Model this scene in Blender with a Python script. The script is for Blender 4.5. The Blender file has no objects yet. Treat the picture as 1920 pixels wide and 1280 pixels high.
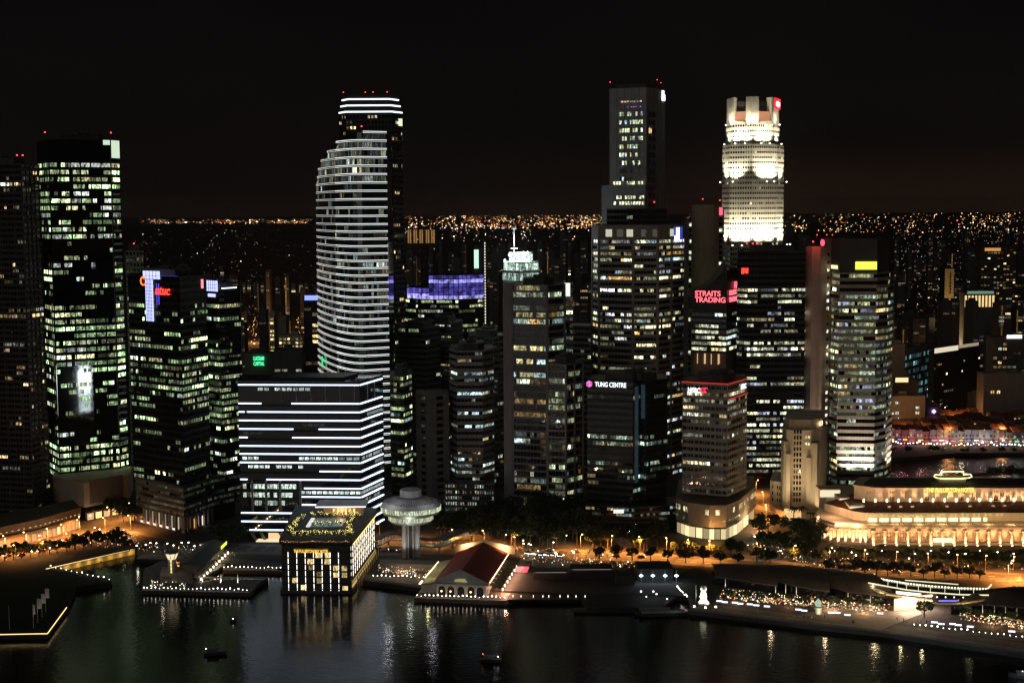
import bpy, bmesh, math, random
from mathutils import Vector, Matrix
R = math.radians
PI = math.pi
rnd = random.Random(7)
sc = bpy.context.scene
col = sc.collection

# ------------------------------------------------------------------ camera
HC, FP_ = 190.0, 2667.0
PITCH = math.atan((640 - 392) / FP_)
ROLL = R(0.35)
cam = bpy.data.cameras.new('camera'); camo = bpy.data.objects.new('camera', cam); col.objects.link(camo)
cam.sensor_width = 36; cam.lens = 36 * FP_ / 1920
cam.clip_start = 1; cam.clip_end = 80000
_f = Vector((0, math.cos(PITCH), -math.sin(PITCH))); _u0 = Vector((0, math.sin(PITCH), math.cos(PITCH))); _r0 = Vector((1, 0, 0))
_r = _r0 * math.cos(ROLL) - _u0 * math.sin(ROLL); _u = _r0 * math.sin(ROLL) + _u0 * math.cos(ROLL)
mw = Matrix((( _r.x, _u.x, -_f.x, 0), (_r.y, _u.y, -_f.y, 0), (_r.z, _u.z, -_f.z, HC), (0, 0, 0, 1)))
camo.matrix_world = mw
sc.camera = camo

def ray(u, v): return _f * FP_ + _r * (u - 960) - _u * (v - 640)
def P(u, v, Y):
    d = ray(u, v); return Vector((0, 0, HC)) + d * (Y / d.y)
def G(u, v, z=0.0):
    d = ray(u, v); return Vector((0, 0, HC)) + d * ((z - HC) / d.z)

# ------------------------------------------------------------------ world: dark night sky, faint brown city glow low down
w = bpy.data.worlds.new('World'); sc.world = w; w.use_nodes = True
nt = w.node_tree; nt.nodes.clear()
wo = nt.nodes.new('ShaderNodeOutputWorld'); bg = nt.nodes.new('ShaderNodeBackground')
tc = nt.nodes.new('ShaderNodeTexCoord'); sep = nt.nodes.new('ShaderNodeSeparateXYZ')
rampn = nt.nodes.new('ShaderNodeValToRGB'); rx = nt.nodes.new('ShaderNodeValToRGB'); mx = nt.nodes.new('ShaderNodeMix'); mx.data_type = 'RGBA'; mx.blend_type = 'ADD'
sky = nt.nodes.new('ShaderNodeTexSky'); sky.sky_type = 'NISHITA'; sky.sun_disc = False; sky.sun_elevation = R(-12); sky.sun_rotation = R(180)
mx2 = nt.nodes.new('ShaderNodeMix'); mx2.data_type = 'RGBA'; mx2.blend_type = 'ADD'; mx2.inputs[0].default_value = 0.02
nt.links.new(tc.outputs['Generated'], sep.inputs[0])
nt.links.new(sep.outputs['Z'], rampn.inputs[0])
e = rampn.color_ramp.elements
e[0].position = 0.0; e[0].color = (.0120, .0066, .0044, 1)
e[1].position = 0.17; e[1].color = (.0021, .0020, .0021, 1)
q0 = rampn.color_ramp.elements.new(0.012); q0.color = (.0046, .0034, .0031, 1)
q = rampn.color_ramp.elements.new(0.05); q.color = (.0036, .0028, .0027, 1)
e0 = rx.color_ramp.elements
mul = nt.nodes.new('ShaderNodeMath'); mul.operation = 'MULTIPLY'
rz = nt.nodes.new('ShaderNodeMapRange'); rz.inputs[1].default_value = 0.0; rz.inputs[2].default_value = 0.042; rz.inputs[3].default_value = 1; rz.inputs[4].default_value = 0
rxx = nt.nodes.new('ShaderNodeMapRange'); rxx.inputs[1].default_value = -0.05; rxx.inputs[2].default_value = 0.20; rxx.inputs[3].default_value = 0.05; rxx.inputs[4].default_value = 1
nt.links.new(sep.outputs['Z'], rz.inputs[0]); nt.links.new(sep.outputs['X'], rxx.inputs[0])
nt.links.new(rz.outputs[0], mul.inputs[0]); nt.links.new(rxx.outputs[0], mul.inputs[1])
nt.links.new(mul.outputs[0], mx.inputs[0]); nt.links.new(rampn.outputs[0], mx.inputs[6]); mx.inputs[7].default_value = (.0125, .0052, .0016, 1)
nt.links.new(mx.outputs[2], mx2.inputs[6]); nt.links.new(sky.outputs[0], mx2.inputs[7])
sn = nt.nodes.new('ShaderNodeTexNoise'); sn.inputs['Scale'].default_value = 2.2; sn.inputs['Detail'].default_value = 5; smp = nt.nodes.new('ShaderNodeMapping'); smp.inputs['Scale'].default_value = (1, 1, 3.5)
smr = nt.nodes.new('ShaderNodeMapRange'); smr.inputs[1].default_value = .3; smr.inputs[2].default_value = .7; smr.inputs[3].default_value = .72; smr.inputs[4].default_value = 1.3; smx = nt.nodes.new('ShaderNodeVectorMath'); smx.operation = 'SCALE'
nt.links.new(tc.outputs['Generated'], smp.inputs[0]); nt.links.new(smp.outputs[0], sn.inputs[0]); nt.links.new(sn.outputs[0], smr.inputs[0]); nt.links.new(mx2.outputs[2], smx.inputs[0]); nt.links.new(smr.outputs[0], smx.inputs['Scale']); nt.links.new(smx.outputs[0], bg.inputs[0]); bg.inputs[1].default_value = 1.0
nt.links.new(bg.outputs[0], wo.inputs[0])

# added fill sun lifting the facades, stands in for ambient glow from the bay side
sun = bpy.data.lights.new('fill_sun', 'SUN'); suno = bpy.data.objects.new('fill_sun', sun); col.objects.link(suno)
sun.energy = 0.13; sun.angle = R(35); sun.color = (1, .93, .86)
suno.rotation_euler = (R(80), 0, R(-28))

sc.view_settings.view_transform = 'Standard'; sc.view_settings.look = 'None'; sc.view_settings.exposure = 0; sc.view_settings.gamma = 1
sc.render.engine = 'CYCLES'
cy = sc.cycles
cy.use_denoising = True; cy.max_bounces = 5; cy.diffuse_bounces = 2; cy.glossy_bounces = 3; cy.transmission_bounces = 2
cy.sample_clamp_indirect = 2.0; cy.sample_clamp_direct = 0; cy.use_light_tree = True
cy.caustics_reflective = False; cy.caustics_refractive = False; cy.filter_width = 1.35

# ------------------------------------------------------------------ materials
_mats = {}
def _new(name):
    m = bpy.data.materials.new(name); m.use_nodes = True; return m, m.node_tree, m.node_tree.nodes['Principled BSDF']
def mat(name, c, rough=.7, var=.13, scale=.3, metal=0, spec=.3, bump=0):
    if name in _mats: return _mats[name]
    m, t, b = _new(name)
    tcn = t.nodes.new('ShaderNodeTexCoord'); n = t.nodes.new('ShaderNodeTexNoise'); n.inputs['Scale'].default_value = scale; n.inputs['Detail'].default_value = 6
    mp = t.nodes.new('ShaderNodeMapping'); mp.inputs['Scale'].default_value = (1, 1, .35)
    t.links.new(tcn.outputs['Object'], mp.inputs[0]); t.links.new(mp.outputs[0], n.inputs[0])
    r = t.nodes.new('ShaderNodeValToRGB')
    r.color_ramp.elements[0].position = .3; r.color_ramp.elements[1].position = .7
    r.color_ramp.elements[0].color = tuple(x * (1 - var) for x in c) + (1,); r.color_ramp.elements[1].color = tuple(min(1, x * (1 + var)) for x in c) + (1,)
    t.links.new(n.outputs[0], r.inputs[0]); t.links.new(r.outputs[0], b.inputs['Base Color'])
    b.inputs['Roughness'].default_value = rough; b.inputs['Metallic'].default_value = metal; b.inputs['Specular IOR Level'].default_value = spec
    if bump:
        bp = t.nodes.new('ShaderNodeBump'); bp.inputs['Distance'].default_value = bump; t.links.new(n.outputs[0], bp.inputs['Height']); t.links.new(bp.outputs[0], b.inputs['Normal'])
    _mats[name] = m; return m
def glass(name, c=(.006, .008, .010), rough=.06, wob=.012):
    if name in _mats: return _mats[name]
    m, t, b = _new(name)
    b.inputs['Base Color'].default_value = c + (1,); b.inputs['Roughness'].default_value = rough; b.inputs['IOR'].default_value = 1.7
    n = t.nodes.new('ShaderNodeTexNoise'); n.inputs['Scale'].default_value = .35; tcn = t.nodes.new('ShaderNodeTexCoord')
    bp = t.nodes.new('ShaderNodeBump'); bp.inputs['Distance'].default_value = wob; t.links.new(tcn.outputs['Object'], n.inputs[0])
    t.links.new(n.outputs[0], bp.inputs['Height']); t.links.new(bp.outputs[0], b.inputs['Normal'])
    _mats[name] = m; return m
def emis(name, c, s=1.0, sample=False):
    if name in _mats: return _mats[name]
    m, t, b = _new(name)
    b.inputs['Base Color'].default_value = (.02, .02, .02, 1); b.inputs['Emission Color'].default_value = c + (1,); b.inputs['Emission Strength'].default_value = s
    m.cycles.emission_sampling = 'FRONT' if sample else 'NONE'
    _mats[name] = m; return m
def glowmat(name, scale=.9, lo=.05, hi=2.2, stretch=(1, 1, .5)):
    if name in _mats: return _mats[name]
    m, t, b = _new(name)
    a = t.nodes.new('ShaderNodeAttribute'); a.attribute_name = 'glow'
    tcn = t.nodes.new('ShaderNodeTexCoord'); n = t.nodes.new('ShaderNodeTexNoise'); n.inputs['Scale'].default_value = scale; n.inputs['Detail'].default_value = 3
    mp = t.nodes.new('ShaderNodeMapping'); mp.inputs['Scale'].default_value = stretch
    mr = t.nodes.new('ShaderNodeMapRange'); mr.inputs[1].default_value = .35; mr.inputs[2].default_value = .65; mr.inputs[3].default_value = lo; mr.inputs[4].default_value = hi
    t.links.new(tcn.outputs['Object'], mp.inputs[0]); t.links.new(mp.outputs[0], n.inputs[0]); t.links.new(n.outputs[0], mr.inputs[0])
    b.inputs['Base Color'].default_value = (.03, .03, .03, 1); b.inputs['Roughness'].default_value = .3
    t.links.new(a.outputs['Color'], b.inputs['Emission Color']); t.links.new(mr.outputs[0], b.inputs['Emission Strength'])
    m.cycles.emission_sampling = 'NONE'
    _mats[name] = m; return m

CONC = mat('concrete_grey', (.21, .205, .205)); CONCD = mat('concrete_dark', (.10, .10, .105)); CONCL = mat('concrete_light', (.42, .40, .37))
BEIGE = mat('stone_beige', (.46, .39, .31)); STONE = mat('stone_cream', (.55, .50, .42)); BLACK = mat('black_metal', (.018, .018, .02), .45)
PINKG = mat('granite_pink', (.36, .29, .27)); WHITE = mat('white_paint', (.72, .71, .68)); STEEL = mat('steel', (.3, .3, .31), .4, metal=.6)
ROOFD = mat('roof_dark', (.05, .05, .052), .8); TILE = mat('roof_tile', (.17, .065, .04), .8); REDROOF = mat('roof_red', (.27, .035, .022), .6, var=.2, scale=1)
WOOD = mat('timber_deck', (.16, .11, .07), .7, scale=1.5); ASPH = mat('asphalt', (.06, .058, .056), .85, scale=.15); PAVE = mat('paving', (.11, .095, .08), .8, scale=.4)
GRASS = mat('lawn', (.03, .05, .018), .95, scale=.6, var=.4); LEAF = mat('leaf_green', (.032, .050, .018), .8, scale=1.0, var=.5); BARK = mat('bark', (.10, .075, .05), .9)
LAND = mat('city_ground', (.05, .047, .043), .95, scale=.02, var=.5)
GL = glass('glass_dark'); GLB = glass('glass_blue', (.004, .010, .016), .03, .004); GLG = glass('glass_green', (.006, .014, .011), .05)
GLOW = glowmat('interior_glow'); GLOWV = glowmat('interior_glow_fine', 1.6, .15, 2.0, (1.6, 1.6, .35)); LIGHTM = glowmat('lamp_glow', .1, 1, 1)
RED = emis('beacon_red', (1, .05, .06), 4); WHT = emis('led_white', (.85, .93, 1), 2.2); 

# ------------------------------------------------------------------ mesh helpers
class MB:
    def __init__(s): s.v = []; s.f = []; s.m = []; s.c = []
    def quad(s, a, b, c, d, mi=0, g=None):
        n = len(s.v); s.v += [tuple(a), tuple(b), tuple(c), tuple(d)]; s.f.append((n, n + 1, n + 2, n + 3)); s.m.append(mi); s.c.append(g)
    def ngon(s, pts, mi=0, g=None):
        n = len(s.v); s.v += [tuple(p) for p in pts]; s.f.append(tuple(range(n, n + len(pts)))); s.m.append(mi); s.c.append(g)
    def prism(s, poly, z0, z1, mi=0, g=None, top=None, bottom=True):
        n = len(s.v); k = len(poly)
        s.v += [(p[0], p[1], z0) for p in poly] + [(p[0], p[1], z1) for p in poly]
        for i in range(k):
            j = (i + 1) % k
            s.f.append((n + i, n + j, n + k + j, n + k + i)); s.m.append(mi); s.c.append(g)
        s.f.append(tuple(n + k + i for i in range(k))); s.m.append(mi if top is None else top); s.c.append(g)
        if bottom: s.f.append(tuple(n + k - 1 - i for i in range(k))); s.m.append(mi); s.c.append(g)
    def box(s, x0, y0, z0, x1, y1, z1, mi=0, g=None): s.prism([(x0, y0), (x1, y0), (x1, y1), (x0, y1)], z0, z1, mi, g)
    def obox(s, c, d, L, W, z0, z1, mi=0, g=None):
        """box centred at c(x,y), length L along unit d, width W"""
        d = Vector((d[0], d[1])).normalized(); n = Vector((-d.y, d.x)); c = Vector((c[0], c[1]))
        p = [c - d * L / 2 - n * W / 2, c + d * L / 2 - n * W / 2, c + d * L / 2 + n * W / 2, c - d * L / 2 + n * W / 2]
        s.prism([(q.x, q.y) for q in p], z0, z1, mi, g)
    def bar(s, a, b, w, h=None, mi=0, g=None):
        a = Vector(a); b = Vector(b); h = h or w; d = (b - a).normalized()
        up = Vector((0, 0, 1)) if abs(d.z) < .95 else Vector((0, 1, 0))
        sd = d.cross(up).normalized() * w / 2; u2 = sd.cross(d).normalized() * h / 2
        n = len(s.v)
        for p in (a, b): s.v += [tuple(p - sd - u2), tuple(p + sd - u2), tuple(p + sd + u2), tuple(p - sd + u2)]
        for f in ((0, 1, 2, 3), (7, 6, 5, 4), (0, 4, 5, 1), (1, 5, 6, 2), (2, 6, 7, 3), (3, 7, 4, 0)):
            s.f.append(tuple(n + i for i in f)); s.m.append(mi); s.c.append(g)
    def lathe(s, c, prof, n=24, mi=0, g=None, a0=0.0, a1=2 * PI):
        b = len(s.v); k = len(prof); full = abs(a1 - a0 - 2 * PI) < 1e-6; m = n if full else n + 1
        for i in range(m):
            a = a0 + (a1 - a0) * i / n
            for (r_, z) in prof: s.v.append((c[0] + r_ * math.cos(a), c[1] + r_ * math.sin(a), z))
        for i in range(n):
            j = (i + 1) % m
            for q in range(k - 1):
                s.f.append((b + i * k + q, b + j * k + q, b + j * k + q + 1, b + i * k + q + 1)); s.m.append(mi); s.c.append(g)
    def strip(s, pts, width, z0, z1, mi=0, g=None):
        """flat ribbon along pts (x,y) of given width"""
        L = []; Rr = []
        for i, p in enumerate(pts):
            a = Vector(pts[max(0, i - 1)][:2]); b = Vector(pts[min(len(pts) - 1, i + 1)][:2]); d = (b - a).normalized(); n = Vector((-d.y, d.x)) * width / 2
            pp = Vector(p[:2]); L.append(pp + n); Rr.append(pp - n)
        for i in range(len(pts) - 1):
            s.prism([tuple(Rr[i]), tuple(Rr[i + 1]), tuple(L[i + 1]), tuple(L[i])], z0, z1, mi, g)
    def build(s, name, mats, parent=None, smooth=False):
        me = bpy.data.meshes.new(name); me.from_pydata(s.v, [], s.f)
        if not isinstance(mats, (list, tuple)): mats = [mats]
        for m in mats: me.materials.append(m)
        me.polygons.foreach_set('material_index', s.m)
        if smooth: me.polygons.foreach_set('use_smooth', [True] * len(s.f))
        if any(c is not None for c in s.c):
            at = me.color_attributes.new('glow', 'FLOAT_COLOR', 'CORNER'); buf = []
            for f, c in zip(s.f, s.c):
                c = c or (0, 0, 0); buf += [c[0], c[1], c[2], 1.0] * len(f)
            at.data.foreach_set('color', buf)
        me.update()
        o = bpy.data.objects.new(name, me); col.objects.link(o)
        if parent is not None: o.parent = parent
        return o
def each(mb, name, mats, parent=None, **k):
    """every separate piece of the mesh as an object of its own"""
    par = list(range(len(mb.v)))
    def find(a):
        while par[a] != a: par[a] = par[par[a]]; a = par[a]
        return a
    for f in mb.f:
        for i in f[1:]: par[find(i)] = find(f[0])
    groups = {}
    for fi, f in enumerate(mb.f): groups.setdefault(find(f[0]), []).append(fi)
    for g in groups.values():
        m = MB(); mp = {}
        for fi in g:
            nf = []
            for i in mb.f[fi]:
                if i not in mp: mp[i] = len(m.v); m.v.append(mb.v[i])
                nf.append(mp[i])
            m.f.append(tuple(nf)); m.m.append(mb.m[fi]); m.c.append(mb.c[fi])
        m.build(name, mats, parent, **k)
def tag(o, label=None, cat=None, group=None, kind=None):
    for k, v in (('label', label), ('category', cat), ('group', group), ('kind', kind)):
        if v: o[k] = v
    return o
def empty(name, loc=(0, 0, 0), label=None, cat=None, group=None, rz=0):
    o = bpy.data.objects.new(name, None); col.objects.link(o); o.location = loc; o.rotation_euler.z = rz; o.empty_display_size = .1
    return tag(o, label, cat, group)
def copy_tree(o, kids=None, parent=None):
    c = o.copy(); col.objects.link(c)
    if parent is not None: c.parent = parent
    for ch in KIDS.get(o.name, []) if kids is None else kids: copy_tree(ch, None, c)
    return c
KIDS = {}
def reg(root):
    for ch in [x for x in bpy.data.objects if x.parent == root]:
        KIDS.setdefault(root.name, []).append(ch); reg(ch)
def text(s, p, d, size, m, parent, name='lettering', ext=.15, align='LEFT', shear=0, bold=0, sx=1):
    """upright text facing away from a facade running along d(x,y)"""
    cu = bpy.data.curves.new(name, 'FONT'); cu.body = s; cu.size = size; cu.extrude = ext; cu.align_x = align; cu.shear = shear; cu.offset = bold
    cu.materials.append(m)
    o = bpy.data.objects.new(name, cu); col.objects.link(o); o.location = p
    o.rotation_euler = (R(90), 0, math.atan2(d[1], d[0])); o.parent = parent; o.scale.x = sx; return o
def lamp(kind, loc, power, c, parent=None, size=.5, target=None, angle=120, blend=.6):
    l = bpy.data.lights.new('lamp_light', kind); l.energy = power; l.color = c
    if kind == 'SPOT': l.spot_size = R(angle); l.spot_blend = blend; l.shadow_soft_size = size
    elif kind == 'POINT': l.shadow_soft_size = size
    o = bpy.data.objects.new('lamp_light', l); col.objects.link(o); o.location = loc
    if target is not None: o.rotation_euler = (Vector(target) - Vector(loc)).to_track_quat('-Z', 'Y').to_euler()
    if parent is not None: o.parent = parent
    return o

def marks(p, d, w_, h, m, parent, n=4, rows_=1, lean=0):
    """a lit sign of small strokes, too far off to read"""
    r = random.Random(n * 7 + rows_); D = Vector((d[0], d[1], 0)).normalized(); P0 = Vector(p); mb = MB(); cw = w_ / n; ch = h / rows_
    for j in range(rows_):
        for i in range(n):
            a = P0 + D * (i * cw) + Vector((0, 0, j * ch)); t = ch * .09
            L = lambda x, z: a + D * (x * cw * .8 + lean * z * ch) + Vector((0, 0, z * ch * .8))
            for s, e_ in r.sample([((0, 0), (0, 1)), ((1, 0), (1, 1)), ((.5, 0), (.5, 1)), ((0, 0), (1, 0)), ((0, 1), (1, 1)), ((0, .5), (1, .5)), ((0, 0), (1, 1))], 4): mb.bar(L(*s), L(*e_), .2, t * 2)
    return mb.build('sign_marks', [m], parent)
def shrink(poly, k):
    cx = sum(p[0] for p in poly) / len(poly); cy_ = sum(p[1] for p in poly) / len(poly); return [((x - cx) * k + cx, (y - cy_) * k + cy_) for x, y in poly]
# ------------------------------------------------------------------ facades
OFF = [(4, (.80, 1, .60)), (3, (.92, .98, .50)), (2, (.95, 1, .88)), (1, (.55, .85, .95)), (1, (1, .72, .32))]
GREEN = [(5, (.66, 1, .50)), (3, (.85, 1, .55)), (1, (.95, .95, .5)), (1, (.9, 1, .9))]
COOL = [(4, (.85, 1, .92)), (2, (.6, .9, 1)), (2, (.95, 1, .75)), (1, (1, .8, .4))]
WARM = [(4, (1, .72, .34)), (2, (1, .85, .55)), (1, (1, .6, .22)), (1, (.9, .95, .8))]
MIX = [(3, (.95, 1, .62)), (2, (.9, .9, .95)), (2, (1, .9, .5)), (1, (.5, .8, .9)), (1, (1, .6, .2))]
def pick(r, pal):
    t = r.random() * sum(a for a, _ in pal)
    for a, c in pal:
        t -= a
        if t <= 0: return c
    return pal[0][1]
def outset(poly, d):
    k = len(poly); out = []
    for i in range(k):
        a = Vector(poly[i - 1]); b = Vector(poly[i]); c = Vector(poly[(i + 1) % k])
        e1 = (b - a).normalized(); e2 = (c - b).normalized(); n1 = Vector((e1.y, -e1.x)); n2 = Vector((e2.y, -e2.x))
        n = (n1 + n2); n = n.normalized() if n.length > 1e-4 else n1
        out.append(tuple(b + n * d / max(.4, n.dot(n1))))
    return out
def foot(v, pts, depth, inward=0.9):
    """footprint whose seen corners sit at picture columns u and distances Y"""
    f = [P(u, v, Y) for u, Y in pts]; p = [(q.x, q.y) for q in f]
    a, b = p[0], p[-1]; cx = (a[0] + b[0]) / 2
    def back(q):
        Y = q[1] + depth; return ((q[0] * Y / q[1]) * inward + (cx * Y / ((a[1] + b[1]) / 2)) * (1 - inward), Y)
    return p + [back(b), back(a)]
def lit_run(r, n, p, pal, keep=.72, bright=-.9, sig=.8):
    """n bays: None when dark, else a colour"""
    out = []; on = r.random() < p; c = None
    for i in range(n):
        if i == 0 or r.random() > keep:
            on = r.random() < p; c = pick(r, pal); s = min(2.2, math.exp(r.gauss(bright - .68, sig + .22)))
        if on and r.random() > .1:
            k = s * r.uniform(.3, 1.3); out.append((c[0] * k, c[1] * k, c[2] * k))
        else: out.append(None)
    return out
def facade(root, poly, z0, z1, fh, bay=3.0, wf=(.32, .86), lit=.4, pal=OFF, sp=.35, wall=CONC, gl=GL, pier=None, gap=.25, seed=1, keep=.62, bright=-.9,
           sig=.8, ev=.35, glow=None, floors=None, winname='window_band', rowp=None, edges=None, roof=None, pw=1.0):
    """core, spandrels, piers (one wall mesh) and one window band per storey"""
    r = random.Random(seed); glow = glow or GLOW; bay *= .78; keep = keep ** .78; gap *= .8
    nf = max(1, int(round((z1 - z0) / fh))); fh = (z1 - z0) / nf
    wallm = MB(); wallm.prism(poly, z0, z1, 0, top=0)
    if sp:
        op = outset(poly, sp)
        for f in range(nf + 1):
            a = z0 + (f - 1 + wf[1]) * fh if f else z0; b = z0 + (f + wf[0]) * fh if f < nf else z1 + .4
            k = len(poly)
            for i in range(k):
                j = (i + 1) % k
                wallm.quad((*op[i], a), (*op[j], a), (*op[j], b), (*op[i], b))
                wallm.quad((*poly[i], b), (*op[i], b), (*op[j], b), (*poly[j], b)) if False else wallm.quad((*op[i], b), (*op[j], b), (*poly[j], b), (*poly[i], b))
                wallm.quad((*poly[i], a), (*poly[j], a), (*op[j], a), (*op[i], a))
    k = len(poly); ed = edges or range(k - 1 if k > 4 else k)
    if pier:
        step, pwid, pdep = pier
        for i in ed:
            a = Vector(poly[i]); b = Vector(poly[(i + 1) % k]); L = (b - a).length; d = (b - a).normalized(); n = Vector((d.y, -d.x)); m = max(1, round(L / step))
            for q in range(m + 1):
                c = a + d * (L * q / m) + n * (pdep / 2 - .02)
                wallm.obox((c.x, c.y), (d.x, d.y), pwid, pdep, z0, z1 + .45)
    wallm.build('wall', [wall, roof or ROOFD], root)
    off = .06
    for f in range(nf):
        za = z0 + (f + wf[0]) * fh; zb = z0 + (f + wf[1]) * fh
        pf = lit * max(0, 1 + r.gauss(0, ev) * 1.6)
        if rowp: pf = rowp(f / nf, pf)
        if floors and f in floors: pf = floors[f]
        mb = MB()
        for i in ed:
            a = Vector(poly[i]); b = Vector(poly[(i + 1) % k]); L = (b - a).length
            if L < 1: continue
            d = (b - a) / L; n = Vector((d.y, -d.x)); m = max(1, round(L / bay)); bw = L / m
            runs = lit_run(r, m, pf, pal, keep, bright, sig)
            for q in range(m):
                s0 = a + d * (q * bw + gap / 2) + n * off; s1 = a + d * ((q + 1) * bw - gap / 2) + n * off
                if pw < 1: mid = (s0 + s1) / 2; s0 = mid + (s0 - mid) * pw; s1 = mid + (s1 - mid) * pw
                g = runs[q]
                mb.quad((s0.x, s0.y, za), (s1.x, s1.y, za), (s1.x, s1.y, zb), (s0.x, s0.y, zb), 0 if g else 1, g)
        if 0 < len(mb.f) <= 14: each(mb, 'window', [glow, gl], root)
        elif mb.f: mb.build(winname, [glow, gl], root)
    return nf
def beacon(root, p, s=.8, m=None):
    s *= .62; mb = MB(); mb.lathe((0, 0), [(0, 0), (s, .1), (s, s * 1.4), (0, s * 1.8)], 8, 1)
    o = MB(); o.box(-.15, -.15, -2.5, .15, .15, 0); o = o.build('beacon_mast', [BLACK], root); o.location = p; mb.build('lamp', [BLACK, m or RED], o); return o
def plant_room(root, poly, z, sc_=.6, h=4, m=CONCD):
    cx = sum(p[0] for p in poly) / len(poly); cy_ = sum(p[1] for p in poly) / len(poly); mb = MB()
    pl = [((p[0] - cx) * sc_ + cx, (p[1] - cy_) * sc_ + cy_) for p in poly]
    mb.prism(pl, z - .2, z + h); r = random.Random(int(abs(cx * 10)))
    for i in range(7):
        x = cx + (pl[1][0] - pl[0][0]) * r.uniform(-.4, .4); y = cy_ + (pl[2][1] - pl[1][1]) * r.uniform(-.3, .3); s = r.uniform(1, 2.4)
        mb.box(x - s, y - s, z + h - .1, x + s, y + s, z + h + r.uniform(.8, 2.2))
    o = mb.build('plant_room', [m], root)
    for i in range(3):
        x = cx + (pl[1][0] - pl[0][0]) * r.uniform(-.45, .45); y = cy_ + r.uniform(-3, 3); mb = MB(); mb.box(x - .12, y - .12, z + h, x + .12, y + .12, z + h + r.uniform(3, 7)); mb.build('antenna', [BLACK], o)
    return o
def edge_pt(poly, i, t, z, off=.5):
    a = Vector(poly[i]); b = Vector(poly[(i + 1) % len(poly)]); d = (b - a).normalized(); n = Vector((d.y, -d.x)); p = a + (b - a) * t + n * off
    return (p.x, p.y, z), (d.x, d.y)
def panel(root, name, poly, i, t0, t1, za, zb, m, off=.5, th=.3):
    (x0, y0, _), d = edge_pt(poly, i, t0, za, off); (x1, y1, _), d = edge_pt(poly, i, t1, za, off)
    mb = MB(); L = math.hypot(x1 - x0, y1 - y0); mb.obox(((x0 + x1) / 2, (y0 + y1) / 2), d, L, th, za, zb); return mb.build(name, [m], root)
#@@GROUND
# ------------------------------------------------------------------ ground and water
def g2(u, v, z=2.5):
    p = G(u, v, z); return (p.x, p.y)
ZL = 2.5
def water(name='water', bump=.15, quad=((-30000, -3000, 0), (30000, -3000, 0), (30000, 45000, 0), (-30000, 45000, 0))):
    m, t, b = _new(name)
    b.inputs['Base Color'].default_value = (.0012, .0022, .0030, 1); b.inputs['Roughness'].default_value = .10; b.inputs['IOR'].default_value = 1.18
    tcn = t.nodes.new('ShaderNodeTexCoord'); mp = t.nodes.new('ShaderNodeMapping'); mp.inputs['Scale'].default_value = (.55, 1.0, 1)
    n = t.nodes.new('ShaderNodeTexNoise'); n.inputs['Scale'].default_value = .55; n.inputs['Detail'].default_value = 4
    n2 = t.nodes.new('ShaderNodeTexNoise'); n2.inputs['Scale'].default_value = .035; n2.inputs['Detail'].default_value = 3
    a = t.nodes.new('ShaderNodeMath'); a.operation = 'MULTIPLY_ADD'; a.inputs[1].default_value = 1.1
    bp = t.nodes.new('ShaderNodeBump'); bp.inputs['Distance'].default_value = bump; bp.inputs['Strength'].default_value = .8
    t.links.new(tcn.outputs['Object'], mp.inputs[0]); t.links.new(mp.outputs[0], n.inputs[0]); t.links.new(tcn.outputs['Object'], n2.inputs[0])
    t.links.new(n2.outputs[0], a.inputs[0]); t.links.new(n.outputs[0], a.inputs[2]); t.links.new(a.outputs[0], bp.inputs['Height']); t.links.new(bp.outputs[0], b.inputs['Normal'])
    mb = MB(); mb.quad(*quad)
    tag(mb.build(name, m), kind='structure')
water()
water('river', .75, ((*g2(1562, 905), .05), (*g2(2500, 905), .05), (*g2(2500, 838), .05), (*g2(1562, 858), .05)))
shore = [g2(-500, 1215), g2(0, 1189), g2(89, 1187), g2(125, 1138), g2(142, 1100), g2(208, 1090), g2(203, 1084), g2(86, 1066), g2(252, 1029), g2(262, 1046), g2(430, 1054), g2(520, 1064),
         g2(700, 1090), g2(790, 1101), g2(960, 1108), g2(1290, 1116), g2(1296, 1142), g2(1400, 1155), g2(1500, 1167), g2(1660, 1184), g2(1920, 1223), g2(2500, 1320)]
def land():
    from mathutils.geometry import tessellate_polygon
    nb = g2(1562, 902); fb = g2(1562, 862); mb = MB()
    near = [(-3000, 602)] + shore + [(3000, 521), (3000, nb[1]), nb, (-3000, nb[1])]
    for t in tessellate_polygon([[Vector((x, y, 0)) for x, y in near]]):
        p = [near[i] for i in t]
        if (p[1][0] - p[0][0]) * (p[2][1] - p[0][1]) - (p[1][1] - p[0][1]) * (p[2][0] - p[0][0]) < 0: p = p[::-1]
        mb.ngon([(x, y, ZL) for x, y in p])
    for a, b in zip(near[:-1], near[1:]): mb.quad((*a, -1), (*b, -1), (*b, ZL), (*a, ZL))
    far = [(-3000, fb[1]), fb, g2(1700, 858), g2(1790, 849), g2(2500, 843), (3000, g2(2500, 843)[1]), (30000, 8000), (30000, 45000), (-30000, 45000), (-30000, 2500)]
    mb.quad((-3000, nb[1], ZL), (nb[0], nb[1], ZL), (nb[0], fb[1], ZL), (-3000, fb[1], ZL)); mb.quad((nb[0], nb[1], -1), (nb[0], fb[1], -1), (nb[0], fb[1], ZL), (nb[0], nb[1], ZL))
    for t in tessellate_polygon([[Vector((x, y, 0)) for x, y in far]]):
        p = [far[i] for i in t]
        if (p[1][0] - p[0][0]) * (p[2][1] - p[0][1]) - (p[1][1] - p[0][1]) * (p[2][0] - p[0][0]) < 0: p = p[::-1]
        mb.ngon([(x, y, ZL) for x, y in p])
    for a, b in zip(far[1:5], far[2:6]): mb.quad((*a, -1), (*b, -1), (*b, ZL), (*a, ZL))
    tag(mb.build('ground', LAND), kind='structure')
land()
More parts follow.
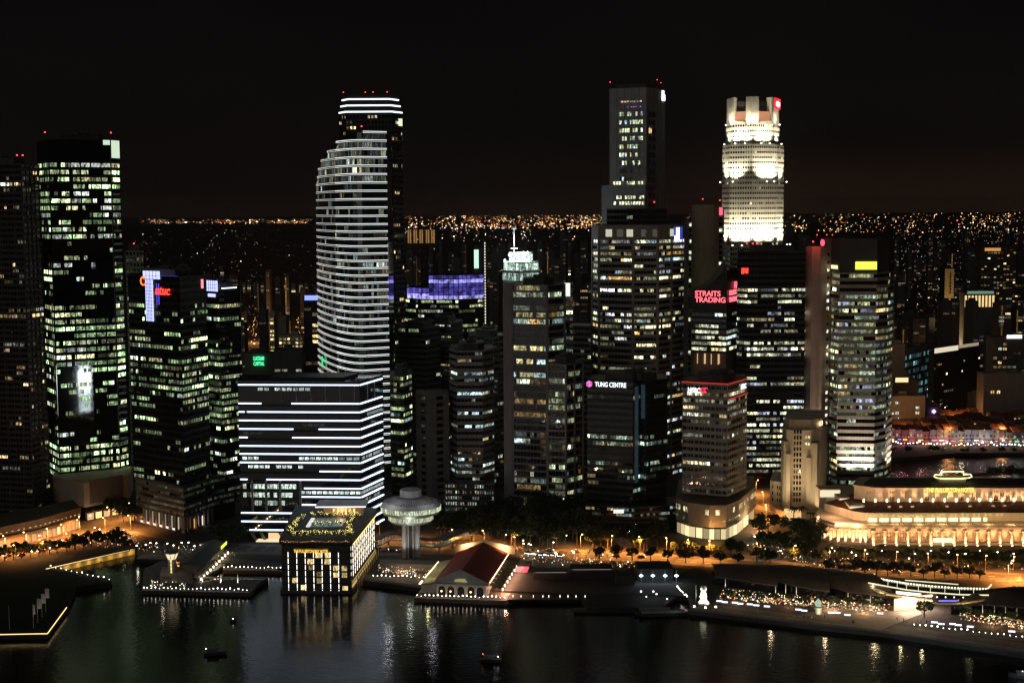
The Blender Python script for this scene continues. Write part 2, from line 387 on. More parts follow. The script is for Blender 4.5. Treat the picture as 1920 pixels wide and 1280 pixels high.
def ribbon(name, pts, width, m, z=.05, kind='structure'):
    mb = MB(); mb.strip([g2(*p) for p in pts], width, ZL - .3, ZL + z); return tag(mb.build(name, m), kind=kind)
# quayside street, cross streets, promenade
ROAD_MAIN = [(-120, 1062), (60, 1038), (150, 1012), (245, 1003), (330, 1022), (440, 1026), (560, 1030), (700, 1030), (850, 1028), (980, 1034), (1120, 1040), (1240, 1046), (1400, 1056), (1560, 1066), (1760, 1076), (1900, 1082), (2300, 1096)]
ribbon('road', ROAD_MAIN, 19, ASPH)
ribbon('road', [(1380, 1046), (1415, 1010), (1432, 975), (1418, 940), (1404, 915), (1396, 895)], 15, ASPH, .054)
ribbon('road', [(150, 1012), (240, 985), (250, 972), (244, 955)], 16, ASPH, .054)
ribbon('pavement', [(p[0], p[1] + 9) for p in ROAD_MAIN[3:15]], 6, PAVE, .16)
ribbon('pavement', [(p[0], p[1] - 6) for p in ROAD_MAIN[3:]], 5, PAVE, .16)
ribbon('pavement', [(1300, 1136), (1400, 1148), (1500, 1160), (1660, 1177), (1920, 1214), (2400, 1297)], 13, PAVE, .12)
ribbon('pavement', [(262, 1043), (430, 1050), (520, 1060), (700, 1083), (790, 1092)], 9, PAVE, .12)
ribbon('road', [(1700, 900), (1960, 880)], 10, ASPH, .05)
# lane markings
mb = MB()
for a, b in zip(ROAD_MAIN[:-1], ROAD_MAIN[1:]):
    A = Vector(g2(*a)); B = Vector(g2(*b)); n = int((B - A).length / 8); d = (B - A).normalized()
    for i in range(n):
        c = A + d * (8 * i + 2)
        for off in (-4.6, 0, 4.6):
            q = c + Vector((-d.y, d.x)) * off; mb.obox((q.x, q.y), (d.x, d.y), 3, .25, ZL + .03, ZL + .07)
tag(mb.build('road_markings', WHITE), kind='structure')
# promontory lawn and plaza
mb = MB(); mb.prism([g2(-400, 1195), g2(0, 1180), g2(78, 1178), g2(112, 1132), g2(128, 1103), g2(160, 1090), g2(90, 1072), g2(-300, 1090)], ZL - .3, ZL + .06)
tag(mb.build('lawn', GRASS), kind='structure')
mb = MB(); mb.prism([g2(1470, 1160), g2(1650, 1181), g2(1730, 1150), g2(1700, 1128), g2(1640, 1120), g2(1560, 1138)], ZL, ZL + .16)
tag(mb.build('plaza', mat('paving_pale', (.26, .22, .18), .8, scale=.4)), kind='structure')

WARMLED = emis('led_warm', (1, .72, .28), 1.5, True)
def quay_led(name, label, pts, h=.35, w_=.35, m=None, cat='light strip', z=ZL + .06):
    mb = MB()
    for a, b in zip(pts[:-1], pts[1:]):
        A = G(*a, z); B = G(*b, z); mb.bar((A.x, A.y, z), (B.x, B.y, z), w_, h)
    return tag(mb.build(name, m or WARMLED), label, cat)
quay_led('quay_light_strip', 'long warm light strip along the lawn edge at the left promontory', [(-60, 1190), (89, 1187), (125, 1138)])
quay_led('quay_light_strip', 'warm light strip on top of the flat sea wall behind the inlet', [(86, 1066), (250, 1029.5)])
# lit sea wall behind the inlet
def seawall():
    A = G(92, 1066, ZL); B = G(253, 1029, ZL); d = (B - A).normalized(); n = Vector((d.y, -d.x, 0)).normalized()
    root = empty('sea_wall', A, 'pale stone sea wall of the inlet washed by warm light', 'sea wall')
    mb = MB(); o = n * .5; L = (B - A).length
    mb.obox(((B - A) / 2 + o)[:2], d, L, .8, -3.4, .2); mb.build('wall', BEIGE, root)
    for i in range(8):
        p = A + (B - A) * ((i + .5) / 8) + n * 3.2; lamp('SPOT', (p.x - A.x, p.y - A.y, -1.5 + .5), 380, (1, .58, .10), root, .3, target=((p - n * 3 - A).x, (p - n * 3 - A).y, -2.2), angle=150)
seawall()

# ------------------------------------------------------------------ office towers
def z_at(u, v, Y): return P(u, v, Y).z
def tower(name, label, pts, vref, vtop, depth=35, z0=ZL, fh=4.0, cat='office tower', plant=True, beacons=0, **kw):
    poly = foot(vref, pts, depth); Ym = sum(p[1] for p in pts) / len(pts); um = sum(p[0] for p in pts) / len(pts)
    z1 = z_at(um, vtop, min(p[1] for p in pts)); cx = poly[0][0]; cy_ = poly[0][1]
    root = empty(name, (0, 0, 0), label, cat)
    # local origin at the base of the tower
    ox = sum(p[0] for p in poly) / len(poly); oy = sum(p[1] for p in poly) / len(poly); root.location = (ox, oy, 0)
    lp = [(p[0] - ox, p[1] - oy) for p in poly]
    facade(root, lp, z0, z1, fh, **kw)
    if plant: plant_room(root, lp, z1)
    r = random.Random(len(label))
    for i in range(beacons):
        t = (i + .5) / beacons; e_ = min(len(pts) - 2, int(t * (len(pts) - 1))); (x, y, z), d = edge_pt(lp, e_, r.random(), z1 + 5, -2); beacon(root, (x, y, z))
    return root, lp, z1, (ox, oy)
def lpt(o, u, v, Y):
    p = P(u, v, Y); return Vector((p.x - o[0], p.y - o[1], p.z))

# far left residential tower
tower('residential_tower', 'dark apartment tower cut off by the left frame, scattered warm windows', [(-60, 860), (52, 850), (84, 868)], 650, 308, 30, fh=3.4, cat='apartment tower', lit=.13, pal=WARM,
      bay=2.6, gap=.5, sp=.25, wall=mat('concrete_brown', (.10, .085, .08)), pier=(5.2, .5, .5), seed=3, keep=.45, ev=.5, beacons=2, floors={36: .75, 37: .6})
# glass office tower with white corner sign
rt, lp, z1, o_ = tower('glass_tower', 'tall green lit glass tower with glowing white panel at its top right corner', [(80, 905), (101, 880), (216, 899), (232, 908)], 560, 262, 34, z0=22, fh=4.38, lit=.85, pal=GREEN,
      bay=3.1, sp=.12, wall=glass('glass_black', (.004, .006, .009), .04, .003), gl=GLB, seed=5, keep=.62, bright=-.05, ev=.22, gap=.15, pier=(6.4, .8, .2), sig=.7, beacons=2, wf=(.3, .86),
      rowp=lambda t, p: 0 if t > .93 else (.05 if .66 < t < .69 else (p * .45 if .50 < t < .66 or .10 < t < .30 else min(.97, p))))
panel(rt, 'sign_panel', lp, 2, .05, .95, z1 - 10.5, z1 + .5, emis('sign_pale', (.75, .9, .7), .9)); panel(rt, 'sign_panel', lp, 1, .88, .99, z1 - 2.5, z1 + .5, emis('sign_pale', (.75, .9, .7), .9))
panel(rt, 'corner_fin', lp, 1, .985, .998, 25, z1 - 11, mat('mullion_grey', (.2, .2, .2)), .3, .5)
# its podium: a tilted stone box on a lit glass base
def podium():
    root = empty('podium_block', G(170, 985, ZL), 'beige stone box podium with dark inset panel at foot of the green lit tower', 'podium')
    o = root.location
    f = [P(100, 940, 870), P(158, 940, 850), P(243, 940, 875), P(250, 940, 905), P(108, 940, 905)]; poly = [(p.x - o.x, p.y - o.y) for p in f]
    mb = MB(); mb.prism(poly, 9, z_at(160, 905, 850) - ZL); mb.build('wall', BEIGE, root)
    panel(root, 'inset_panel', poly, 1, .12, .86, 10.5, 25, mat('louvre_grey', (.16, .14, .13)), .1, .3)
    mb = MB(); mb.prism(shrink(poly, .88), 0, 9.1); mb.build('glass_base', GL, root)
    for i in range(5):
        a = .08 + i * .18; panel(root, 'shopfront', poly, 1, a, a + .13, .6, 4.5, emis('shop_warm%d' % (i % 2), (1, .62 + .1 * (i % 2), .3), .8 + .5 * (i % 2)), -1.0, .3)
podium()
# twin block tower with red lettering
C1 = [(247, 856), (343, 826), (392, 852)]
rt, lp, z1, o_ = tower('glass_tower', 'dark glass tower with red lettering and a blue white light column', C1, 760, 520, 26, z0=24, fh=3.95, lit=.42, pal=GREEN, bay=3.2, sp=.1, wall=BLACK, gl=GLB, seed=11,
      keep=.6, bright=-.75, ev=.5, gap=.7, plant=True, rowp=lambda t, p: 0 if t > .86 else (min(1, p * 2) if .42 < t < .66 else p * .8))
BW = emis('led_bluewhite', (.52, .56, 1.0), 1.5)
REDL = emis('neon_red', (1, .045, .03), 2.4)
def gridpanel(root, poly, i, t0, t1, za, zb):
    panel(root, 'light_column', poly, i, t0, t1, za, zb, BW, .5, .4)
    (x0, y0, _), d = edge_pt(poly, i, t0, za, .8); (x1, y1, _), _d = edge_pt(poly, i, t1, za, .8); mb = MB(); n = 5
    for q in range(1, n): mb.bar((x0 + (x1 - x0) * q / n, y0 + (y1 - y0) * q / n, za), (x0 + (x1 - x0) * q / n, y0 + (y1 - y0) * q / n, zb), .18, .18)
    k = int((zb - za) / 2)
    for q in range(1, k): mb.bar((x0, y0, za + 2 * q), (x1, y1, za + 2 * q), .18, .18)
    mb.build('lattice', mat('lattice', (.02, .02, .1)), root)
za = z_at(290, 602, 842); gridpanel(rt, lp, 0, .36, .50, za, z1 - 2); gridpanel(rt, lp, 0, .32, .64, z1 - 1.6, z1 + 3.2)
p, d = edge_pt(lp, 0, .55, z_at(300, 551, 842), 1.0); text('ntuc', p, d, 7.6, REDL, rt, shear=.25, bold=.12)
p, d = edge_pt(lp, 0, .27, z1 - 5.5, 1.1); text('C', p, d, 7.5, emis('neon_orange', (1, .16, .03), 2.2), rt, bold=.15)
panel(rt, 'light_fin', lp, 1, .8, .87, z_at(385, 540, 850), z_at(385, 523, 850), emis('fin_pink', (1, .25, .3), 1.6), .4, .4)
panel(rt, 'blue_edge', lp, 0, .64, .97, z1 + .45, z1 + .75, emis('led_blue', (.08, .06, .9), .5), .1, .3)
for t in (.56, .6): panel(rt, 'blue_slot', lp, 0, t, t + .012, za + 10, z1 - 4, emis('led_blue2', (.12, .1, 1), .8), .2, .3)
C2 = [(386, 870), (416, 858), (456, 872)]
rt2, lp2, z2, o2 = tower('glass_tower', 'lower dark glass tower with short white and blue light box on its roof', C2, 760, 545, 24, z0=24, fh=3.95, lit=.62, pal=GREEN, bay=2.6, sp=.1, wall=BLACK, gl=GLB, seed=14,
      keep=.6, bright=-.8, ev=.45, gap=.5, rowp=lambda t, p: 0 if t > .93 else p)
gridpanel(rt2, lp2, 0, .3, .95, z2 - .5, z2 + 6); panel(rt2, 'light_box', lp2, 0, .35, .8, z2 - 4, z2 - 2, BW, .4, .3); panel(rt2, 'light_box', lp2, 1, .1, .8, z2 + 1, z2 + 1.7, WHT, .4, .3)
panel(rt2, 'corner_fin', lp2, 1, .97, .995, 25, z2, mat('mullion_grey', (.2, .2, .2)), .3, .6)
def podium2():
    root = empty('podium_block', G(330, 1012, ZL), 'striped office podium above a colonnade of tall lit openings', 'podium'); o = root.location
    f = [P(256, 960, 850), P(345, 970, 818), P(402, 960, 848), P(455, 955, 866), P(455, 955, 890), P(262, 955, 885)]; poly = [(p.x - o.x, p.y - o.y) for p in f]
    facade(root, poly, 9.5, 27, 3.6, bay=3, lit=.9, pal=[(1, (.22, .30, .18)), (1, (.28, .34, .22))], sp=.3, wall=mat('granite_dark', (.07, .07, .07)), seed=4, bright=-2.2, sig=.2, wf=(.25, .75), ev=.1)
    mb = MB(); mb.prism(shrink(poly, .84), -.4, 9.6); mb.build('shop_core', GL, root)
    mb = MB()
    for e_ in (0, 1):
        for i in range(8):
            (x, y, _), d = edge_pt(poly, e_, i / 7.5 + .02, 0, -.6); mb.obox((x, y), d, 1.3, 1.3, -.4, 9.6)
    each(mb, 'colonnade', PINKG, root)
    for i in range(6):
        panel(root, 'shopfront', poly, 0, .05 + i * .135, .05 + i * .135 + .075, .4, 7.6, emis('shop_dim%d' % (i % 3), (1, .8, .55), .22 + .12 * (i % 3)), -3.2, .3)
        panel(root, 'awning_light', poly, 0, .04 + i * .135, .05 + i * .135 + .09, -.1, 1.1, emis('shop_white', (1, .95, .85), 1.1), -1.5, .5)
    panel(root, 'shopfront', poly, 1, .3, .45, .4, 6, emis('shop_orange', (1, .5, .15), .8), -1.5, .3); panel(root, 'shopfront', poly, 1, .55, .72, .4, 6, emis('shop_white', (1, .95, .85), 1.1), -1.5, .3)
podium2()
# far slab behind
tower('office_block', 'pale slab block between the two green lit glass towers with cyan rooflights', [(238, 1010), (271, 1010)], 560, 471, 30, lit=.12, pal=COOL, seed=9, wall=CONC, bay=3.2, gap=1.2, beacons=1)

# ------------------------------------------------------------------ white strip office block on stilts
def strip_block():
    Y0 = 792
    root = empty('office_block', G(590, 1036, ZL), 'wide black glass block wrapped in bright white horizontal light strips', 'office block'); o = root.location
    f = [P(450, 860, 797), P(676, 860, Y0), P(720, 860, 824), P(712, 860, 834), P(454, 860, 826)]; poly = [(p.x - o.x, p.y - o.y) for p in f]
    zt = z_at(590, 715, Y0) - ZL; zb = z_at(590, 1000, Y0) - ZL
    zs = [z_at(600, v, Y0) - ZL for v in (722, 757, 773, 789, 805, 821, 837, 852, 868, 884, 900, 916, 932, 947, 963, 979, 995)]
    mb = MB(); mb.prism(poly, zb, zt, 0); mb.build('wall', [glass('glass_black', (.004, .006, .009), .04, .003)], root)
    mb = MB(); a = outset(poly, .25)
    for z in zs: 
        for i in range(4): mb.quad((*a[i], z - 1.6), (*a[i + 1], z - 1.6), (*a[i + 1], z - .5), (*a[i], z - .5))
    mb.build('spandrel', [mat('spandrel_navy', (.012, .014, .02), .3)], root)
    # (edge, t0, t1) of each strip
    spans = {0: [(0, 1)], 1: [(0, .19), (.44, 1)], 2: [(0, .05), (.07, 1)], 3: [(0, 1)], 4: [(0, .45), (.66, 1)], 5: [(0, .07), (.44, 1)], 6: [(0, 1)], 7: [(0, 1)], 8: [(0, 1)], 9: [(.66, 1)], 10: [(0, .06), (.22, 1)],
             11: [(.53, 1)], 12: [(.51, 1)], 13: [(.51, 1)], 14: [(0, 1)], 15: [(0, .9)], 16: [(0, .42)]}
    for i, z in enumerate(zs):
        mb = MB()
        for (t0, t1) in spans[i]:
            (x0, y0, _), d = edge_pt(poly, 0, t0, 0, .55); (x1, y1, _), d = edge_pt(poly, 0, t1, 0, .55); mb.bar((x0, y0, z), (x1, y1, z), .5, .72)
        (x0, y0, _), d = edge_pt(poly, 1, 0 if i < 15 else .3, 0, .55); (x1, y1, _), d = edge_pt(poly, 1, .93, 0, .55); mb.bar((x0, y0, z), (x1, y1, z), .5, .72)
        mb.build('light_strip', [emis('led_cool', (.72, .83, 1), 2.6, True)], root)
    r = random.Random(3)
    # interior lit floors
    def band(ed, t0, t1, i, lev, p=1.0, below=True, n=None):
        mb = MB(); z = zs[i]; L = t1 - t0; n = n or max(2, int(L * 22)); hi = z - .6; lo = z - 3.3
        for q in range(n):
            if r.random() > p: continue
            (x0, y0, _), d = edge_pt(poly, ed, t0 + L * q / n + .002, 0, .12); (x1, y1, _), d = edge_pt(poly, ed, t0 + L * (q + .86) / n, 0, .12); k = lev * r.uniform(.5, 1.3)
            mb.quad((x0, y0, lo), (x1, y1, lo), (x1, y1, hi), (x0, y0, hi), 0, (.85 * k, 1 * k, .92 * k))
        if mb.f: each(mb, 'window', [GLOWV], root)
    band(0, .49, .82, 7, .8); band(0, .82, 1, 7, .25); band(1, .05, .9, 7, .35, .8); band(0, .02, .16, 7, .7); band(0, .02, .53, 8, .75, .85); band(1, .6, .95, 8, .2)
    band(0, .5, 1, 11, .9); band(1, 0, .95, 11, .4); band(0, .7, .82, 12, .7); band(1, 0, .95, 12, .2, .6)
    band(0, .16, .26, 0, .35); band(0, .30, .6, 0, .55, .9); band(1, .3, .95, 2, .2); band(0, .52, .72, 3, .02); band(0, .03, .2, 4, .02)
    # open atrium, left lower part
    mb = MB()
    for t in (.10, .215, .33, .5):
        (x, y, _), d = edge_pt(poly, 0, t, 0, .9); mb.obox((x, y), d, 1.2, 1.0, zs[14] + 1, zs[10] - .6)
    each(mb, 'atrium_column', mat('column_grey', (.30, .31, .33)), root)
    for i, (lev) in ((11, .8), (12, .6), (13, .4)):
        z = zs[i]; mb = MB()
        for q in range(14):
            if r.random() > (.95, .7, .5)[i - 11]: continue
            t = .02 + q * .032; (x0, y0, _), d = edge_pt(poly, 0, t, 0, .14); (x1, y1, _), d = edge_pt(poly, 0, t + .027, 0, .14); k = lev * r.uniform(.5, 1.4)
            mb.quad((x0, y0, z - .6), (x1, y1, z - .6), (x1, y1, z + 2.2), (x0, y0, z + 2.2), 0, (.8 * k, 1 * k, .85 * k))
        each(mb, 'window', [GLOWV], root)
    mb = MB()
    for t in (.36, .48, .6, .72, .84, .96):
        (x, y, _), d = edge_pt(poly, 0, t, 0, .5); mb.obox((x, y), d, .5, .6, zs[1] + 1.4, zs[0] - .4)
    for t in (.3, .6): (x, y, _), d = edge_pt(poly, 1, t, 0, .5); mb.obox((x, y), d, .5, .6, zs[1] + 1.4, zs[0] - .4)
    each(mb, 'loggia_column', mat('column_grey', (.30, .31, .33)), root)
    # projecting lower box, left
    (x0, y0, _), d = edge_pt(poly, 0, -.02, 0, 1.2); (x1, y1, _), _d = edge_pt(poly, 0, .55, 0, 1.2)
    # reflections are left to the glass; base: splayed legs and lit lobby
    mb = MB()
    for t in (.06, .14, .30, .42, .62, .8):
        (x, y, _), d = edge_pt(poly, 0, t, 0, -3); dx = 3.5 if int(t * 100) % 4 else -3.5; mb.bar((x + dx, y, -.5), (x, y, zb + .2), 1.4, 1.4)
    each(mb, 'splayed_leg', CONC, root)
    mb = MB(); mb.prism(shrink(poly, .74), -.5, zb + .1); mb.build('lobby', [glass('glass_black', (.004, .006, .009))], root)
    panel(root, 'lobby_window', shrink(poly, .74), 0, .06, .5, 0, zb - .6, emis('lobby_gold', (1, .66, .32), 1.0), .3, .2)
    panel(root, 'lobby_floor', poly, 0, .12, .34, -.3, .5, emis('lobby_pale', (1, .8, .5), 1.0), -2, 6)  # entrance light put in as a glowing floor slab
    mb = MB(); mb.prism(shrink(poly, .6), zt - .1, zt + 1.2); mb.build('roof_screen', BLACK, root)
    (x, y, _), d = edge_pt(poly, 0, .93, 0, 1); lamp('POINT', (x, y - 6, 4), 5000, (1, .8, .5), root, 1)
strip_block()

# ------------------------------------------------------------------ rounded tower with white sills
def ocean_tower():
    root = empty('rounded_tower', (0, 0, 0), 'rounded glass tower with curved sloping crown and stacked white light bands', 'office tower')
    base = []
    n = 12
    for i in range(n + 1):
        t = i / n; u = 597 + (682 - 597) * math.sin(t * PI / 2) ** 1.0 if False else 597 + 85 * t ** 1.25
        Y = 1032 - 100 * math.sin(t * PI / 2) ** .9; p = P(u, 690, Y); base.append((p.x, p.y))
    p = P(729, 690, 940); base.append((p.x, p.y)); p = P(740, 690, 985); base.append((p.x, p.y)); p = P(628, 690, 1075); base.append((p.x, p.y))
    ox = sum(a for a, _ in base) / len(base); oy = sum(a for _, a in base) / len(base); root.location = (ox, oy, 0)
    poly = [(x - ox, y - oy) for x, y in base]; pr = poly[12]
    xr = max(p[0] for p in poly); xl = min(p[0] for p in poly)
    def sect(z):
        """plan at height z: slight taper upward, and the crown cut by a rising curve from the left"""
        t = max(0, (z - 20) / 220); k = 1 - .075 * max(0, t) ** 1.5 
        cut = 0
        if z > 208: cut = (1 - math.sqrt(max(0, 1 - ((z - 208) / 33.5) ** 2))) * 0.92
        lim = xl + (xr - xl) * cut
        return [(max(lim, x) * (.5 + .5 * k) + (xr * .5 - xr * .5 * k), y * k) for x, y in poly]
    nf = 33; fh = 6.35; z0 = 20; r = random.Random(8)
    zs = [241 - i * 7.35 if i < 14 else None for i in range(14)]
    z = 241; levels = []
    i = 0
    while z > 22:
        levels.append(z); i += 1; z -= 5.45 if i < 12 else 4.8
    levels.append(22)
    core = MB(); NP = len(poly)
    fine = sorted(set([z for z in levels if z < 208] + [208 + .75 * k for k in range(45)] + [241]), reverse=True)
    for a, b in zip(fine[:-1], fine[1:]):
        A = sect(b); B = sect(a)
        for q in range(NP):
            j = (q + 1) % NP; core.quad((*A[q], b), (*A[j], b), (*B[j], a), (*B[q], a), 0)
        core.ngon([(*pp, a) for pp in B], 1)
    core.build('wall', [GLG, ROOFD], root)
    LB = emis('sill_light', (.93, .94, .96), 1.5, True)
    LB2 = emis('sill_light_soft', (.93, .90, .9), .75)
    for li, z in enumerate(levels[:-1]):
        A = outset(sect(z), .5); mb = MB()
        for q in range(13):
            for (z_, h, s) in ((z, .32, 1), (z - .95, .15, 1)):
                mb.bar((*A[q], z_), (*A[q + 1], z_), .35, h, 0 if (q > 5) else 1)
        mb.build('light_band', [LB, LB2], root)
    for li, (a, b) in enumerate(zip(levels[:-1], levels[1:])):
        A = sect(a); mb = MB(); B = sect(b)
        if li > 36: continue
        pf = 1.2 if li < 6 else (.18 if li < 14 else (.5 if li < 26 else .12))
        lev = -1.5 if li < 6 else (-2.1 if li < 26 else -2.8)
        for q in range(13):
            a_ = Vector(A[q]); b_ = Vector(A[q + 1]); L = (b_ - a_).length; sh_ = [Vector(B[q]) - a_, Vector(B[q + 1]) - b_]
            if L < .8: continue
            d = (b_ - a_) / L; n_ = Vector((d.y, -d.x)); m = max(1, round(L / 1.9)); runs = lit_run(r, m, pf, [(3, (.8, .9, .55)), (2, (.8, .9, .8)), (1, (1, .8, .4)), (1, (.5, .7, .7))], .6, lev, .75)
            for s in range(m):
                g = runs[s]
                if g is None: continue
                s0 = a_ + d * (s * L / m) + n_ * .22; s1 = a_ + d * ((s + .85) * L / m) + n_ * .22
                f0 = s / m; f1 = (s + .85) / m; w0 = s0 + sh_[0] * (1 - f0) + sh_[1] * f0; w1 = s1 + sh_[0] * (1 - f1) + sh_[1] * f1; mb.quad((w0.x, w0.y, b + .5), (w1.x, w1.y, b + .5), (s1.x, s1.y, a - 1.6), (s0.x, s0.y, a - 1.6), 0, g)
        if 0 < len(mb.f) <= 14: each(mb, 'window', [GLOWV], root)
        elif mb.f: mb.build('window_band', [GLOWV], root)
    T = sect(241); beacon(root, (T[12][0] - 2, T[12][1] + 4, 244))
    # green sign low on the curve
    (x, y, _), d = edge_pt(poly, 2, .1, 0, 1.3); k = Vector(d)
    marks((x, y, z_at(603, 683, 1010)), d, 6, 7.5, emis('neon_green', (.02, 1, .25), .9), root, 3, 2)
    # glazed base stair
    return root
ocean_tower()

# ------------------------------------------------------------------ tall black tower behind it
rt, lp, z1, o_ = tower('tall_black_tower', 'tall black granite tower crowned by three white light rings', [(640, 1110), (652, 1098), (738, 1098), (757, 1112)], 450, 215, 40, fh=4.1, lit=.14, pal=WARM, bay=3.6, gap=1.4,
      sp=.15, wall=mat('granite_black', (.022, .022, .024), .4), seed=21, keep=.55, ev=.6, bright=-.5, plant=False, rowp=lambda t, p: .35 if t > .93 else p)
zz = [z_at(700, v, 1100) for v in (213, 201, 189, 178)]
mb = MB(); sc_k = (.985, .93, .88, .80)
for a in range(3):
    mb.prism([(x * sc_k[a], y * sc_k[a]) for x, y in lp], zz[a] - .1, zz[a + 1], 0)
mb.build('crown', mat('granite_black', (.022, .022, .024), .4), rt)
for a in range(3):
    q = outset([(x * sc_k[a], y * sc_k[a]) for x, y in lp], .5); mb = MB()
    for i in range(3): mb.bar((*q[i], zz[a] + 1.2), (*q[i + 1], zz[a] + 1.2), .7, 1.1)
    mb.build('light_ring', emis('led_ring', (.85, .95, 1), 2.0), rt)
for x in (-20, -3, 3, 14): beacon(rt, (x, -4, zz[3] + 3), .7)
panel(rt, 'lit_panel', lp, 2, .6, .95, z_at(757, 236, 1105), z_at(757, 222, 1105), emis('sign_pale2', (.9, 1, .6), 1), .5, .3)
# ------------------------------------------------------------------ mid-picture towers
tower('office_tower', 'narrow glass block with tall yellow lit stairwell beside the rounded tower', [(733, 905), (757, 900), (773, 915)], 800, 705, 25, fh=4, lit=.75, pal=[(3, (.8, 1, .5)), (2, (.9, .95, .45)), (1, (.6, .9, .9))], bay=3, seed=31, wall=CONCD, bright=-.7,
      rowp=lambda t, p: min(1, p * 1.1) if .15 < t else .1)
tower('office_tower', 'dark unlit slab tower behind the mushroom tower', [(749, 985), (800, 975), (826, 990)], 760, 616, 25, fh=4, lit=.05, pal=OFF, seed=32, wall=CONCD, bay=3.4)
tower('office_tower', 'dark tower with tiered corner and few lit yellow windows right of the rounded tower', [(800, 1010), (846, 1000), (868, 1015)], 700, 606, 25, fh=4, lit=.16, pal=WARM, seed=33, wall=CONCD, bay=3.4, wf=(.4, .7))
# purple-lit roof block
rt, lp, z1, o_ = tower('office_tower', 'office tower with violet floodlit glass crown', [(757, 1172), (784, 1158), (860, 1150), (906, 1165)], 600, 562, 40, fh=4, lit=.62, pal=[(3, (.85, 1, .5)), (2, (.7, .9, .4)), (1, (.9, .95, .8))], seed=35, wall=BLACK, bay=3.4,
      bright=-.6, plant=False, keep=.8, rowp=lambda t, p: p if t > .55 else .1)
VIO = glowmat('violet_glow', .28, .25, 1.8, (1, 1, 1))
def crown(poly, za, zb, k, lev):
    pl = [(x * k, y * k) for x, y in poly]; mb = MB(); mb.prism(pl, za, zb, 0); 
    rr = random.Random(2); rows = max(2, int((zb - za) / 3.2))
    for i in range(len(poly) - 1):
        a = Vector(pl[i]); b = Vector(pl[i + 1]); L = (b - a).length; m = max(2, round(L / 4)); d = (b - a) / L; n = Vector((d.y, -d.x)) * .2
        for q in range(m):
            for j in range(rows):
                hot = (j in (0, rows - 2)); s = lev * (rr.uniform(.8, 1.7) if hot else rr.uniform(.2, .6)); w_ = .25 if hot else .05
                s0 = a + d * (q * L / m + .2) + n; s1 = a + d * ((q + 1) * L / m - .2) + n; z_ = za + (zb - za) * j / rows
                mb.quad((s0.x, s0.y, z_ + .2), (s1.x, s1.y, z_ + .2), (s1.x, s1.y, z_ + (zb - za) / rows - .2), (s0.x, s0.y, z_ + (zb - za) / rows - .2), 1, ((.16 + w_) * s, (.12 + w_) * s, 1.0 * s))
    return mb.build('glass_crown', [mat('crown_frame', (.03, .03, .08)), VIO], rt)
cr = [lp[0], lp[1], ((lp[1][0] + lp[2][0]) / 2 - 8, lp[1][1]), ((lp[1][0] + lp[2][0]) / 2 - 8, lp[1][1] + 25), (lp[0][0], lp[0][1] + 25)]
crown([(x + 3, y + 2) for x, y in cr], z1, z_at(800, 541, 1150), 1, .9)
m_ = (lp[1][0] + lp[2][0]) / 2 - 7.5
crown([(m_, lp[2][1] + 4), (lp[2][0], lp[2][1] + 2), (lp[3][0], lp[3][1]), (lp[3][0], lp[3][1] + 30), (m_, lp[2][1] + 30)], z1, z_at(860, 516, 1150), 1, .6)
# striped tower left of the grid tower, and the pale slab before it
tower('office_tower', 'grey office tower with rounded front and white lit window bands', [(845, 892), (858, 878), (905, 878), (926, 890)], 800, 658, 30, fh=4.05, lit=.42, pal=COOL, seed=41, wall=CONC, bay=2.8, wf=(.36, .80), sp=.5, bright=-.7, ev=.7, keep=.7, z0=20)
tower('office_tower', 'low dark base wing below the grey striped tower with rows of small lamps', [(835, 872), (926, 868)], 930, 908, 30, fh=3.4, lit=.5, pal=COOL, seed=42, wall=CONCD, bay=2.0, gap=.9, bright=-1.4, plant=False, keep=.3)
tower('office_tower', 'blank grey slab with a square frame top in front of the striped tower', [(781, 880), (808, 872), (842, 880)], 830, 742, 22, fh=4.2, lit=.04, pal=COOL, seed=43, wall=mat('concrete_mid', (.15, .145, .145)), bay=14, gap=11, plant=False)
# dark slabs between
tower('office_tower', 'dark concrete tower with no lit windows behind the grey striped tower', [(880, 950), (925, 940), (946, 950)], 760, 632, 25, fh=4, lit=.02, pal=OFF, seed=44, wall=CONCD, bay=3.2, pier=(6, .8, .4))
# big concrete grid tower
GRID = mat('concrete_grid', (.20, .195, .195))
rt, lp, z1, o_ = tower('grid_tower', 'grey concrete grid tower with dark ribbon windows and a pale fluted corner shaft', [(962, 880), (1026, 872), (1058, 884)], 740, 535, 30, fh=4.1, lit=.46, pal=[(3, (.85, 1, .72)), (2, (.7, .95, .95)), (1, (1, .85, .4)), (1, (1, .6, .2))], seed=45, wall=GRID,
      bay=2.9, wf=(.22, .92), sp=.45, pier=(24, 1.4, .8), bright=-.75, ev=.8, keep=.75)
cs = MB(); a = lpt(o_, 945, 740, 886); b = lpt(o_, 963, 740, 880)
n_ = 6
for i in range(n_):
    x = a.x + (b.x - a.x) * (i + .5) / n_; cs.lathe((x, a.y + (b.y - a.y) * (i + .5) / n_ + .6), [(.75, ZL), (.75, z1 + 1)], 8)
cs.box(a.x, a.y + .3, ZL, b.x, a.y + 22, z1 + .8); cs.build('fluted_shaft', mat('concrete_shaft', (.27, .25, .25)), rt)
rt, lp, z1, o_ = tower('grid_tower', 'lower concrete grid wing in front of the grey grid tower', [(1028, 860), (1061, 856), (1092, 868)], 800, 684, 24, fh=4.1, lit=.30, pal=OFF, seed=46, wall=mat('concrete_grid2', (.25, .22, .21)),
      bay=3, wf=(.2, .9), sp=.5, pier=(9, .9, .8), bright=-1.3, ev=.7)
rt, lp, z1, o_ = tower('office_tower', 'thin grey tower edge topped by a white square sign behind the grid tower', [(1056, 905), (1074, 903)], 640, 532, 20, fh=4.1, lit=.5, pal=COOL, seed=47, wall=CONC, bright=-1.2, plant=False)
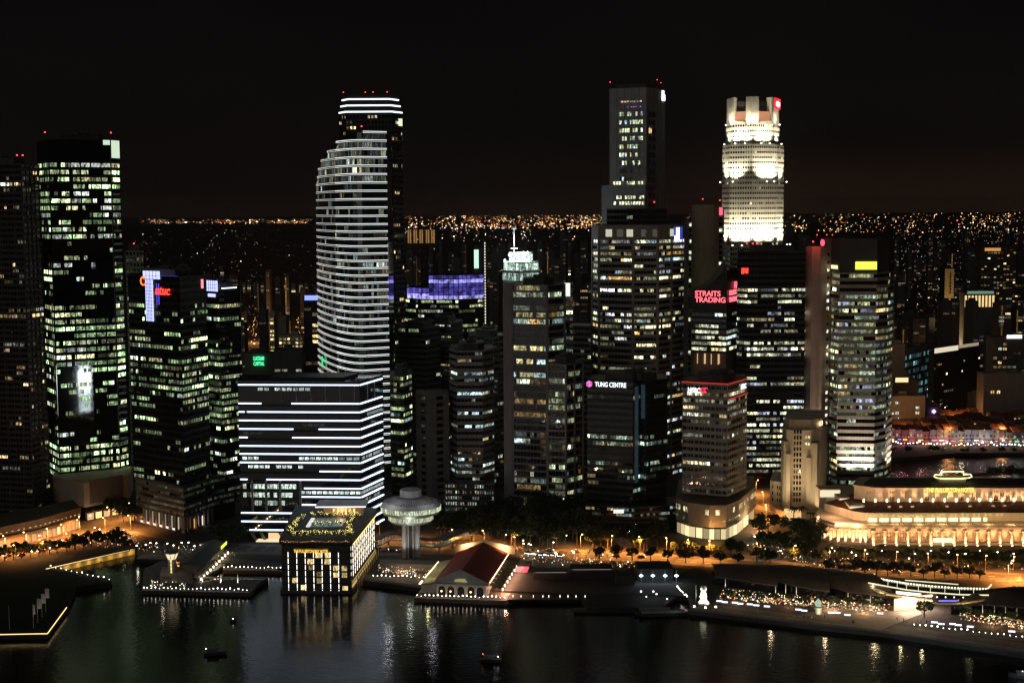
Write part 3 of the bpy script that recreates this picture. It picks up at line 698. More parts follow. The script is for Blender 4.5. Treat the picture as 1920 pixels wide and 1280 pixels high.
panel(rt, 'sign_panel', lp, 0, .05, .75, z1 - 8, z1 + .5, emis('sign_white', (.95, 1, .92), 1.0)); beacon(rt, (1, 0, z1 + 5), 1.0, emis('beacon_white', (.95, 1, 1), 3))
tower('office_tower', 'dark slab tower with faint ribs right of the grid tower', [(1070, 985), (1108, 980)], 700, 612, 25, fh=4, lit=.04, pal=OFF, seed=48, wall=CONC, bay=3, plant=False)
# white floodlit drum crown with mast
def drum():
    root = empty('round_crown_tower', (0, 0, 0), 'round tower top floodlit white with railings and a lit mast', 'office tower'); c = P(977, 520, 1060); root.location = (c.x, c.y + 14, 0)
    zt = z_at(977, 505, 1046); mb = MB(); mb.lathe((0, 0), [(13.5, ZL), (13.5, zt - 3), (15, zt - 2.8), (15, zt - 1.5), (13, zt - 1.5), (12.4, zt + 4), (13.6, zt + 4.2), (13.6, zt + 5), (9, zt + 5), (8, zt + 11), (9.2, zt + 11.2), (9.2, zt + 12), (0, zt + 12.4)], 32)
    mb.build('drum', WHITE, root, )
    mb = MB(); r = random.Random(5)
    for (rr, za, zb, s) in ((13.1, zt - 1.2, zt + 3.6, .8), (8.9, zt + 6, zt + 10.5, 1.0), (13.8, zt - 9, zt - 3.5, .35)):
        n = int(rr * 2.6)
        for i in range(n):
            a0 = 2 * PI * i / n; a1 = a0 + 2 * PI / n * .7; k = s * r.uniform(.3, 1.4)
            mb.quad((rr * math.cos(a0), rr * math.sin(a0), za), (rr * math.cos(a1), rr * math.sin(a1), za), (rr * math.cos(a1), rr * math.sin(a1), zb), (rr * math.cos(a0), rr * math.sin(a0), zb), 0, (.7 * k, 1 * k, .85 * k))
    mb.build('window_band', [GLOW], root)
    mb = MB(); mb.lathe((-5, -8), [(.5, zt), (.35, zt + 34), (0, zt + 35)], 8); mb.lathe((-5, -8), [(0, zt + 14), (2.6, zt + 14.5), (2.6, zt + 15.2), (0, zt + 15.3)], 12); mb.lathe((-5, -8), [(0, zt + 29), (2.1, zt + 29.5), (2.1, zt + 30.2), (0, zt + 30.3)], 12)
    mb.build('mast', WHITE, root)
    for i, (x, y, z, s) in enumerate(((-8, -11, zt + 10, 1.7), (2, -12, zt + 12, 1.0), (5, -11, zt + 12, 1.0), (-12, -5, zt + 6, 1))):
        m2 = MB(); m2.lathe((x, y), [(0, z - s), (s, z), (0, z + s)], 8); m2.build('floodlight', emis('flood_white', (.95, 1, .95), 5), root)
        lamp('POINT', (x, y - 1.5, z), 9000, (.9, 1, .95), root, 1)
    lamp('POINT', (-5, -13, zt + 22), 3500, (.9, 1, .95), root, 1)
drum()
# big bronze-grey tower in front of the tallest
BIG = mat('concrete_warm', (.24, .225, .22))
rt, lp, z1, o_ = tower('ribbed_tower', 'broad grey ribbed office tower with a small white and blue roof sign', [(1112, 1000), (1124, 984), (1187, 972), (1232, 972), (1282, 1000)], 640, 448, 44, fh=4.15, lit=.46, pal=MIX, seed=51, wall=BIG, bay=3.0,
      wf=(.30, .80), sp=.5, pier=(22, 1.6, 1.0), bright=-.5, ev=.8, keep=.72, plant=False)
zc = z_at(1190, 422, 975); mb = MB(); up = outset(lp, 1.0); mb.prism(up, z1 + .4, zc, 0)
mb.build('crown', BIG, rt)
for (e_, t) in ((1, .3), (1, .62), (1, .9), (2, .4), (2, .85), (3, .5)): panel(rt, 'crown_window', up, e_, t - .08, t + .1, z1 + 1.5, z1 + 6.5, emis('crown_win%d' % (int(t * 10) % 2), (1, 1, .75), .06 + .5 * (int(t * 10) % 2)), .1, .2)
blue = emis('sign_blue', (.03, .06, .45), 1); panel(rt, 'sign', up, 3, .55, .86, zc - 12, zc - 1.5, blue, .3, .3)
panel(rt, 'sign_mark', up, 3, .62, .74, zc - 11, zc - 2, emis('sign_white2', (.9, .95, 1), 2), .6, .3); panel(rt, 'sign_mark', up, 3, .56, .66, zc - 11, zc - 7.5, emis('sign_white2', (.9, .95, 1), 2), .65, .3); panel(rt, 'sign_mark', up, 3, .56, .82, zc - 11.6, zc - 10.6, emis('sign_white2', (.9, .95, 1), 2), .62, .3)
# tallest pale concrete tower
TALL = mat('aluminium_pale', (.30, .31, .32), .5)
def tall():
    f = [P(1143, 300, 1092), P(1212, 300, 1080), P(1246, 300, 1104)]
    root = empty('tall_slab_tower', (f[1].x, f[1].y, 0), 'tallest pale slab tower with white logo at its top corner and stepped lower wing', 'office tower'); o = root.location
    back = [P(1243, 300, 1140), P(1150, 300, 1140)]; poly = [(p.x - o.x, p.y - o.y) for p in f + back]; z1 = z_at(1180, 165, 1085)
    mb = MB(); mb.prism(poly, ZL, z1, 0)
    mb.build('wall', TALL, root)
    r = random.Random(4)
    def win(e_, t0, t1, za, zb, g, n=1, gp=.5):
        mb = MB()
        for i in range(n):
            a = t0 + (t1 - t0) * (i + .12) / n; b = t0 + (t1 - t0) * (i + .88) / n
            (x0, y0, _), d = edge_pt(poly, e_, a, 0, .08); (x1, y1, _), d = edge_pt(poly, e_, b, 0, .08); gg = g() if g else None
            mb.quad((x0, y0, za), (x1, y1, za), (x1, y1, zb), (x0, y0, zb), 0 if gg else 1, gg)
        mb.build('window_band', [GLOW, GL], root)
    z = z_at(1180, 210, 1085); i = 0
    while z > z_at(1180, 385, 1085):
        p = [.75, .8, .55, .3, .75, .8, .75, .1, .15, .1, .2, .7, .7, .5, .5][i % 15]
        def g(): 
            c = pick(r, OFF); k = r.uniform(.25, 1.0); return (c[0] * k, c[1] * k, c[2] * k) if r.random() < p else None
        win(0, .26, .91, z - 3.0, z, g, 9)
        win(1, .10, .50, z - 4.0, z, (lambda: (1, .6, .25) if i == 2 and r.random() < .8 else None), 2)
        z -= 6.1; i += 1
    # recess near the top
    win(0, .26, .90, z_at(1180, 204, 1085), z_at(1180, 188, 1085), None, 1); win(0, .30, .88, z_at(1180, 192, 1085), z_at(1180, 189, 1085), lambda: (.5, .35, .2), 7); 
    for t, c in ((.5, (.1, .1, 1)), (.6, (.7, .1, .7)), (.66, (1, .1, .1)), (.72, (.1, .1, 1)), (.84, (.3, .3, 1))): panel(root, 'recess_light', poly, 0, t - .015, t + .015, z_at(1180, 201.5, 1085), z_at(1180, 200, 1085), emis('recess%d' % int(t * 100), c, 1.2), .3, .3)
    mb = MB()
    for e_, n in ((0, 5), (1, 5)):
        for q in range(n + 1):
            (x, y, _), d = edge_pt(poly, e_, q / n, 0, .15); mb.obox((x, y), d, .35, .4, ZL, z1)
    mb.build('fin', mat('fin_grey', (.22, .22, .23)), root)
    panel(root, 'sign_mark', poly, 1, .80, .93, z1 - 7, z1 - 1, emis('sign_white2', (.9, .95, 1), 2), .5, .4); panel(root, 'sign_mark', poly, 1, .80, .99, z1 - 8.5, z1 - 4, emis('sign_white2', (.9, .95, 1), 2), .45, .4)
    mb = MB(); mb.prism([(x * .8, y * .8 + 3) for x, y in poly], z1 - .1, z1 + 3); 
    for x in (-22, -8, 4, 8): mb.box(x, 8, z1 + 3, x + .25, 8.25, z1 + 7)
    mb.build('plant_room', CONCD, root)
    beacon(root, (-27, 5, z1 + 4), .6); beacon(root, (9, 10, z1 + 6), .6); beacon(root, (12, 12, z1 + 4), .5); beacon(root, (6, -.5, z_at(1241, 380, 1090)), .9)
    # lower wing
    f2 = [P(1128, 380, 1080), P(1210, 380, 1070), P(1214, 380, 1090), P(1140, 380, 1095)]; p2 = [(p.x - o.x, p.y - o.y) for p in f2]; z2 = z_at(1170, 347, 1072)
    mb = MB(); mb.prism(p2, ZL, z2); mb.build('wing', TALL, root)
    for k_, v in enumerate((343, 373, 384, 407)):
        poly_s = p2; mb = MB()
        for i in range(11):
            if r.random() < .85:
                (x0, y0, _), d = edge_pt(p2, 0, .28 + i * .064, 0, .1); (x1, y1, _), d = edge_pt(p2, 0, .28 + i * .064 + .05, 0, .1); z_ = z_at(1170, v, 1072); k = r.uniform(.5, 1.1)
                if k_ == 0: y0 += 8; y1 += 8; z_ = z2 + .5
                mb.quad((x0, y0, z_), (x1, y1, z_), (x1, y1, z_ + 2.4), (x0, y0, z_ + 2.4), 0, (.95 * k, .95 * k, .6 * k))
        mb.build('window_band', [GLOW], root)
tall()
tower('office_tower', 'dark flat-roofed tower between the tallest slab and the ribbed tower', [(1138, 1040), (1175, 1030), (1250, 1045)], 420, 392, 30, fh=4.2, lit=.22, pal=OFF, seed=55, wall=CONCD, bay=3.4, plant=False, ev=.9)
# beige rounded shaft tower
def shaft():
    root = empty('rounded_shaft_tower', (0, 0, 0), 'blank beige rounded shaft tower with red sign on its corner', 'office tower'); c = P(1322, 460, 1095); root.location = (c.x, c.y, 0); zt = z_at(1322, 384, 1085)
    mb = MB(); mb.lathe((0, 0), [(10.6, ZL), (10.6, zt), (0, zt)], 28); mb.build('shaft', mat('shaft_beige', (.42, .33, .24)), root, smooth=False)
    mb = MB(); a = lpt((c.x, c.y), 1284, 460, 1100); b = lpt((c.x, c.y), 1296, 460, 1094); mb.box(a.x, 2, ZL, b.x + 2, 30, z_at(1290, 413, 1095)); mb.box(9, 0, ZL, 14.5, 30, zt - 2); mb.build('wing', CONC, root)
    r = random.Random(6)
    mb = MB(); z = zt - 12
    while z > 60:
        for (x0, x1, y) in ((b.x - 1.3, b.x + .9, 1.9), (10.3, 13.2, -.1)):
            lit = r.random() < .3; k = r.uniform(.3, .9); mb.quad((x0, y, z), (x1, y, z), (x1, y, z + 2.6), (x0, y, z + 2.6), 0 if lit else 1, (.9 * k, 1 * k, .7 * k) if lit else None)
        z -= 4.3
    each(mb, 'window', [GLOW, GL], root)
    m2 = MB(); m2.box(10, -2.2, zt - 8, 13, -1, zt - 2); m2.build('sign', emis('sign_redpink', (1, .12, .2), 1.4), root)
    beacon(root, (-2, 0, zt + 4), .8); beacon(root, (12, 6, zt + 3), .8)
shaft()

# ------------------------------------------------------------------ floodlit white octagonal tower
def uob():
    pts = [(1354, 1204), (1368, 1180), (1410, 1170), (1455, 1180), (1469, 1204)]
    f = [P(u, 380, Y) for u, Y in pts] + [P(1462, 380, 1245), P(1361, 380, 1245)]; o = Vector((f[2].x, f[2].y + 25, 0))
    root = empty('floodlit_tower', o, 'white octagonal stepped tower brightly floodlit with red logo at its top', 'office tower')
    poly = [(p.x - o.x, p.y - o.y) for p in f]
    zb = z_at(1410, 462, 1172); zm = z_at(1410, 343, 1172); zu = z_at(1410, 271, 1172); zc = z_at(1410, 230, 1172); zt = z_at(1410, 181, 1172)
    CREAM = mat('granite_cream', (.50, .46, .38), .6)
    sh = lambda k: [(x * k, y * k) for x, y in poly]
    kw = dict(bay=2.7, wf=(.3, .72), sp=0, wall=CREAM, gap=.0, pal=[(2, (.95, 1, .8)), (1, (1, .8, .4))], ev=.4, keep=.4, edges=(0, 1, 2, 3), roof=CREAM, pw=.6)
    facade(root, sh(.95), ZL, zb, 4.2, seed=61, lit=.1, **kw)
    facade(root, poly, zb, zu, 4.15, seed=62, lit=.13, bright=-.6, **kw)
    facade(root, sh(.87), zu, zc, 4.3, seed=63, lit=.15, bright=-.9, **kw)
    top = sh(.87); mb = MB()
    mb.prism([(x * .8, y * .8) for x, y in top], zc, zt - 3); mb.build('crown_core', mat('crown_dark', (.06, .05, .05)), root)
    def pier(e0, t0, e1, t1):
        a, d = edge_pt(top, e0, t0, 0, 0); b, d = edge_pt(top, e1, t1, 0, 0); c = (top[e1][0], top[e1][1]) if e0 != e1 else None
        pl = [a[:2]] + ([c] if c else []) + [b[:2], (b[0] * .78, b[1] * .78), (a[0] * .78, a[1] * .78)]; m = MB(); m.prism(pl, zc - .5, zt); m.build('crown_pier', CREAM, root)
    pier(0, .1, 1, .08); pier(1, .68, 2, .32); pier(2, .92, 3, .9)
    for (e_, a, b) in ((1, .1, .66), (2, .34, .9)):
        panel(root, 'crown_recess', top, e_, a, b, zc + 2, zc + 9.5, emis('recess_orange', (1, .42, .22), .6), -1.6, .4)
        panel(root, 'crown_beam', top, e_, a, b, zc - .3, zc + 1.6, CREAM, -.3, 1.2)
    panel(root, 'logo_panel', top, 3, .1, .95, zt - 9, zt - .2, emis('logo_red', (1, .02, .03), 1.6), .6, .4)
    p, d = edge_pt(top, 3, .45, zt - 7.5, 1.1)
    for t in (-.22, .0, .22): panel(root, 'logo_bar', top, 3, .5 + t, .6 + t, zt - 7.5 + abs(t) * 4, zt - 2.4 - abs(t) * 4, emis('logo_white', (1, .9, .9), 3), 1.0, .2)
    # floodlights standing off each ledge
    m = emis('flood_lens', (1, .97, .8), 6); q = MB(); q.lathe((0, 0), [(0, -.6), (.8, 0), (0, .6)], 6)
    fm = None
    def flood(e_, t, z, off, k, pw_, up=14):
        nonlocal fm
        pl = sh(k) if k != 1 else poly
        p, d = edge_pt(pl, e_, t, z, off)
        if fm is None: f_ = q.build('floodlight', m, root); fm = f_
        else: f_ = fm.copy(); col.objects.link(f_)
        f_.location = p
        tgt, _ = edge_pt(pl, e_, t, z + up, -1); lamp('SPOT', p, pw_, (1, .94, .70), root, .7, target=tgt, angle=110, blend=1)
    for e_, ts in ((0, (.5,)), (1, (.3, .72)), (2, (.28, .7)), (3, (.35, .75))):
        for t in ts: flood(e_, t, zb + 1, 7.5, 1, 640000, 34)
    for e_, ts in ((0, (.6,)), (1, (.25,)), (2, (.45, .75)), (3, (.5,))):
        for t in ts: flood(e_, t, zm + 1, 5.5, 1, 520000, 34)
    for e_, t in ((0, .7), (1, .05), (1, .9), (2, .1), (3, .3)): flood(e_, t, zc - 1, 4, .87, 60000, 14)  # extra floods added below the crown to brighten its piers
    for e_, ts in ((0, (.6,)), (1, (.25, .75)), (2, (.3, .7)), (3, (.5,))):
        for t in ts: flood(e_, t, zu + 1, 4.5, .87, 280000, 26)
uob()

# ------------------------------------------------------------------ red-lettered tower and dark slab
PINK = emis('neon_pink', (1, .13, .17), 2.0)
def straits():
    f = [P(1297, 600, 968), P(1362, 600, 958), P(1386, 600, 986), P(1398, 600, 988), P(1398, 600, 1010), P(1304, 600, 1014)]; o = Vector((f[1].x, f[1].y + 20, 0))
    root = empty('curved_roof_tower', o, 'black tower with swooping curved roof and glowing red lettering', 'office tower')
    poly = [(p.x - o.x, p.y - o.y) for p in f]; zb = z_at(1340, 660, 965); zr = z_at(1340, 585, 965)
    r = random.Random(71)
    facade(root, poly, zb, zr, 4.1, bay=3.3, lit=.55, pal=[(3, (.95, 1, .7)), (1, (1, .85, .4)), (1, (.7, .9, .9))], sp=.15, wall=BLACK, seed=72, bright=-.3, keep=.7, ev=.5)
    # sweeping roof: slices whose tops follow the curve
    a = Vector(poly[0]); b = Vector(poly[1]); n = 14; mb = MB(); k = Vector((0, 24))
    vt = lambda t: 545 - 14 * t - 40 * max(0, t - .25) ** 2.0 * 1.6
    L = [a + (b - a) * i / n for i in range(n + 1)]; zt = [z_at(1297 + 65 * i / n, vt(i / n), 962) for i in range(n + 1)]
    for i in range(n):
        p, q = L[i], L[i + 1]
        mb.quad((p.x, p.y, zr), (q.x, q.y, zr), (q.x, q.y, zt[i + 1]), (p.x, p.y, zt[i])); mb.quad((p.x, p.y, zt[i]), (q.x, q.y, zt[i + 1]), (q.x, q.y + 24, zt[i + 1]), (p.x, p.y + 24, zt[i]))
        mb.quad((q.x, q.y + 24, zr), (p.x, p.y + 24, zr), (p.x, p.y + 24, zt[i]), (q.x, q.y + 24, zt[i + 1]))
    mb.quad((a.x, a.y + 24, zr), (a.x, a.y, zr), (a.x, a.y, zt[0]), (a.x, a.y + 24, zt[0])); mb.quad((b.x, b.y, zr), (b.x, b.y + 24, zr), (b.x, b.y + 24, zt[n]), (b.x, b.y, zt[n]))
    mb.build('curved_roof', BLACK, root)
    mb = MB(); mb.prism([(x * .9, y * .9) for x, y in poly], ZL, zb + .1); mb.build('lower_block', mat('lobby_brown', (.2, .13, .1)), root)
    for i in range(4): panel(root, 'sky_lobby_light', poly, 0, .15 + i * .2, .17 + i * .2 + .03 * (i % 2), zb - 8, zb - 1, emis('lobby_glow', (1, .65, .35), .7), -1, .3)
    p, d = edge_pt(poly, 0, .10, z_at(1303, 552, 980), .8); text('STRAITS', p, d, 4.9, PINK, root, bold=.12)
    p, d = edge_pt(poly, 0, .10, z_at(1303, 563.5, 980), .8); text('TRADING', p, d, 4.9, PINK, root, bold=.12)
    p, d = edge_pt(poly, 1, .12, z_at(1366, 553, 965), .8); text('STRAITS\nTRADING', p, d, 4.6, PINK, root, bold=.12)
    panel(root, 'side_gable', poly, 1, .02, .98, zr - 1, z_at(1375, 506, 965), BLACK, -.3, .5); p, d = edge_pt(poly, 1, .5, z_at(1372, 542, 968), .8); marks(p, d, 9, 5.5, PINK, root, 2, 1)
straits()
rt, lp, z1, o_ = tower('dark_slab_tower', 'black flat-topped tower with red beacons behind the curved roof tower', [(1381, 958), (1400, 950), (1508, 950)], 680, 472, 32, fh=4.0, lit=.48, pal=[(4, (.95, 1, .68)), (1, (1, .9, .5)), (1, (.75, .85, 1))], seed=75, wall=BLACK, bay=3.0, sp=.12,
      bright=-.5, ev=.7, keep=.62, beacons=3, wf=(.3, .8), rowp=lambda t, p: 0 if t > .87 else p)
p, d = edge_pt(lp, 0, .5, z_at(1390, 512, 955), .7); marks(p, d, 6.5, 4.5, REDL, rt, 3, 1)

# ------------------------------------------------------------------ dark glass tower with white letters, and red-rimmed tower
rt, lp, z1, o_ = tower('dark_glass_tower', 'black glass tower with white lettering and a pink hexagon near its roof', [(1101, 836), (1187, 826), (1200, 832), (1212, 828), (1251, 840)], 820, 716, 30, fh=3.9, lit=.5, pal=[(3, (.7, 1, .75)), (2, (.5, .9, .8)), (1, (1, .8, .4)), (2, (.9, 1, .7))], seed=81,
      wall=BLACK, gl=GLG, bay=2.2, sp=.1, bright=-1.25, ev=.8, keep=.6, sig=.9, rowp=lambda t, p: 0 if t > .9 else (p * .2 if t > .55 else p), z0=18)
p, d = edge_pt(lp, 0, .18, z_at(1118, 724, 834), .7); text('TUNG CENTRE', p, d, 3.9, emis('sign_letters', (.9, 1, 1), 1.6), rt, bold=.06, sx=.72)
(x, y, z), d = edge_pt(lp, 0, .055, z_at(1107, 719, 836), .8); mb = MB()
for a in range(6):
    a0 = a * PI / 3 + PI / 6; a1 = a0 + PI / 3; mb.ngon([(x, y - .1, z), (x + 2 * math.cos(a0), y, z + 2 * math.sin(a0)), (x + 2 * math.cos(a1), y, z + 2 * math.sin(a1))], a % 3)
mb.build('hexagon_sign', [emis('hex_a', (.9, .1, .4), 1.5), emis('hex_b', (.3, .25, 1), 1.5), emis('hex_c', (1, .05, .15), 1.5)], rt)
mb = MB(); mb.lathe((6, 4), [(9, z1), (9, z1 + 3), (0, z1 + 3.2)], 24); mb.build('roof_drum', CONCD, rt)
panel(rt, 'corner_light', lp, 2, .2, .8, z1 - 22, z1 - 2, emis('corner_cyan', (.2, .42, .5), .06), .2, .2)
panel(rt, 'corner_light', lp, 1, .2, .7, z1 - 60, z1 - 3, emis('corner_cyan', (.2, .42, .5), .06), .2, .2)
tower('low_block', 'black low wing with small lit windows below the white lettered tower', [(1098, 822), (1190, 814), (1272, 822)], 985, 952, 26, fh=3.6, lit=.35, pal=COOL, seed=83, wall=BLACK, bay=2.4, bright=-1.3, ev=.6, plant=False, keep=.4, z0=ZL + 5)
low_ = bpy.data.objects['low_block']; q_ = P(1160, 958, 812); m_s = MB(); m_s.box(q_.x - low_.location.x - 3, q_.y - low_.location.y, q_.z - 1.2, q_.x - low_.location.x + 3, q_.y - low_.location.y + .5, q_.z + 1.0); m_s.build('sign', [emis('sign_white', (.95, 1, .92), 1.0)], low_)
def redrim():
    S = [(1280, 812), (1363, 800), (1399, 826)]
    rt, lp, z1, o_ = tower('red_rimmed_tower', 'grey office tower outlined in red at the roof above a curved stone podium', S, 840, 722, 28, fh=4.0, lit=.5, pal=[(3, (1, .95, .6)), (2, (.95, 1, .8)), (1, (1, .8, .4))], seed=91, wall=mat('granite_grey', (.24, .235, .22)),
          bay=3.2, gap=.5, sp=.4, pier=(3.2, .35, .3), bright=-.7, ev=.6, keep=.55, wf=(.3, .8), z0=26, rowp=lambda t, p: 0 if t > .93 else (p * .15 if t < .12 else p))
    RR = emis('rim_red', (.75, .04, .03), .8); q = outset(lp, .7)
    for zz_ in (z1 + .7, ): 
        mb = MB(); [mb.bar((*q[i], zz_), (*q[i + 1], zz_), .35, .5) for i in (0, 1)]; mb.build('roof_rim', RR, rt)
    mb = MB(); mb.bar((*q[1], z1 - 8), (*q[2], z1 - 8), .3, .4); mb.build('roof_rim', RR, rt)
    p, d = edge_pt(lp, 0, .12, z_at(1290, 735, 810), .9); text('HSBC', p, d, 4.0, emis('sign_letters', (.9, 1, 1), 1.6), rt, bold=.08, sx=.78)
    p, d = edge_pt(lp, 1, .62, z_at(1392, 728, 820), .9); text('HSBC', p, d, 4.0, emis('sign_letters', (.9, 1, 1), 1.6), rt, bold=.08, sx=.85)
    (x, y, z), d = edge_pt(lp, 0, .5, z_at(1330, 731, 806), .9); mb = MB(); s = 1.5
    mb.ngon([(x - s, y, z - s), (x - s, y, z + s), (x - 2 * s, y, z)]); mb.ngon([(x + s, y, z - s), (x + 2 * s, y, z), (x + s, y, z + s)]); mb.ngon([(x - s, y, z + s), (x, y, z), (x + s, y, z + s)]); mb.ngon([(x - s, y, z - s), (x + s, y, z - s), (x, y, z)])
    mb.build('logo', emis('logo_red2', (1, .03, .08), 2), rt)
    # podium with curved corner
    f = [P(1267, 985, 812), P(1290, 985, 800), P(1330, 985, 792), P(1362, 985, 792), P(1385, 985, 806), P(1416, 985, 846), P(1412, 985, 880), P(1272, 985, 870)]; poly = [(p.x - o_[0], p.y - o_[1]) for p in f]; zp = z_at(1340, 945, 795)
    mb = MB(); mb.prism(poly, 10, zp); mb.build('podium', mat('podium_stone', (.32, .25, .18)), rt)
    mb = MB(); mb.prism([(x * .93, y * .93) for x, y in poly], ZL, 10.1); mb.build('shop_core', GL, rt)
    rr = random.Random(4); mb = MB()
    for i in range(5):
        L = (Vector(poly[i + 1]) - Vector(poly[i])).length; n = max(2, int(L / 2.6))
        for j in range(n):
            for (za, zb, pr, kk) in ((17, 20, .45, .6), (13.2, 14, .6, .25)):
                if rr.random() < pr:
                    (x0, y0, _), d = edge_pt(poly, i, (j + .1) / n, 0, .1); (x1, y1, _), d = edge_pt(poly, i, (j + .85) / n, 0, .1); k = kk * rr.uniform(.4, 1.3); mb.quad((x0, y0, za), (x1, y1, za), (x1, y1, zb), (x0, y0, zb), 0, (1 * k, .9 * k, .5 * k))
    mb.build('window_band', [GLOW], rt)
    for i in range(5):
        n = 3
        for j in range(n): panel(rt, 'shopfront', poly, i, (j + .08) / n, (j + .92) / n, ZL + .5, 8.8, emis('shop_gold%d' % ((i + j) % 3), (1, .80, .42), .35 + .45 * ((i + j) % 3)), -.8, .3)
    (x, y, _), d = edge_pt(poly, 2, .2, 0, 6); lamp('POINT', (x, y, 9), 4500, (1, .5, .16), rt, .8)
    (x, y, _), d = edge_pt(poly, 4, .4, 0, 5); lamp('POINT', (x, y, 9), 5000, (1, .7, .35), rt, .8)
redrim()

# ------------------------------------------------------------------ striped curved tower with beige slab
def maybank():
    rt, lp, z1, o_ = tower('striped_curved_tower', 'curved tower of pale stripes and lit ribbon windows under a yellow sign', [(1557, 962), (1572, 948), (1640, 945), (1662, 955), (1672, 972)], 700, 512, 34, fh=4.6, lit=.85, pal=[(4, (.75, 1, .70)), (2, (.9, 1, .5)), (1, (1, .8, .35)), (1, (.6, .7, 1))], seed=95,
          wall=mat('stripe_beige', (.36, .30, .26)), bay=2.6, wf=(.34, .86), sp=.9, bright=-1.0, ev=.3, keep=.8, plant=False, gap=.1)
    zc = z_at(1610, 447, 948); mb = MB(); mb.prism(outset(lp, .5), z1 + .3, zc); mb.build('parapet', mat('parapet_brown', (.07, .06, .055)), rt)
    YS = emis('sign_yellow', (.93, 1, .10), 1.2, True); q = outset(lp, .5)
    panel(rt, 'sign', q, 1, .42, .995, z_at(1630, 505, 948), z_at(1630, 490, 948), YS, .5, .5); panel(rt, 'sign', q, 0, .1, .85, z_at(1560, 504, 955), z_at(1560, 497, 955), emis('sign_cream', (1, 1, .5), 1.1), .5, .4)
    f = [P(1508, 650, 958), P(1520, 650, 953), P(1536, 650, 953), P(1543, 650, 956), P(1556, 650, 962), P(1552, 650, 985), P(1510, 650, 985)]; s = [(p.x - o_[0], p.y - o_[1]) for p in f]
    BG = mat('slab_beige', (.44, .30, .25))
    mb = MB(); mb.prism([s[0], s[1], s[2], s[5], s[6]], ZL, z_at(1520, 462, 955)); mb.prism([s[2], s[3], s[4], s[5]], ZL, z_at(1540, 447, 955)); mb.build('service_slab', BG, rt)
    r = random.Random(3); mb = MB(); z = z_at(1548, 480, 958)
    while z > 30:
        (x0, y0, _), d = edge_pt(s, 3, .45, 0, .1); (x1, y1, _), d = edge_pt(s, 3, .75, 0, .1); k = r.uniform(.5, 1); lit = r.random() < .5
        mb.quad((x0, y0, z), (x1, y1, z), (x1, y1, z + 2), (x0, y0, z + 2), 0 if lit else 1, (1 * k, .95 * k, .8 * k) if lit else None); z -= 5.2
    each(mb, 'stair_window', [GLOW, GL], rt)
    p = P(1543, 455, 950); m2 = MB()
    for a in range(12): a0 = a * PI / 6; a1 = a0 + PI / 6; m2.ngon([(0, 0, 0), (1.5 * math.cos(a0), 0, 2.2 * math.sin(a0)), (1.5 * math.cos(a1), 0, 2.2 * math.sin(a1))])
    g_ = m2.build('round_sign', emis('logo_red3', (1, .06, .12), 2.4), rt); g_.location = (p.x - o_[0], p.y - o_[1] + 1, p.z)
    for u_ in (1532, 1550, 1561): q_ = P(u_, 444, 962); beacon(rt, (q_.x - o_[0], q_.y - o_[1], q_.z + 1), .6)
    q_ = P(1524, 460, 953); beacon(rt, (q_.x - o_[0], q_.y - o_[1] - 1, q_.z + 2), .9); lamp('SPOT', (q_.x - o_[0], q_.y - o_[1] - 4, q_.z + 6), 5000, (1, .06, .04), rt, .4, target=(q_.x - o_[0], q_.y - o_[1], q_.z - 6), angle=70)
    p, d = edge_pt(lp, 1, .5, 8, 9); 
    for e_, t, pw in ((1, .35, 80000), (1, .85, 80000), (3, .5, 70000)):
        p, d = edge_pt(lp, e_, t, 12, 7); tg, _ = edge_pt(lp, e_, t, 34, 0); lamp('SPOT', p, pw, (1, .86, .7), rt, .8, target=tg, angle=120, blend=1)
maybank()

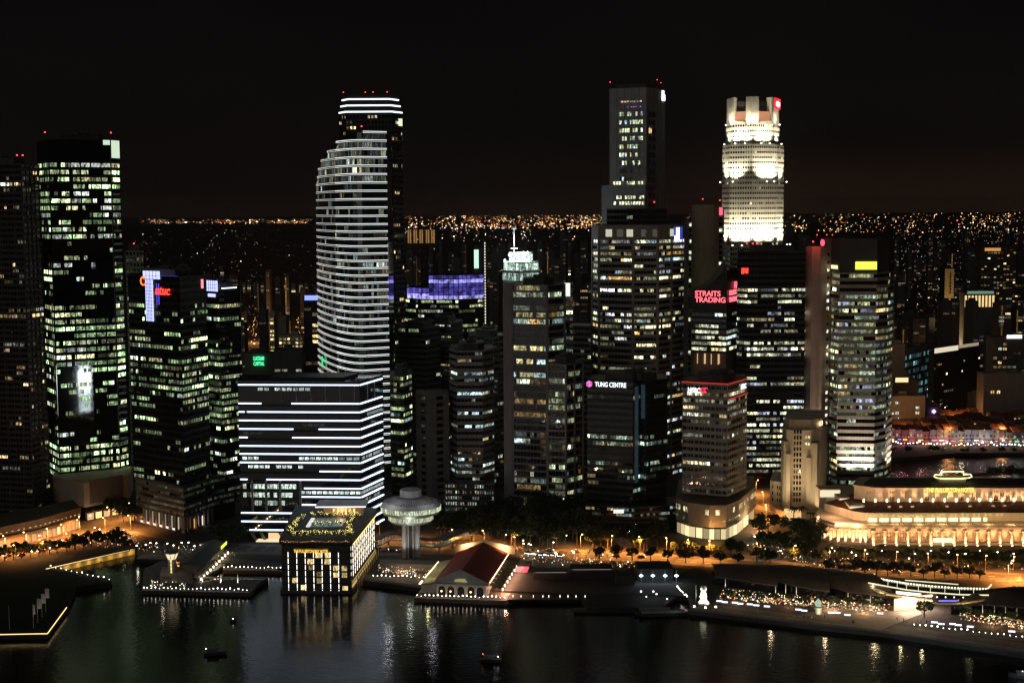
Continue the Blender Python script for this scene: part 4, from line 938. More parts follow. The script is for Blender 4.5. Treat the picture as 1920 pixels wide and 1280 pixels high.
# ------------------------------------------------------------------ cream art-deco tower
def deco():
    CR = mat('deco_cream', (.50, .44, .34)); o = P(1497, 900, 866); o.z = 0
    root = empty('stepped_stone_tower', o, 'cream art deco stone tower with stepped buttresses and slit windows', 'office tower'); L = lambda u, Y: (lambda q: (q.x - o.x, q.y - o.y))(P(u, 880, Y))
    mb = MB()
    zt = z_at(1500, 787, 860)
    mb.prism([L(1466, 872), L(1474, 862), L(1487, 858), L(1520, 858), L(1538, 864), L(1549, 874), L(1545, 905), L(1470, 905)], ZL, zt - 6)
    mb.prism([L(1471, 871), L(1478, 864), L(1489, 861), L(1519, 861), L(1535, 866), L(1545, 874), L(1541, 903), L(1474, 903)], zt - 6, zt)
    mb.prism([L(1464, 868), L(1469, 862), L(1480, 860), L(1482, 880), L(1465, 880)], ZL, z_at(1470, 827, 862)); mb.prism([L(1519, 856), L(1532, 857), L(1537, 864), L(1530, 880), L(1519, 880)], ZL, z_at(1525, 828, 862))
    mb.prism([L(1512, 855), L(1521, 855), L(1521, 870), L(1512, 870)], ZL, z_at(1517, 856, 858)); mb.prism([L(1474, 857), L(1482, 856), L(1482, 870), L(1474, 870)], ZL, z_at(1478, 850, 858))
    mb.build('shaft', CR, root)
    mb = MB(); pb = [L(1444, 872), L(1456, 858), L(1474, 848), L(1520, 846), L(1534, 852), L(1534, 900), L(1450, 900)]; zp = z_at(1495, 958, 850)
    mb.prism([L(1444, 872), L(1464, 866), L(1466, 900), L(1450, 900)], ZL, z_at(1455, 902, 868)); mb.prism(pb, ZL, zp); mb.build('podium', CR, root)
    # slit windows in vertical columns, centre
    mb = MB(); r = random.Random(9)
    for ui, (u0, u1) in enumerate(((1488, 1491), (1493, 1496.5), (1498.5, 1502))):
        z = z_at(1495, 806, 858)
        while z > zp + 3:
            a = L(u0, 857.8); b = L(u1, 857.8); mb.quad((a[0], a[1], z - 2.2), (b[0], b[1], z - 2.2), (b[0], b[1], z), (a[0], a[1], z), 1); z -= 3.5
    for u in (1509, 1514, 1530): 
        for v in (817, 829): a = L(u, 857.5 + (8 if u > 1525 else 0)); b = L(u + 3, 857.5 + (8 if u > 1525 else 0)); z = z_at(u, v, 858); mb.quad((a[0], a[1] - .5, z - 1.5), (b[0], b[1] - .5, z - 1.5), (b[0], b[1] - .5, z), (a[0], a[1] - .5, z), 0, (1, .8, .45))
    a = L(1534, 864); b = L(1541, 869); z = z_at(1537, 791, 862); mb.quad((a[0], a[1] - .3, z - 3), (b[0], b[1] - .3, z - 3), (b[0], b[1] - .3, z), (a[0], a[1] - .3, z), 0, (1.2, .9, .5))
    for u in (1448, 1457, 1461):
        z = z_at(1455, 908, 868)
        while z > 8: a = L(u, 868.5 - (u - 1444) * .3); b = L(u + 2, 868.1 - (u - 1444) * .3); mb.quad((a[0], a[1] - .3, z - 2), (b[0], b[1] - .3, z - 2), (b[0], b[1] - .3, z), (a[0], a[1] - .3, z), 1); z -= 4
    each(mb, 'slit_window', [GLOW, GL], root)
    mb = MB(); 
    for i in range(12):
        a0 = i * PI / 6; mb.ngon([(0, 0, 0), (1.1 * math.cos(a0), 0, 1.1 * math.sin(a0)), (1.1 * math.cos(a0 + PI / 6), 0, 1.1 * math.sin(a0 + PI / 6))])
    s = mb.build('round_emblem', emis('emblem_red', (1, .1, .12), 1.5), root); a = L(1493, 846); s.location = (a[0], a[1] - .8, z_at(1493, 962, 847))
    a = L(1492, 838); mb = MB(); mb.box(a[0] - 5, a[1] + 5, ZL, a[0] + 5, a[1] + 8.5, 9); mb.build('entrance', emis('entrance_warm', (1, .6, .25), .9), root)
    for u, Y, pw in ((1452, 850, 14000), (1480, 836, 24000), (1510, 832, 24000), (1545, 846, 18000)):
        a = L(u, Y); t = L(u, Y + 20); lamp('SPOT', (a[0], a[1], 5), pw, (1, .74, .42), root, 1, target=(t[0], t[1], 50), angle=110, blend=1)
deco()
# waterfront
# ------------------------------------------------------------------ hotel on the water
GOLD = emis('neon_gold', (1, .62, .10), 2.2); STRIPW = emis('strip_warmwhite', (1, .90, .78), 2.4, True)
def bay_hotel():
    f = [P(529, 1080, 696), P(658, 1080, 694), P(706, 1060, 768), P(560, 1060, 775)]; o = Vector(((f[0].x + f[1].x) / 2, 720, 0))
    root = empty('waterside_hotel', o, 'black glass hotel standing in the water with thin vertical white light lines and roof garden', 'hotel')
    poly = [(p.x - o.x, p.y - o.y) for p in f]; zt = z_at(590, 1012, 694)
    mb = MB(); mb.prism(poly, 1.2, zt, 0); mb.build('wall', [glass('glass_black', (.004, .006, .009))], root)
    mb = MB(); mb.prism(outset(poly, .9), -1, 1.5); mb.build('plinth', CONCD, root)
    mb = MB(); q = outset(poly, .35)
    for i in range(8):
        z = 1.5 + (zt - 4.5) * i / 7
        for e_ in (0, 1): mb.bar((*q[e_], z), (*q[e_ + 1], z), .3, .35)
    mb.build('floor_edge', mat('fin_dark', (.05, .05, .055)), root)
    mb = MB(); mb.prism(outset(poly, 1.1), zt - 2.2, zt + .2); mb.build('roof_slab', mat('fin_dark', (.05, .05, .055)), root)
    A = Vector(poly[0]); B = Vector(poly[1]); W = (B - A).length; tu = lambda u: (u - 529) / 129.0
    sfl = [(z_at(590, v, 694) ) for v in (1034, 1046, 1058, 1069, 1081, 1093, 1104, 1114)]
    for u in (541.4, 557.6, 573.4, 589, 604.7, 620.2, 635.6):
        mb = MB(); (x, y, _), d = edge_pt(poly, 0, tu(u), 0, .6)
        for a, b in zip(sfl[:-1], sfl[1:]): mb.bar((x, y, b + .35), (x, y, a - .35), .26, .26)
        mb.build('light_strip', [STRIPW], root)
    rooms = [(597, 1041, 1), (615, 1041, .9), (582, 1053, .8), (614, 1053, .6), (584, 1064, .2), (630, 1065, .6), (646, 1065, .5), (599, 1076, .15), (630, 1078, .7), (646, 1078, .5), (553, 1089, .6), (599, 1089, .25), (569, 1102, 1.2), (647, 1103, .9)]
    for u, v, k in rooms:
        (x0, y0, _), d = edge_pt(poly, 0, tu(u - 5), 0, .08); (x1, y1, _), d = edge_pt(poly, 0, tu(u + 5), 0, .08); z = z_at(u, v, 694); mb = MB()
        mb.quad((x0, y0, z - 1.3), (x1, y1, z - 1.3), (x1, y1, z + 1.3), (x0, y0, z + 1.3), 0, (1 * k, .72 * k, .30 * k)); mb.build('room_window', [GLOWV], root)
    p, d = edge_pt(poly, 0, tu(553), z_at(590, 1036.5, 694) + .35, 1.5); text('THE FULLERTON BAY HOTEL', p, d, 2.2, emis('neon_gold2', (1, .55, .07), 1.5), root, bold=.02, sx=.60)
    # long side: slanted strips, balconies
    L = (Vector(poly[2]) - Vector(poly[1])).length; r = random.Random(2)
    for i in range(12):
        t = .05 + i * .075; mb = MB(); (x, y, _), d = edge_pt(poly, 1, t, 0, .5)
        for k in range(5): z = zt - 4 - k * 3.2; mb.bar((x, y, z - 2.4), (x, y, z), .26, .26)
        mb.build('light_strip', [STRIPW], root)
        mb = MB(); mb.bar((x + 2.2, y, -1), (x + 2.2, y, 7.6), .5, .5); mb.build('colonnade', mat('column_cream', (.5, .42, .3)), root)
        mb = MB()
        for k in range(4):
            if r.random() < .55:
                (x0, y0, _), d = edge_pt(poly, 1, t + .01, 0, .1); (x1, y1, _), d = edge_pt(poly, 1, t + .06, 0, .1); z = zt - 4 - k * 3.2; g = r.uniform(.2, .9); mb.quad((x0, y0, z - 2.2), (x1, y1, z - 2.2), (x1, y1, z), (x0, y0, z), 0, (1 * g, .68 * g, .22 * g))
        if mb.f: each(mb, 'room_window', [GLOWV], root)
    panel(root, 'lit_band', poly, 1, .05, .95, zt - 3.4, zt - 2.9, GOLD, .7, .3)
    panel(root, 'lit_arcade', poly, 1, .04, .96, 2.2, 5.2, emis('arcade_gold', (1, .66, .22), .55), .15, .2)
    # roof terrace
    zr = zt + .25
    mb = MB(); x0 = poly[0][0] + 8; mb.box(x0 + 3, 2, zr - .1, x0 + 19, 22, zr + .35, 0); mb.build('pool', emis('pool_water', (.2, .36, .40), .28), root)  # pool lighting put into the water and its edge as glow
    mb = MB(); mb.box(x0 + .5, 2, zr, x0 + 2.5, 22, zr + .5, 0); mb.build('pool_edge', emis('pool_edge', (.9, .95, .9), .8), root)
    mb = MB(); mb.box(x0 + 6, 30, zr, x0 + 27, 40, zr + 5); mb.build('pavilion', mat('pavilion_peach', (.55, .36, .25)), root)
    mb = MB(); mb.box(x0 + 2, 27, zr + 5, x0 + 29, 43, zr + 5.8); mb.build('pavilion_roof', WHITE, root)
    for i in range(6): mb = MB(); mb.box(x0 + 11 + i * 2.2, 29.4, zr + .3, x0 + 11.9 + i * 2.2, 29.9, zr + 3.6); mb.build('pavilion_window', emis('pav_gold', (1, .72, .28), 1.3), root)
    mb = MB(); mb.box(x0 + 2, 26.6, zr + 4.9, x0 + 29, 27.0, zr + 5.5); mb.build('light_strip', emis('pav_white', (1, .92, .85), 1.3), root)
    lamp('POINT', (x0 + 16, 26.5, zr + 3.5), 1500, (1, .6, .3), root, .4); lamp('POINT', (x0 + 8, 10, zr + 4), 700, (.8, .9, .9), root, .4)
    mb = MB(); 
    for i in range(40): 
        t = (i + .5) / 40; (x, y, _), d = edge_pt(poly, 0, t, 0, .2); s = r.uniform(.12, .3); zq = zt - .9 + r.uniform(-.3, .6); k = r.uniform(.4, 1.6); mb.box(x - s, y - 1.2, zq, x + s, y - 1.0, zq + s * 1.2, 0, (1 * k, .5 * k, .25 * k))
    mb.build('terrace_candles', [LIGHTM], root)['kind'] = 'stuff'
    return root, poly, o, zr, x0
HB = bay_hotel()

# ------------------------------------------------------------------ mushroom-shaped lookout tower
def lookout():
    c = G(771.5, 1043, ZL); root = empty('lookout_tower', c, 'round mushroom shaped lookout tower with wide disc floor on a fluted shaft', 'lookout tower')
    Y = c.y; z = lambda v: z_at(771, v, Y) - ZL
    S = mat('disc_white', (.50, .50, .50)); mb = MB()
    za = z(947) ; mb.lathe((0, 0), [(6, za - 4.6), (15.2, za - 3.9), (16.2, za - 1.8), (16.1, za + .6), (14.5, za + 2.4), (9, za + 4.3), (5.7, za + 5)], 48, 0); mb.build('disc', S, root, True)
    mb = MB()
    for i in range(60): a = 2 * PI * i / 60; mb.bar((6 * math.cos(a), 6 * math.sin(a), za + 5.05), (14.8 * math.cos(a), 14.8 * math.sin(a), za + 2.5), .25, .3)
    mb.build('roof_rib', mat('rib_grey', (.25, .25, .26)), root)
    mb = MB(); mb.lathe((0, 0), [(5.8, za + 4.6), (5.8, za + 8.6), (5.2, za + 9), (0, za + 9.1)], 36); mb.build('roof_drum', S, root)
    mb = MB(); mb.lathe((0, 0), [(5, za - 9.4), (11, za - 8.8), (12, za - 7.2), (12, za - 5.2), (11.5, za - 4)], 40); mb.build('lower_ring', S, root, True)
    r = random.Random(5)
    for (rr, a_, b_, lv) in ((16.35, za - 2.3, za + .1, .55), (12.15, za - 7.4, za - 5.1, .5)):
        mb = MB(); n = 40
        for i in range(n):
            a0 = 2 * PI * i / n; a1 = a0 + 2 * PI / n * .88; k = lv * r.uniform(.6, 1.3); mb.quad((rr * math.cos(a0), rr * math.sin(a0), a_), (rr * math.cos(a1), rr * math.sin(a1), a_), (rr * math.cos(a1), rr * math.sin(a1), b_), (rr * math.cos(a0), rr * math.sin(a0), b_), 0, (.85 * k, 1 * k, .68 * k))
        mb.build('window_band', [GLOWV], root)
    mb = MB()
    for a in (-2.1, -1.05, 0, 1.05, 2.1, PI): mb.lathe((3.6 * math.sin(a), -3.6 * math.cos(a)), [(1.7, 0), (1.7, za - 8.8)], 14)
    mb.lathe((0, 0), [(3.3, 0), (3.3, za - 8.8)], 20); mb.build('shaft', mat('shaft_grey', (.36, .35, .36)), root, True)
    mb = MB(); mb.box(-.9, -5.6, .3, .9, -3, za - 9); mb.build('lift_shaft', mat('lift_dark', (.05, .05, .05)), root)
    for x, p in ((-8, 1900), (8, 1600)): lamp('SPOT', (x, -10, 1), p * 3, (1, .96, .9), root, .5, target=(0, 0, 20), angle=70, blend=1)
    lamp('POINT', (-12, -16, za + 8), 1500, (.95, .95, 1), root, .6); lamp('POINT', (12, -17, za + 8), 1000, (.95, .95, 1), root, .6)
    lamp('POINT', (0, -15, za - 6), 900, (.9, 1, .85), root, .4)
lookout()

# ------------------------------------------------------------------ pier hall with red roof
def pier():
    z0 = 2.0; A = G(811, 1118, z0); B = G(917, 1118, z0); c0 = (A + B) / 2; back = G(905 , 1046, z0)
    root = empty('pier_hall', (c0.x, c0.y, 0), 'white gabled pier hall with long red roof and string lights along its eaves', 'pier hall')
    d = (Vector((-15.5 + 1, 753)) - Vector((-24, 693))).normalized(); n = Vector((d.y, -d.x)); L = 62; hw = 13.2
    pt = lambda a, b, z: (n.x * a + d.x * b, n.y * a + d.y * b, z)
    ze, zr = 8.6, 14.2
    mb = MB(); mb.prism([pt(-hw + .8, .5, 0)[:2], pt(hw - .8, .5, 0)[:2], pt(hw - .8, L, 0)[:2], pt(-hw + .8, L, 0)[:2]], z0, ze); mb.build('wall', STONE, root)
    mb = MB()
    for s in (-1, 1):
        a = [pt(s * (hw + .6), 1.2, ze - .2), pt(s * (hw + .6), L, ze - .2), pt(0, L, zr), pt(0, 1.2, zr)]
        if s > 0: a = a[::-1]
        mb.ngon([(x, y, z + .35) for x, y, z in a][::-1] if s < 0 else [(x, y, z + .35) for x, y, z in a][::-1]); mb.ngon(a)
    nb = 26
    for i in range(nb):
        b_ = 1.2 + (L - 1.2) * i / nb
        for s in (-1, 1): mb.bar(pt(s * (hw + .6), b_, ze + .2), pt(0, b_, zr + .42), .15, .15)
    mb.build('roof', REDROOF, root)
    mb = MB(); mb.ngon([pt(-hw - .4, .4, ze), pt(hw + .4, .4, ze), pt(0, .4, zr + .8)]); mb.ngon([pt(-hw - .4, 1.3, ze), pt(0, 1.3, zr + .8), pt(hw + .4, 1.3, ze)])
    mb.bar(pt(-hw - .6, .3, ze), pt(0, .3, zr + .9), .9, .5); mb.bar(pt(hw + .6, .3, ze), pt(0, .3, zr + .9), .9, .5); mb.bar(pt(-hw - 1, -.4, ze - .3), pt(hw + 1, -.4, ze - .3), 2.4, .7); mb.build('gable', WHITE, root)
    mb = MB(); k = 10
    for i in range(k):
        a0 = PI * i / k; a1 = PI * (i + 1) / k; mb.ngon([pt(0, .3, ze + .7), pt(-3.2 * math.cos(a0), .3, ze + .7 + 1.6 * math.sin(a0)), pt(-3.2 * math.cos(a1), .3, ze + .7 + 1.6 * math.sin(a1))], 0, (.30, .26, .08))
    mb.build('fan_window', [LIGHTM], root)
    mb = MB()
    for x in (-9.5, -5, 0, 5, 9.5):
        for i in range(8):
            a0 = PI * i / 8; a1 = PI * (i + 1) / 8; mb.quad(pt(x - 1.7 * math.cos(a0), .38, 2.2), pt(x - 1.7 * math.cos(a1), .38, 2.2), pt(x - 1.7 * math.cos(a1), .38, 5.2 + 1.7 * math.sin(a1)), pt(x - 1.7 * math.cos(a0), .38, 5.2 + 1.7 * math.sin(a0)), 0)
    mb.build('arch_opening', mat('arch_dark', (.02, .017, .014)), root)
    for x in (-9.5, -5, 5): 
        m2 = MB(); m2.lathe((0, 0), [(0, 0), (.5, .3), (.5, .9), (0, 1.2)], 8); g = m2.build('chandelier', emis('chandelier', (1, .72, .35), 2), root); g.location = pt(x, -.5, 4)
    # rear gable, rear wings
    mb = MB(); mb.ngon([pt(-hw - 2, L + .1, ze), pt(hw + 4, L + .1, ze), pt(hw + 4, L + .1, ze + 3.6), pt(1, L + .1, zr + 1.4), pt(-hw - 2, L + .1, ze + 3.6)]); mb.ngon([pt(-hw - 2, L + .8, ze), pt(-hw - 2, L + .8, ze + 3.6), pt(1, L + .8, zr + 1.4), pt(hw + 4, L + .8, ze + 3.6), pt(hw + 4, L + .8, ze)]); mb.build('rear_gable', mat('rear_cream', (.6, .45, .3)), root)
    lamp('SPOT', pt(-9, L - 4, ze + 4.5), 5000, (1, .7, .4), root, .4, target=pt(-8, L, ze + 3), angle=140, blend=1); lamp('SPOT', pt(12, L - 4, ze + 4.5), 5000, (1, .7, .4), root, .4, target=pt(11, L, ze + 3), angle=140, blend=1)
    # left lean-to roof with light strip, right awnings
    mb = MB(); mb.ngon([pt(-hw - 8, 4, 6.2), pt(-hw - .5, 4, 8), pt(-hw - .5, L - 12, 8), pt(-hw - 8, L - 12, 6.2)]); mb.ngon([pt(-hw - 8, 4, 6.0), pt(-hw - 8, L - 12, 6.0), pt(-hw - .5, L - 12, 7.8), pt(-hw - .5, 4, 7.8)]); mb.build('side_roof', mat('side_roof_cream', (.40, .36, .22)), root)
    mb = MB(); mb.bar(pt(-hw - 8.2, 4, 6.5), pt(-hw - 8.2, 10, 6.5), .9, .5); mb.bar(pt(-hw - 8.2, 16, 6.5), pt(-hw - 8.2, L - 13, 6.5), .5, .4); mb.build('light_strip', emis('strip_cream', (1, .90, .55), 1.8, True), root)
    lamp('POINT', pt(-hw - 6, 12, 10.5), 600, (1, .85, .4), root, .4); lamp('POINT', pt(-hw - 6, 32, 10.5), 600, (1, .85, .4), root, .4)
    mb = MB(); mb.prism([pt(-hw - 7.5, 4.5, 0)[:2], pt(-hw + .5, 4.5, 0)[:2], pt(-hw + .5, L - 12, 0)[:2], pt(-hw - 7.5, L - 12, 0)[:2]], z0, 6); mb.build('side_hall', STONE, root)
    for i in range(7):
        b_ = 3 + i * 7.5; mb = MB(); mb.ngon([pt(hw + .5, b_, 7.4), pt(hw + 6.2, b_, 6), pt(hw + 6.2, b_ + 6, 6), pt(hw + .5, b_ + 6, 7.4)]); mb.ngon([pt(hw + .5, b_ + 6, 7.2), pt(hw + 6.2, b_ + 6, 5.8), pt(hw + 6.2, b_, 5.8), pt(hw + .5, b_, 7.2)]); mb.bar(pt(hw + 6.1, b_, 2), pt(hw + 6.1, b_, 6), .2); mb.build('awning', mat('awning_olive', (.16, .14, .07)), root)
        mb = MB(); mb.bar(pt(hw + 6.6, b_ + 2.6, 4.2), pt(hw + 6.6, b_ + 2.6, 5.4), .5); mb.build('wall_lamp', emis('lamp_cream', (1, .82, .55), 5), root); lamp('POINT', pt(hw + 7.8, b_ + 3, 4.6), 2800, (1, .48, .28), root, .3)
    mb = MB(); [mb.box(*[v - .17 for v in pt(hw + .9, 2 + i * 2.2, ze + .5)], *[v + .17 for v in pt(hw + .9, 2 + i * 2.2, ze + .5)]) for i in range(27)]; mb.build('eave_lights', emis('bulb_warm', (1, .8, .5), 6), root)['kind'] = 'stuff'
    # deck
    mb = MB(); mb.prism([pt(-hw - 9, -5, 0)[:2], pt(hw + 9.5, -5, 0)[:2], pt(hw + 16, 8, 0)[:2], pt(hw + 16, L + 2, 0)[:2], pt(-hw - 9, L, 0)[:2]], -.4, 2.02); mb.build('deck', mat('deck_pink', (.24, .17, .14)), root)
    mb = MB()
    for i in range(9): mb.lathe(pt(-hw - 8 + i * 5.2, -4.6, 0)[:2], [(.4, -1.5), (.4, 1)], 8)
    each(mb, 'pile', CONCD, root)
    mb = MB()
    for b_, s in ((48, 1), (58, 1.3)): mb.prism([pt(hw + 7, b_, 0)[:2], pt(hw + 13, b_, 0)[:2], pt(hw + 13, b_ + 5, 0)[:2], pt(hw + 7, b_ + 5, 0)[:2]], 2, 6)
    each(mb, 'kiosk', mat('kiosk', (.5, .4, .3)), root); lamp('POINT', pt(hw + 10, 45, 5), 900, (1, .7, .4), root, .4)
    return root, pt, hw, L
PR, ppt, phw, pL = pier()

# ------------------------------------------------------------------ pontoon restaurant with control tower
def pontoon():
    z0 = 1.9; rootp = empty('customs_pavilion', G(366, 1090, 0), 'long waterside pavilion with dark roof, lit terrace side and yellow sign', 'restaurant building'); o = rootp.location
    L = lambda u, v, z=z0: (lambda q: (q.x - o.x, q.y - o.y, z))(G(u, v, z))
    mb = MB(); mb.prism([L(u, v)[:2] for u, v in ((266, 1106), (468, 1111), (503, 1086), (372, 1086), (424, 1058), (424, 1040), (335, 1036), (270, 1066))], -.5, z0); mb.build('deck', mat('deck_grey', (.10, .095, .095)), rootp)
    mb = MB(); a = L(503, 1086); b = L(469, 1110); c = L(372, 1085.5)
    mb.bar((a[0], a[1], z0 + 1), (b[0], b[1], z0 + 1), .15, 1.2); mb.bar((c[0], c[1], z0 + 1), (a[0], a[1], z0 + 1), .15, .9); mb.build('glass_rail', mat('rail_grey', (.35, .36, .36), .3), rootp)
    A = Vector(L(364, 1092)); B = Vector(L(421, 1037)); d = (B - A).normalized(); n = Vector((-d.y, d.x, 0)); W = 12; Ln = (B - A).length
    if n.x > 0: n = -n
    q = lambda a, b, z: (A.x + d.x * b + n.x * a, A.y + d.y * b + n.y * a, z)
    mb = MB(); mb.prism([q(0, 4, 0)[:2], q(0, Ln, 0)[:2], q(W, Ln, 0)[:2], q(W, 16, 0)[:2]], z0, 7.6); mb.build('wall', mat('pav_wall', (.20, .17, .15)), rootp)
    mb = MB()
    for s in (0, 1):
        e0 = -1.2 if s == 0 else W + 1.2; pts = [q(e0, 14, 7.4), q(e0, Ln + 1, 7.4), q(W / 2, Ln + 1, 9.6), q(W / 2, 14, 9.6)]
        mb.ngon(pts); mb.ngon([(x, y, z - .25) for x, y, z in pts][::-1])
    mb.ngon([q(-1.2, 14, 7.4), q(W / 2, 14, 9.6), q(W + 1.2, 14, 7.4)]); mb.build('roof', mat('pav_roof', (.09, .09, .095)), rootp)
    mb = MB(); mb.bar(q(-1.5, -2, 5.2), q(-1.5, 34, 5.2), 2.4, .25); mb.build('canopy', mat('canopy_cream', (.5, .42, .34)), rootp)
    for i in range(10):
        mb = MB(); b_ = 1 + i * 6.2
        if b_ > Ln: break
        mb.bar(q(-2.4, b_, z0), q(-2.4, b_, 5), .35); mb.build('post', mat('canopy_cream', (.5, .42, .34)), rootp)
        mb = MB(); mb.box(*[v for v in (q(-2.9, b_ + 1.5, 3)[0] - .3, q(-2.9, b_ + 1.5, 3)[1] - .3, 2.6)], q(-2.9, b_ + 1.5, 3)[0] + .3, q(-2.9, b_ + 1.5, 3)[1] + .3, 3.8); mb.build('terrace_lamp', emis('lamp_cream', (1, .82, .55), 5), rootp)
        lamp('POINT', q(-3.4, b_ + 1.5, 3.6), 260, (1, .74, .45), rootp, .3)
    a = q(-1.6, Ln - 13, 8.2); b = q(-1.6, Ln - 1, 8.2); mb = MB(); mb.bar(a, b, .3, 1.7); mb.build('sign', emis('sign_lime', (.85, 1, .08), 1.3, True), rootp)
    # terrace lanterns clusters
    r = random.Random(1); mb = MB()
    for i in range(46): u = r.uniform(327, 366); v = r.uniform(1052, 1060); p = L(u, v, z0 + 3.2); s = .2; k = r.uniform(.6, 3); mb.box(p[0] - s, p[1] - s, p[2], p[0] + s, p[1] + s, p[2] + .4, 0, (1 * k, .32 * k, .12 * k))
    mb.build('lantern_cluster', [LIGHTM], rootp)['kind'] = 'stuff'
    mb = MB(); 
    for i in range(34): u = r.choice([r.uniform(282, 296), r.uniform(300, 350), r.uniform(336, 350)]); v = r.uniform(1086, 1100); p = L(u, v, z0 + 1); s = .16; k = r.uniform(.5, 3); mb.box(p[0] - s, p[1] - s, p[2], p[0] + s, p[1] + s, p[2] + .35, 0, (1 * k, .85 * k, .6 * k))
    mb.build('table_candles', [LIGHTM], rootp)['kind'] = 'stuff'
    p = L(345, 1074, 0); mb = MB(); mb.box(p[0] - 3.5, p[1], 3.6, p[0] + 3, p[1] + .3, 4.4); mb.build('sign', emis('sign_yellow2', (1, .85, .08), .9), rootp)
    p = L(300, 1088, 0); mb = MB(); mb.prism([L(300, 1092)[:2], L(360, 1093)[:2], L(362, 1076)[:2], L(304, 1074)[:2]], z0, 5.2); mb.build('front_hall', mat('pav_wall2', (.26, .22, .21)), rootp)
    # control tower
    c = G(323, 1084, z0); t = empty('control_tower', (c.x, c.y, z0), 'slim harbour control tower with glowing lantern cab on the pontoon', 'control tower')
    mb = MB(); mb.box(-1.6, -1.6, 0, 1.6, 1.6, 10.5); mb.build('shaft', CONCL, t)
    mb = MB(); 
    for i in range(5): mb.box(-.3, -1.75, .8 + i * 2, .3, -1.62, 2.4 + i * 2)
    each(mb, 'stair_window', emis('stair_yellow', (1, .85, .3), 1.3), t)
    mb = MB(); mb.lathe((0, 0), [(1.7, 10), (2.3, 10.6), (3.5, 13.4), (3.3, 13.5)], 8, 0); mb.build('cab_glass', emis('cab_light', (1, .78, .5), 1.1), t)
    mb = MB(); mb.lathe((0, 0), [(3.9, 13.5), (3.9, 14), (3, 14.6), (0, 14.8)], 8); [mb.bar((2.4 * math.cos(a), 2.4 * math.sin(a), 10.6), (3.6 * math.cos(a), 3.6 * math.sin(a), 13.5), .22) for a in [i * PI / 4 for i in range(8)]]; mb.bar((0, 0, 14.8), (0, 0, 17.5), .12); mb.build('cab_roof', CONC, t)
    lamp('POINT', (-4, -5, 12), 260, (1, .8, .6), t, .3)
pontoon()
LAMPY = emis('bulb_white', (1, .93, .8), 9)
def bollard_proto():
    mb = MB(); mb.lathe((0, 0), [(.12, 0), (.12, .9), (.0, .95)], 6, 0); mb.lathe((0, 0), [(0, .85), (.26, 1.05), (.26, 1.35), (0, 1.5)], 8, 1); return mb.build('bollard_light', [BLACK, LAMPY])
_bp = bollard_proto(); _bp.location = G(270, 1105, 1.9)
def bollards(pts, n, label, group, z, src=_bp, skip=()):
    P3 = [G(*p, z) for p in pts]; T = sum((b - a).length for a, b in zip(P3[:-1], P3[1:]))
    for i in range(n):
        if i in skip: continue
        s = T * i / max(1, n - 1); 
        for a, b in zip(P3[:-1], P3[1:]):
            L = (b - a).length
            if s <= L + 1e-6: break
            s -= L
        c = src.copy(); col.objects.link(c); c.location = a + (b - a) * min(1, s / L); c.scale = (rnd.uniform(.55, 1.25),) * 3; tag(c, label, 'light', group)
bollards([(276, 1104.5), (463, 1108.5)], 25, 'small white light along the front edge of the pontoon restaurant deck', 'lights on the pontoon edge', 1.9)
tag(_bp, 'small white light along the front edge of the pontoon restaurant deck', 'light', 'lights on the pontoon edge')
bollards([(420, 1065), (526, 1067)], 15, 'small white light on the jetty left of the waterside hotel', 'lights on the jetty', 1.9)
bollards([(700, 1082), (810, 1085)], 15, 'small white light on the quay between hotel and red roofed pier', 'lights on the quay by the pier', 2.6)
bollards([(782, 1119), (860, 1121), (946, 1123)], 22, 'small white light on the front edge of the red roofed pier', 'lights on the pier edge', 2.0)
bollards([(95, 1064), (205, 1088)], 12, 'white light on the jetty beside the left inlet', 'lights on the inlet jetty', 2.6)
bollards([(1714, 1174), (1736, 1177), (1940, 1199)], 21, 'pale yellow light on the promenade edge at lower right', 'lights on the right promenade', 2.7)
bollards([(1270, 1104), (1288, 1122)], 8, 'pale light on the sloping quay left of the white statue', 'lights beside the statue quay', 2.6)
# jetties under the lights
def slab(name, label, pts, z1, cat='jetty', m=WOOD, z0=-.6):
    mb = MB(); mb.prism([g2(u, v, z1) for u, v in pts], z0, z1); return tag(mb.build(name, m), label, cat)
slab('jetty', 'low timber jetty behind the pontoon with a row of lights', [(418, 1068), (528, 1070), (528, 1063), (418, 1061)], 1.9)
slab('jetty', 'timber jetty running along the left inlet', [(92, 1066), (205, 1090), (210, 1085), (97, 1062)], 2.45)

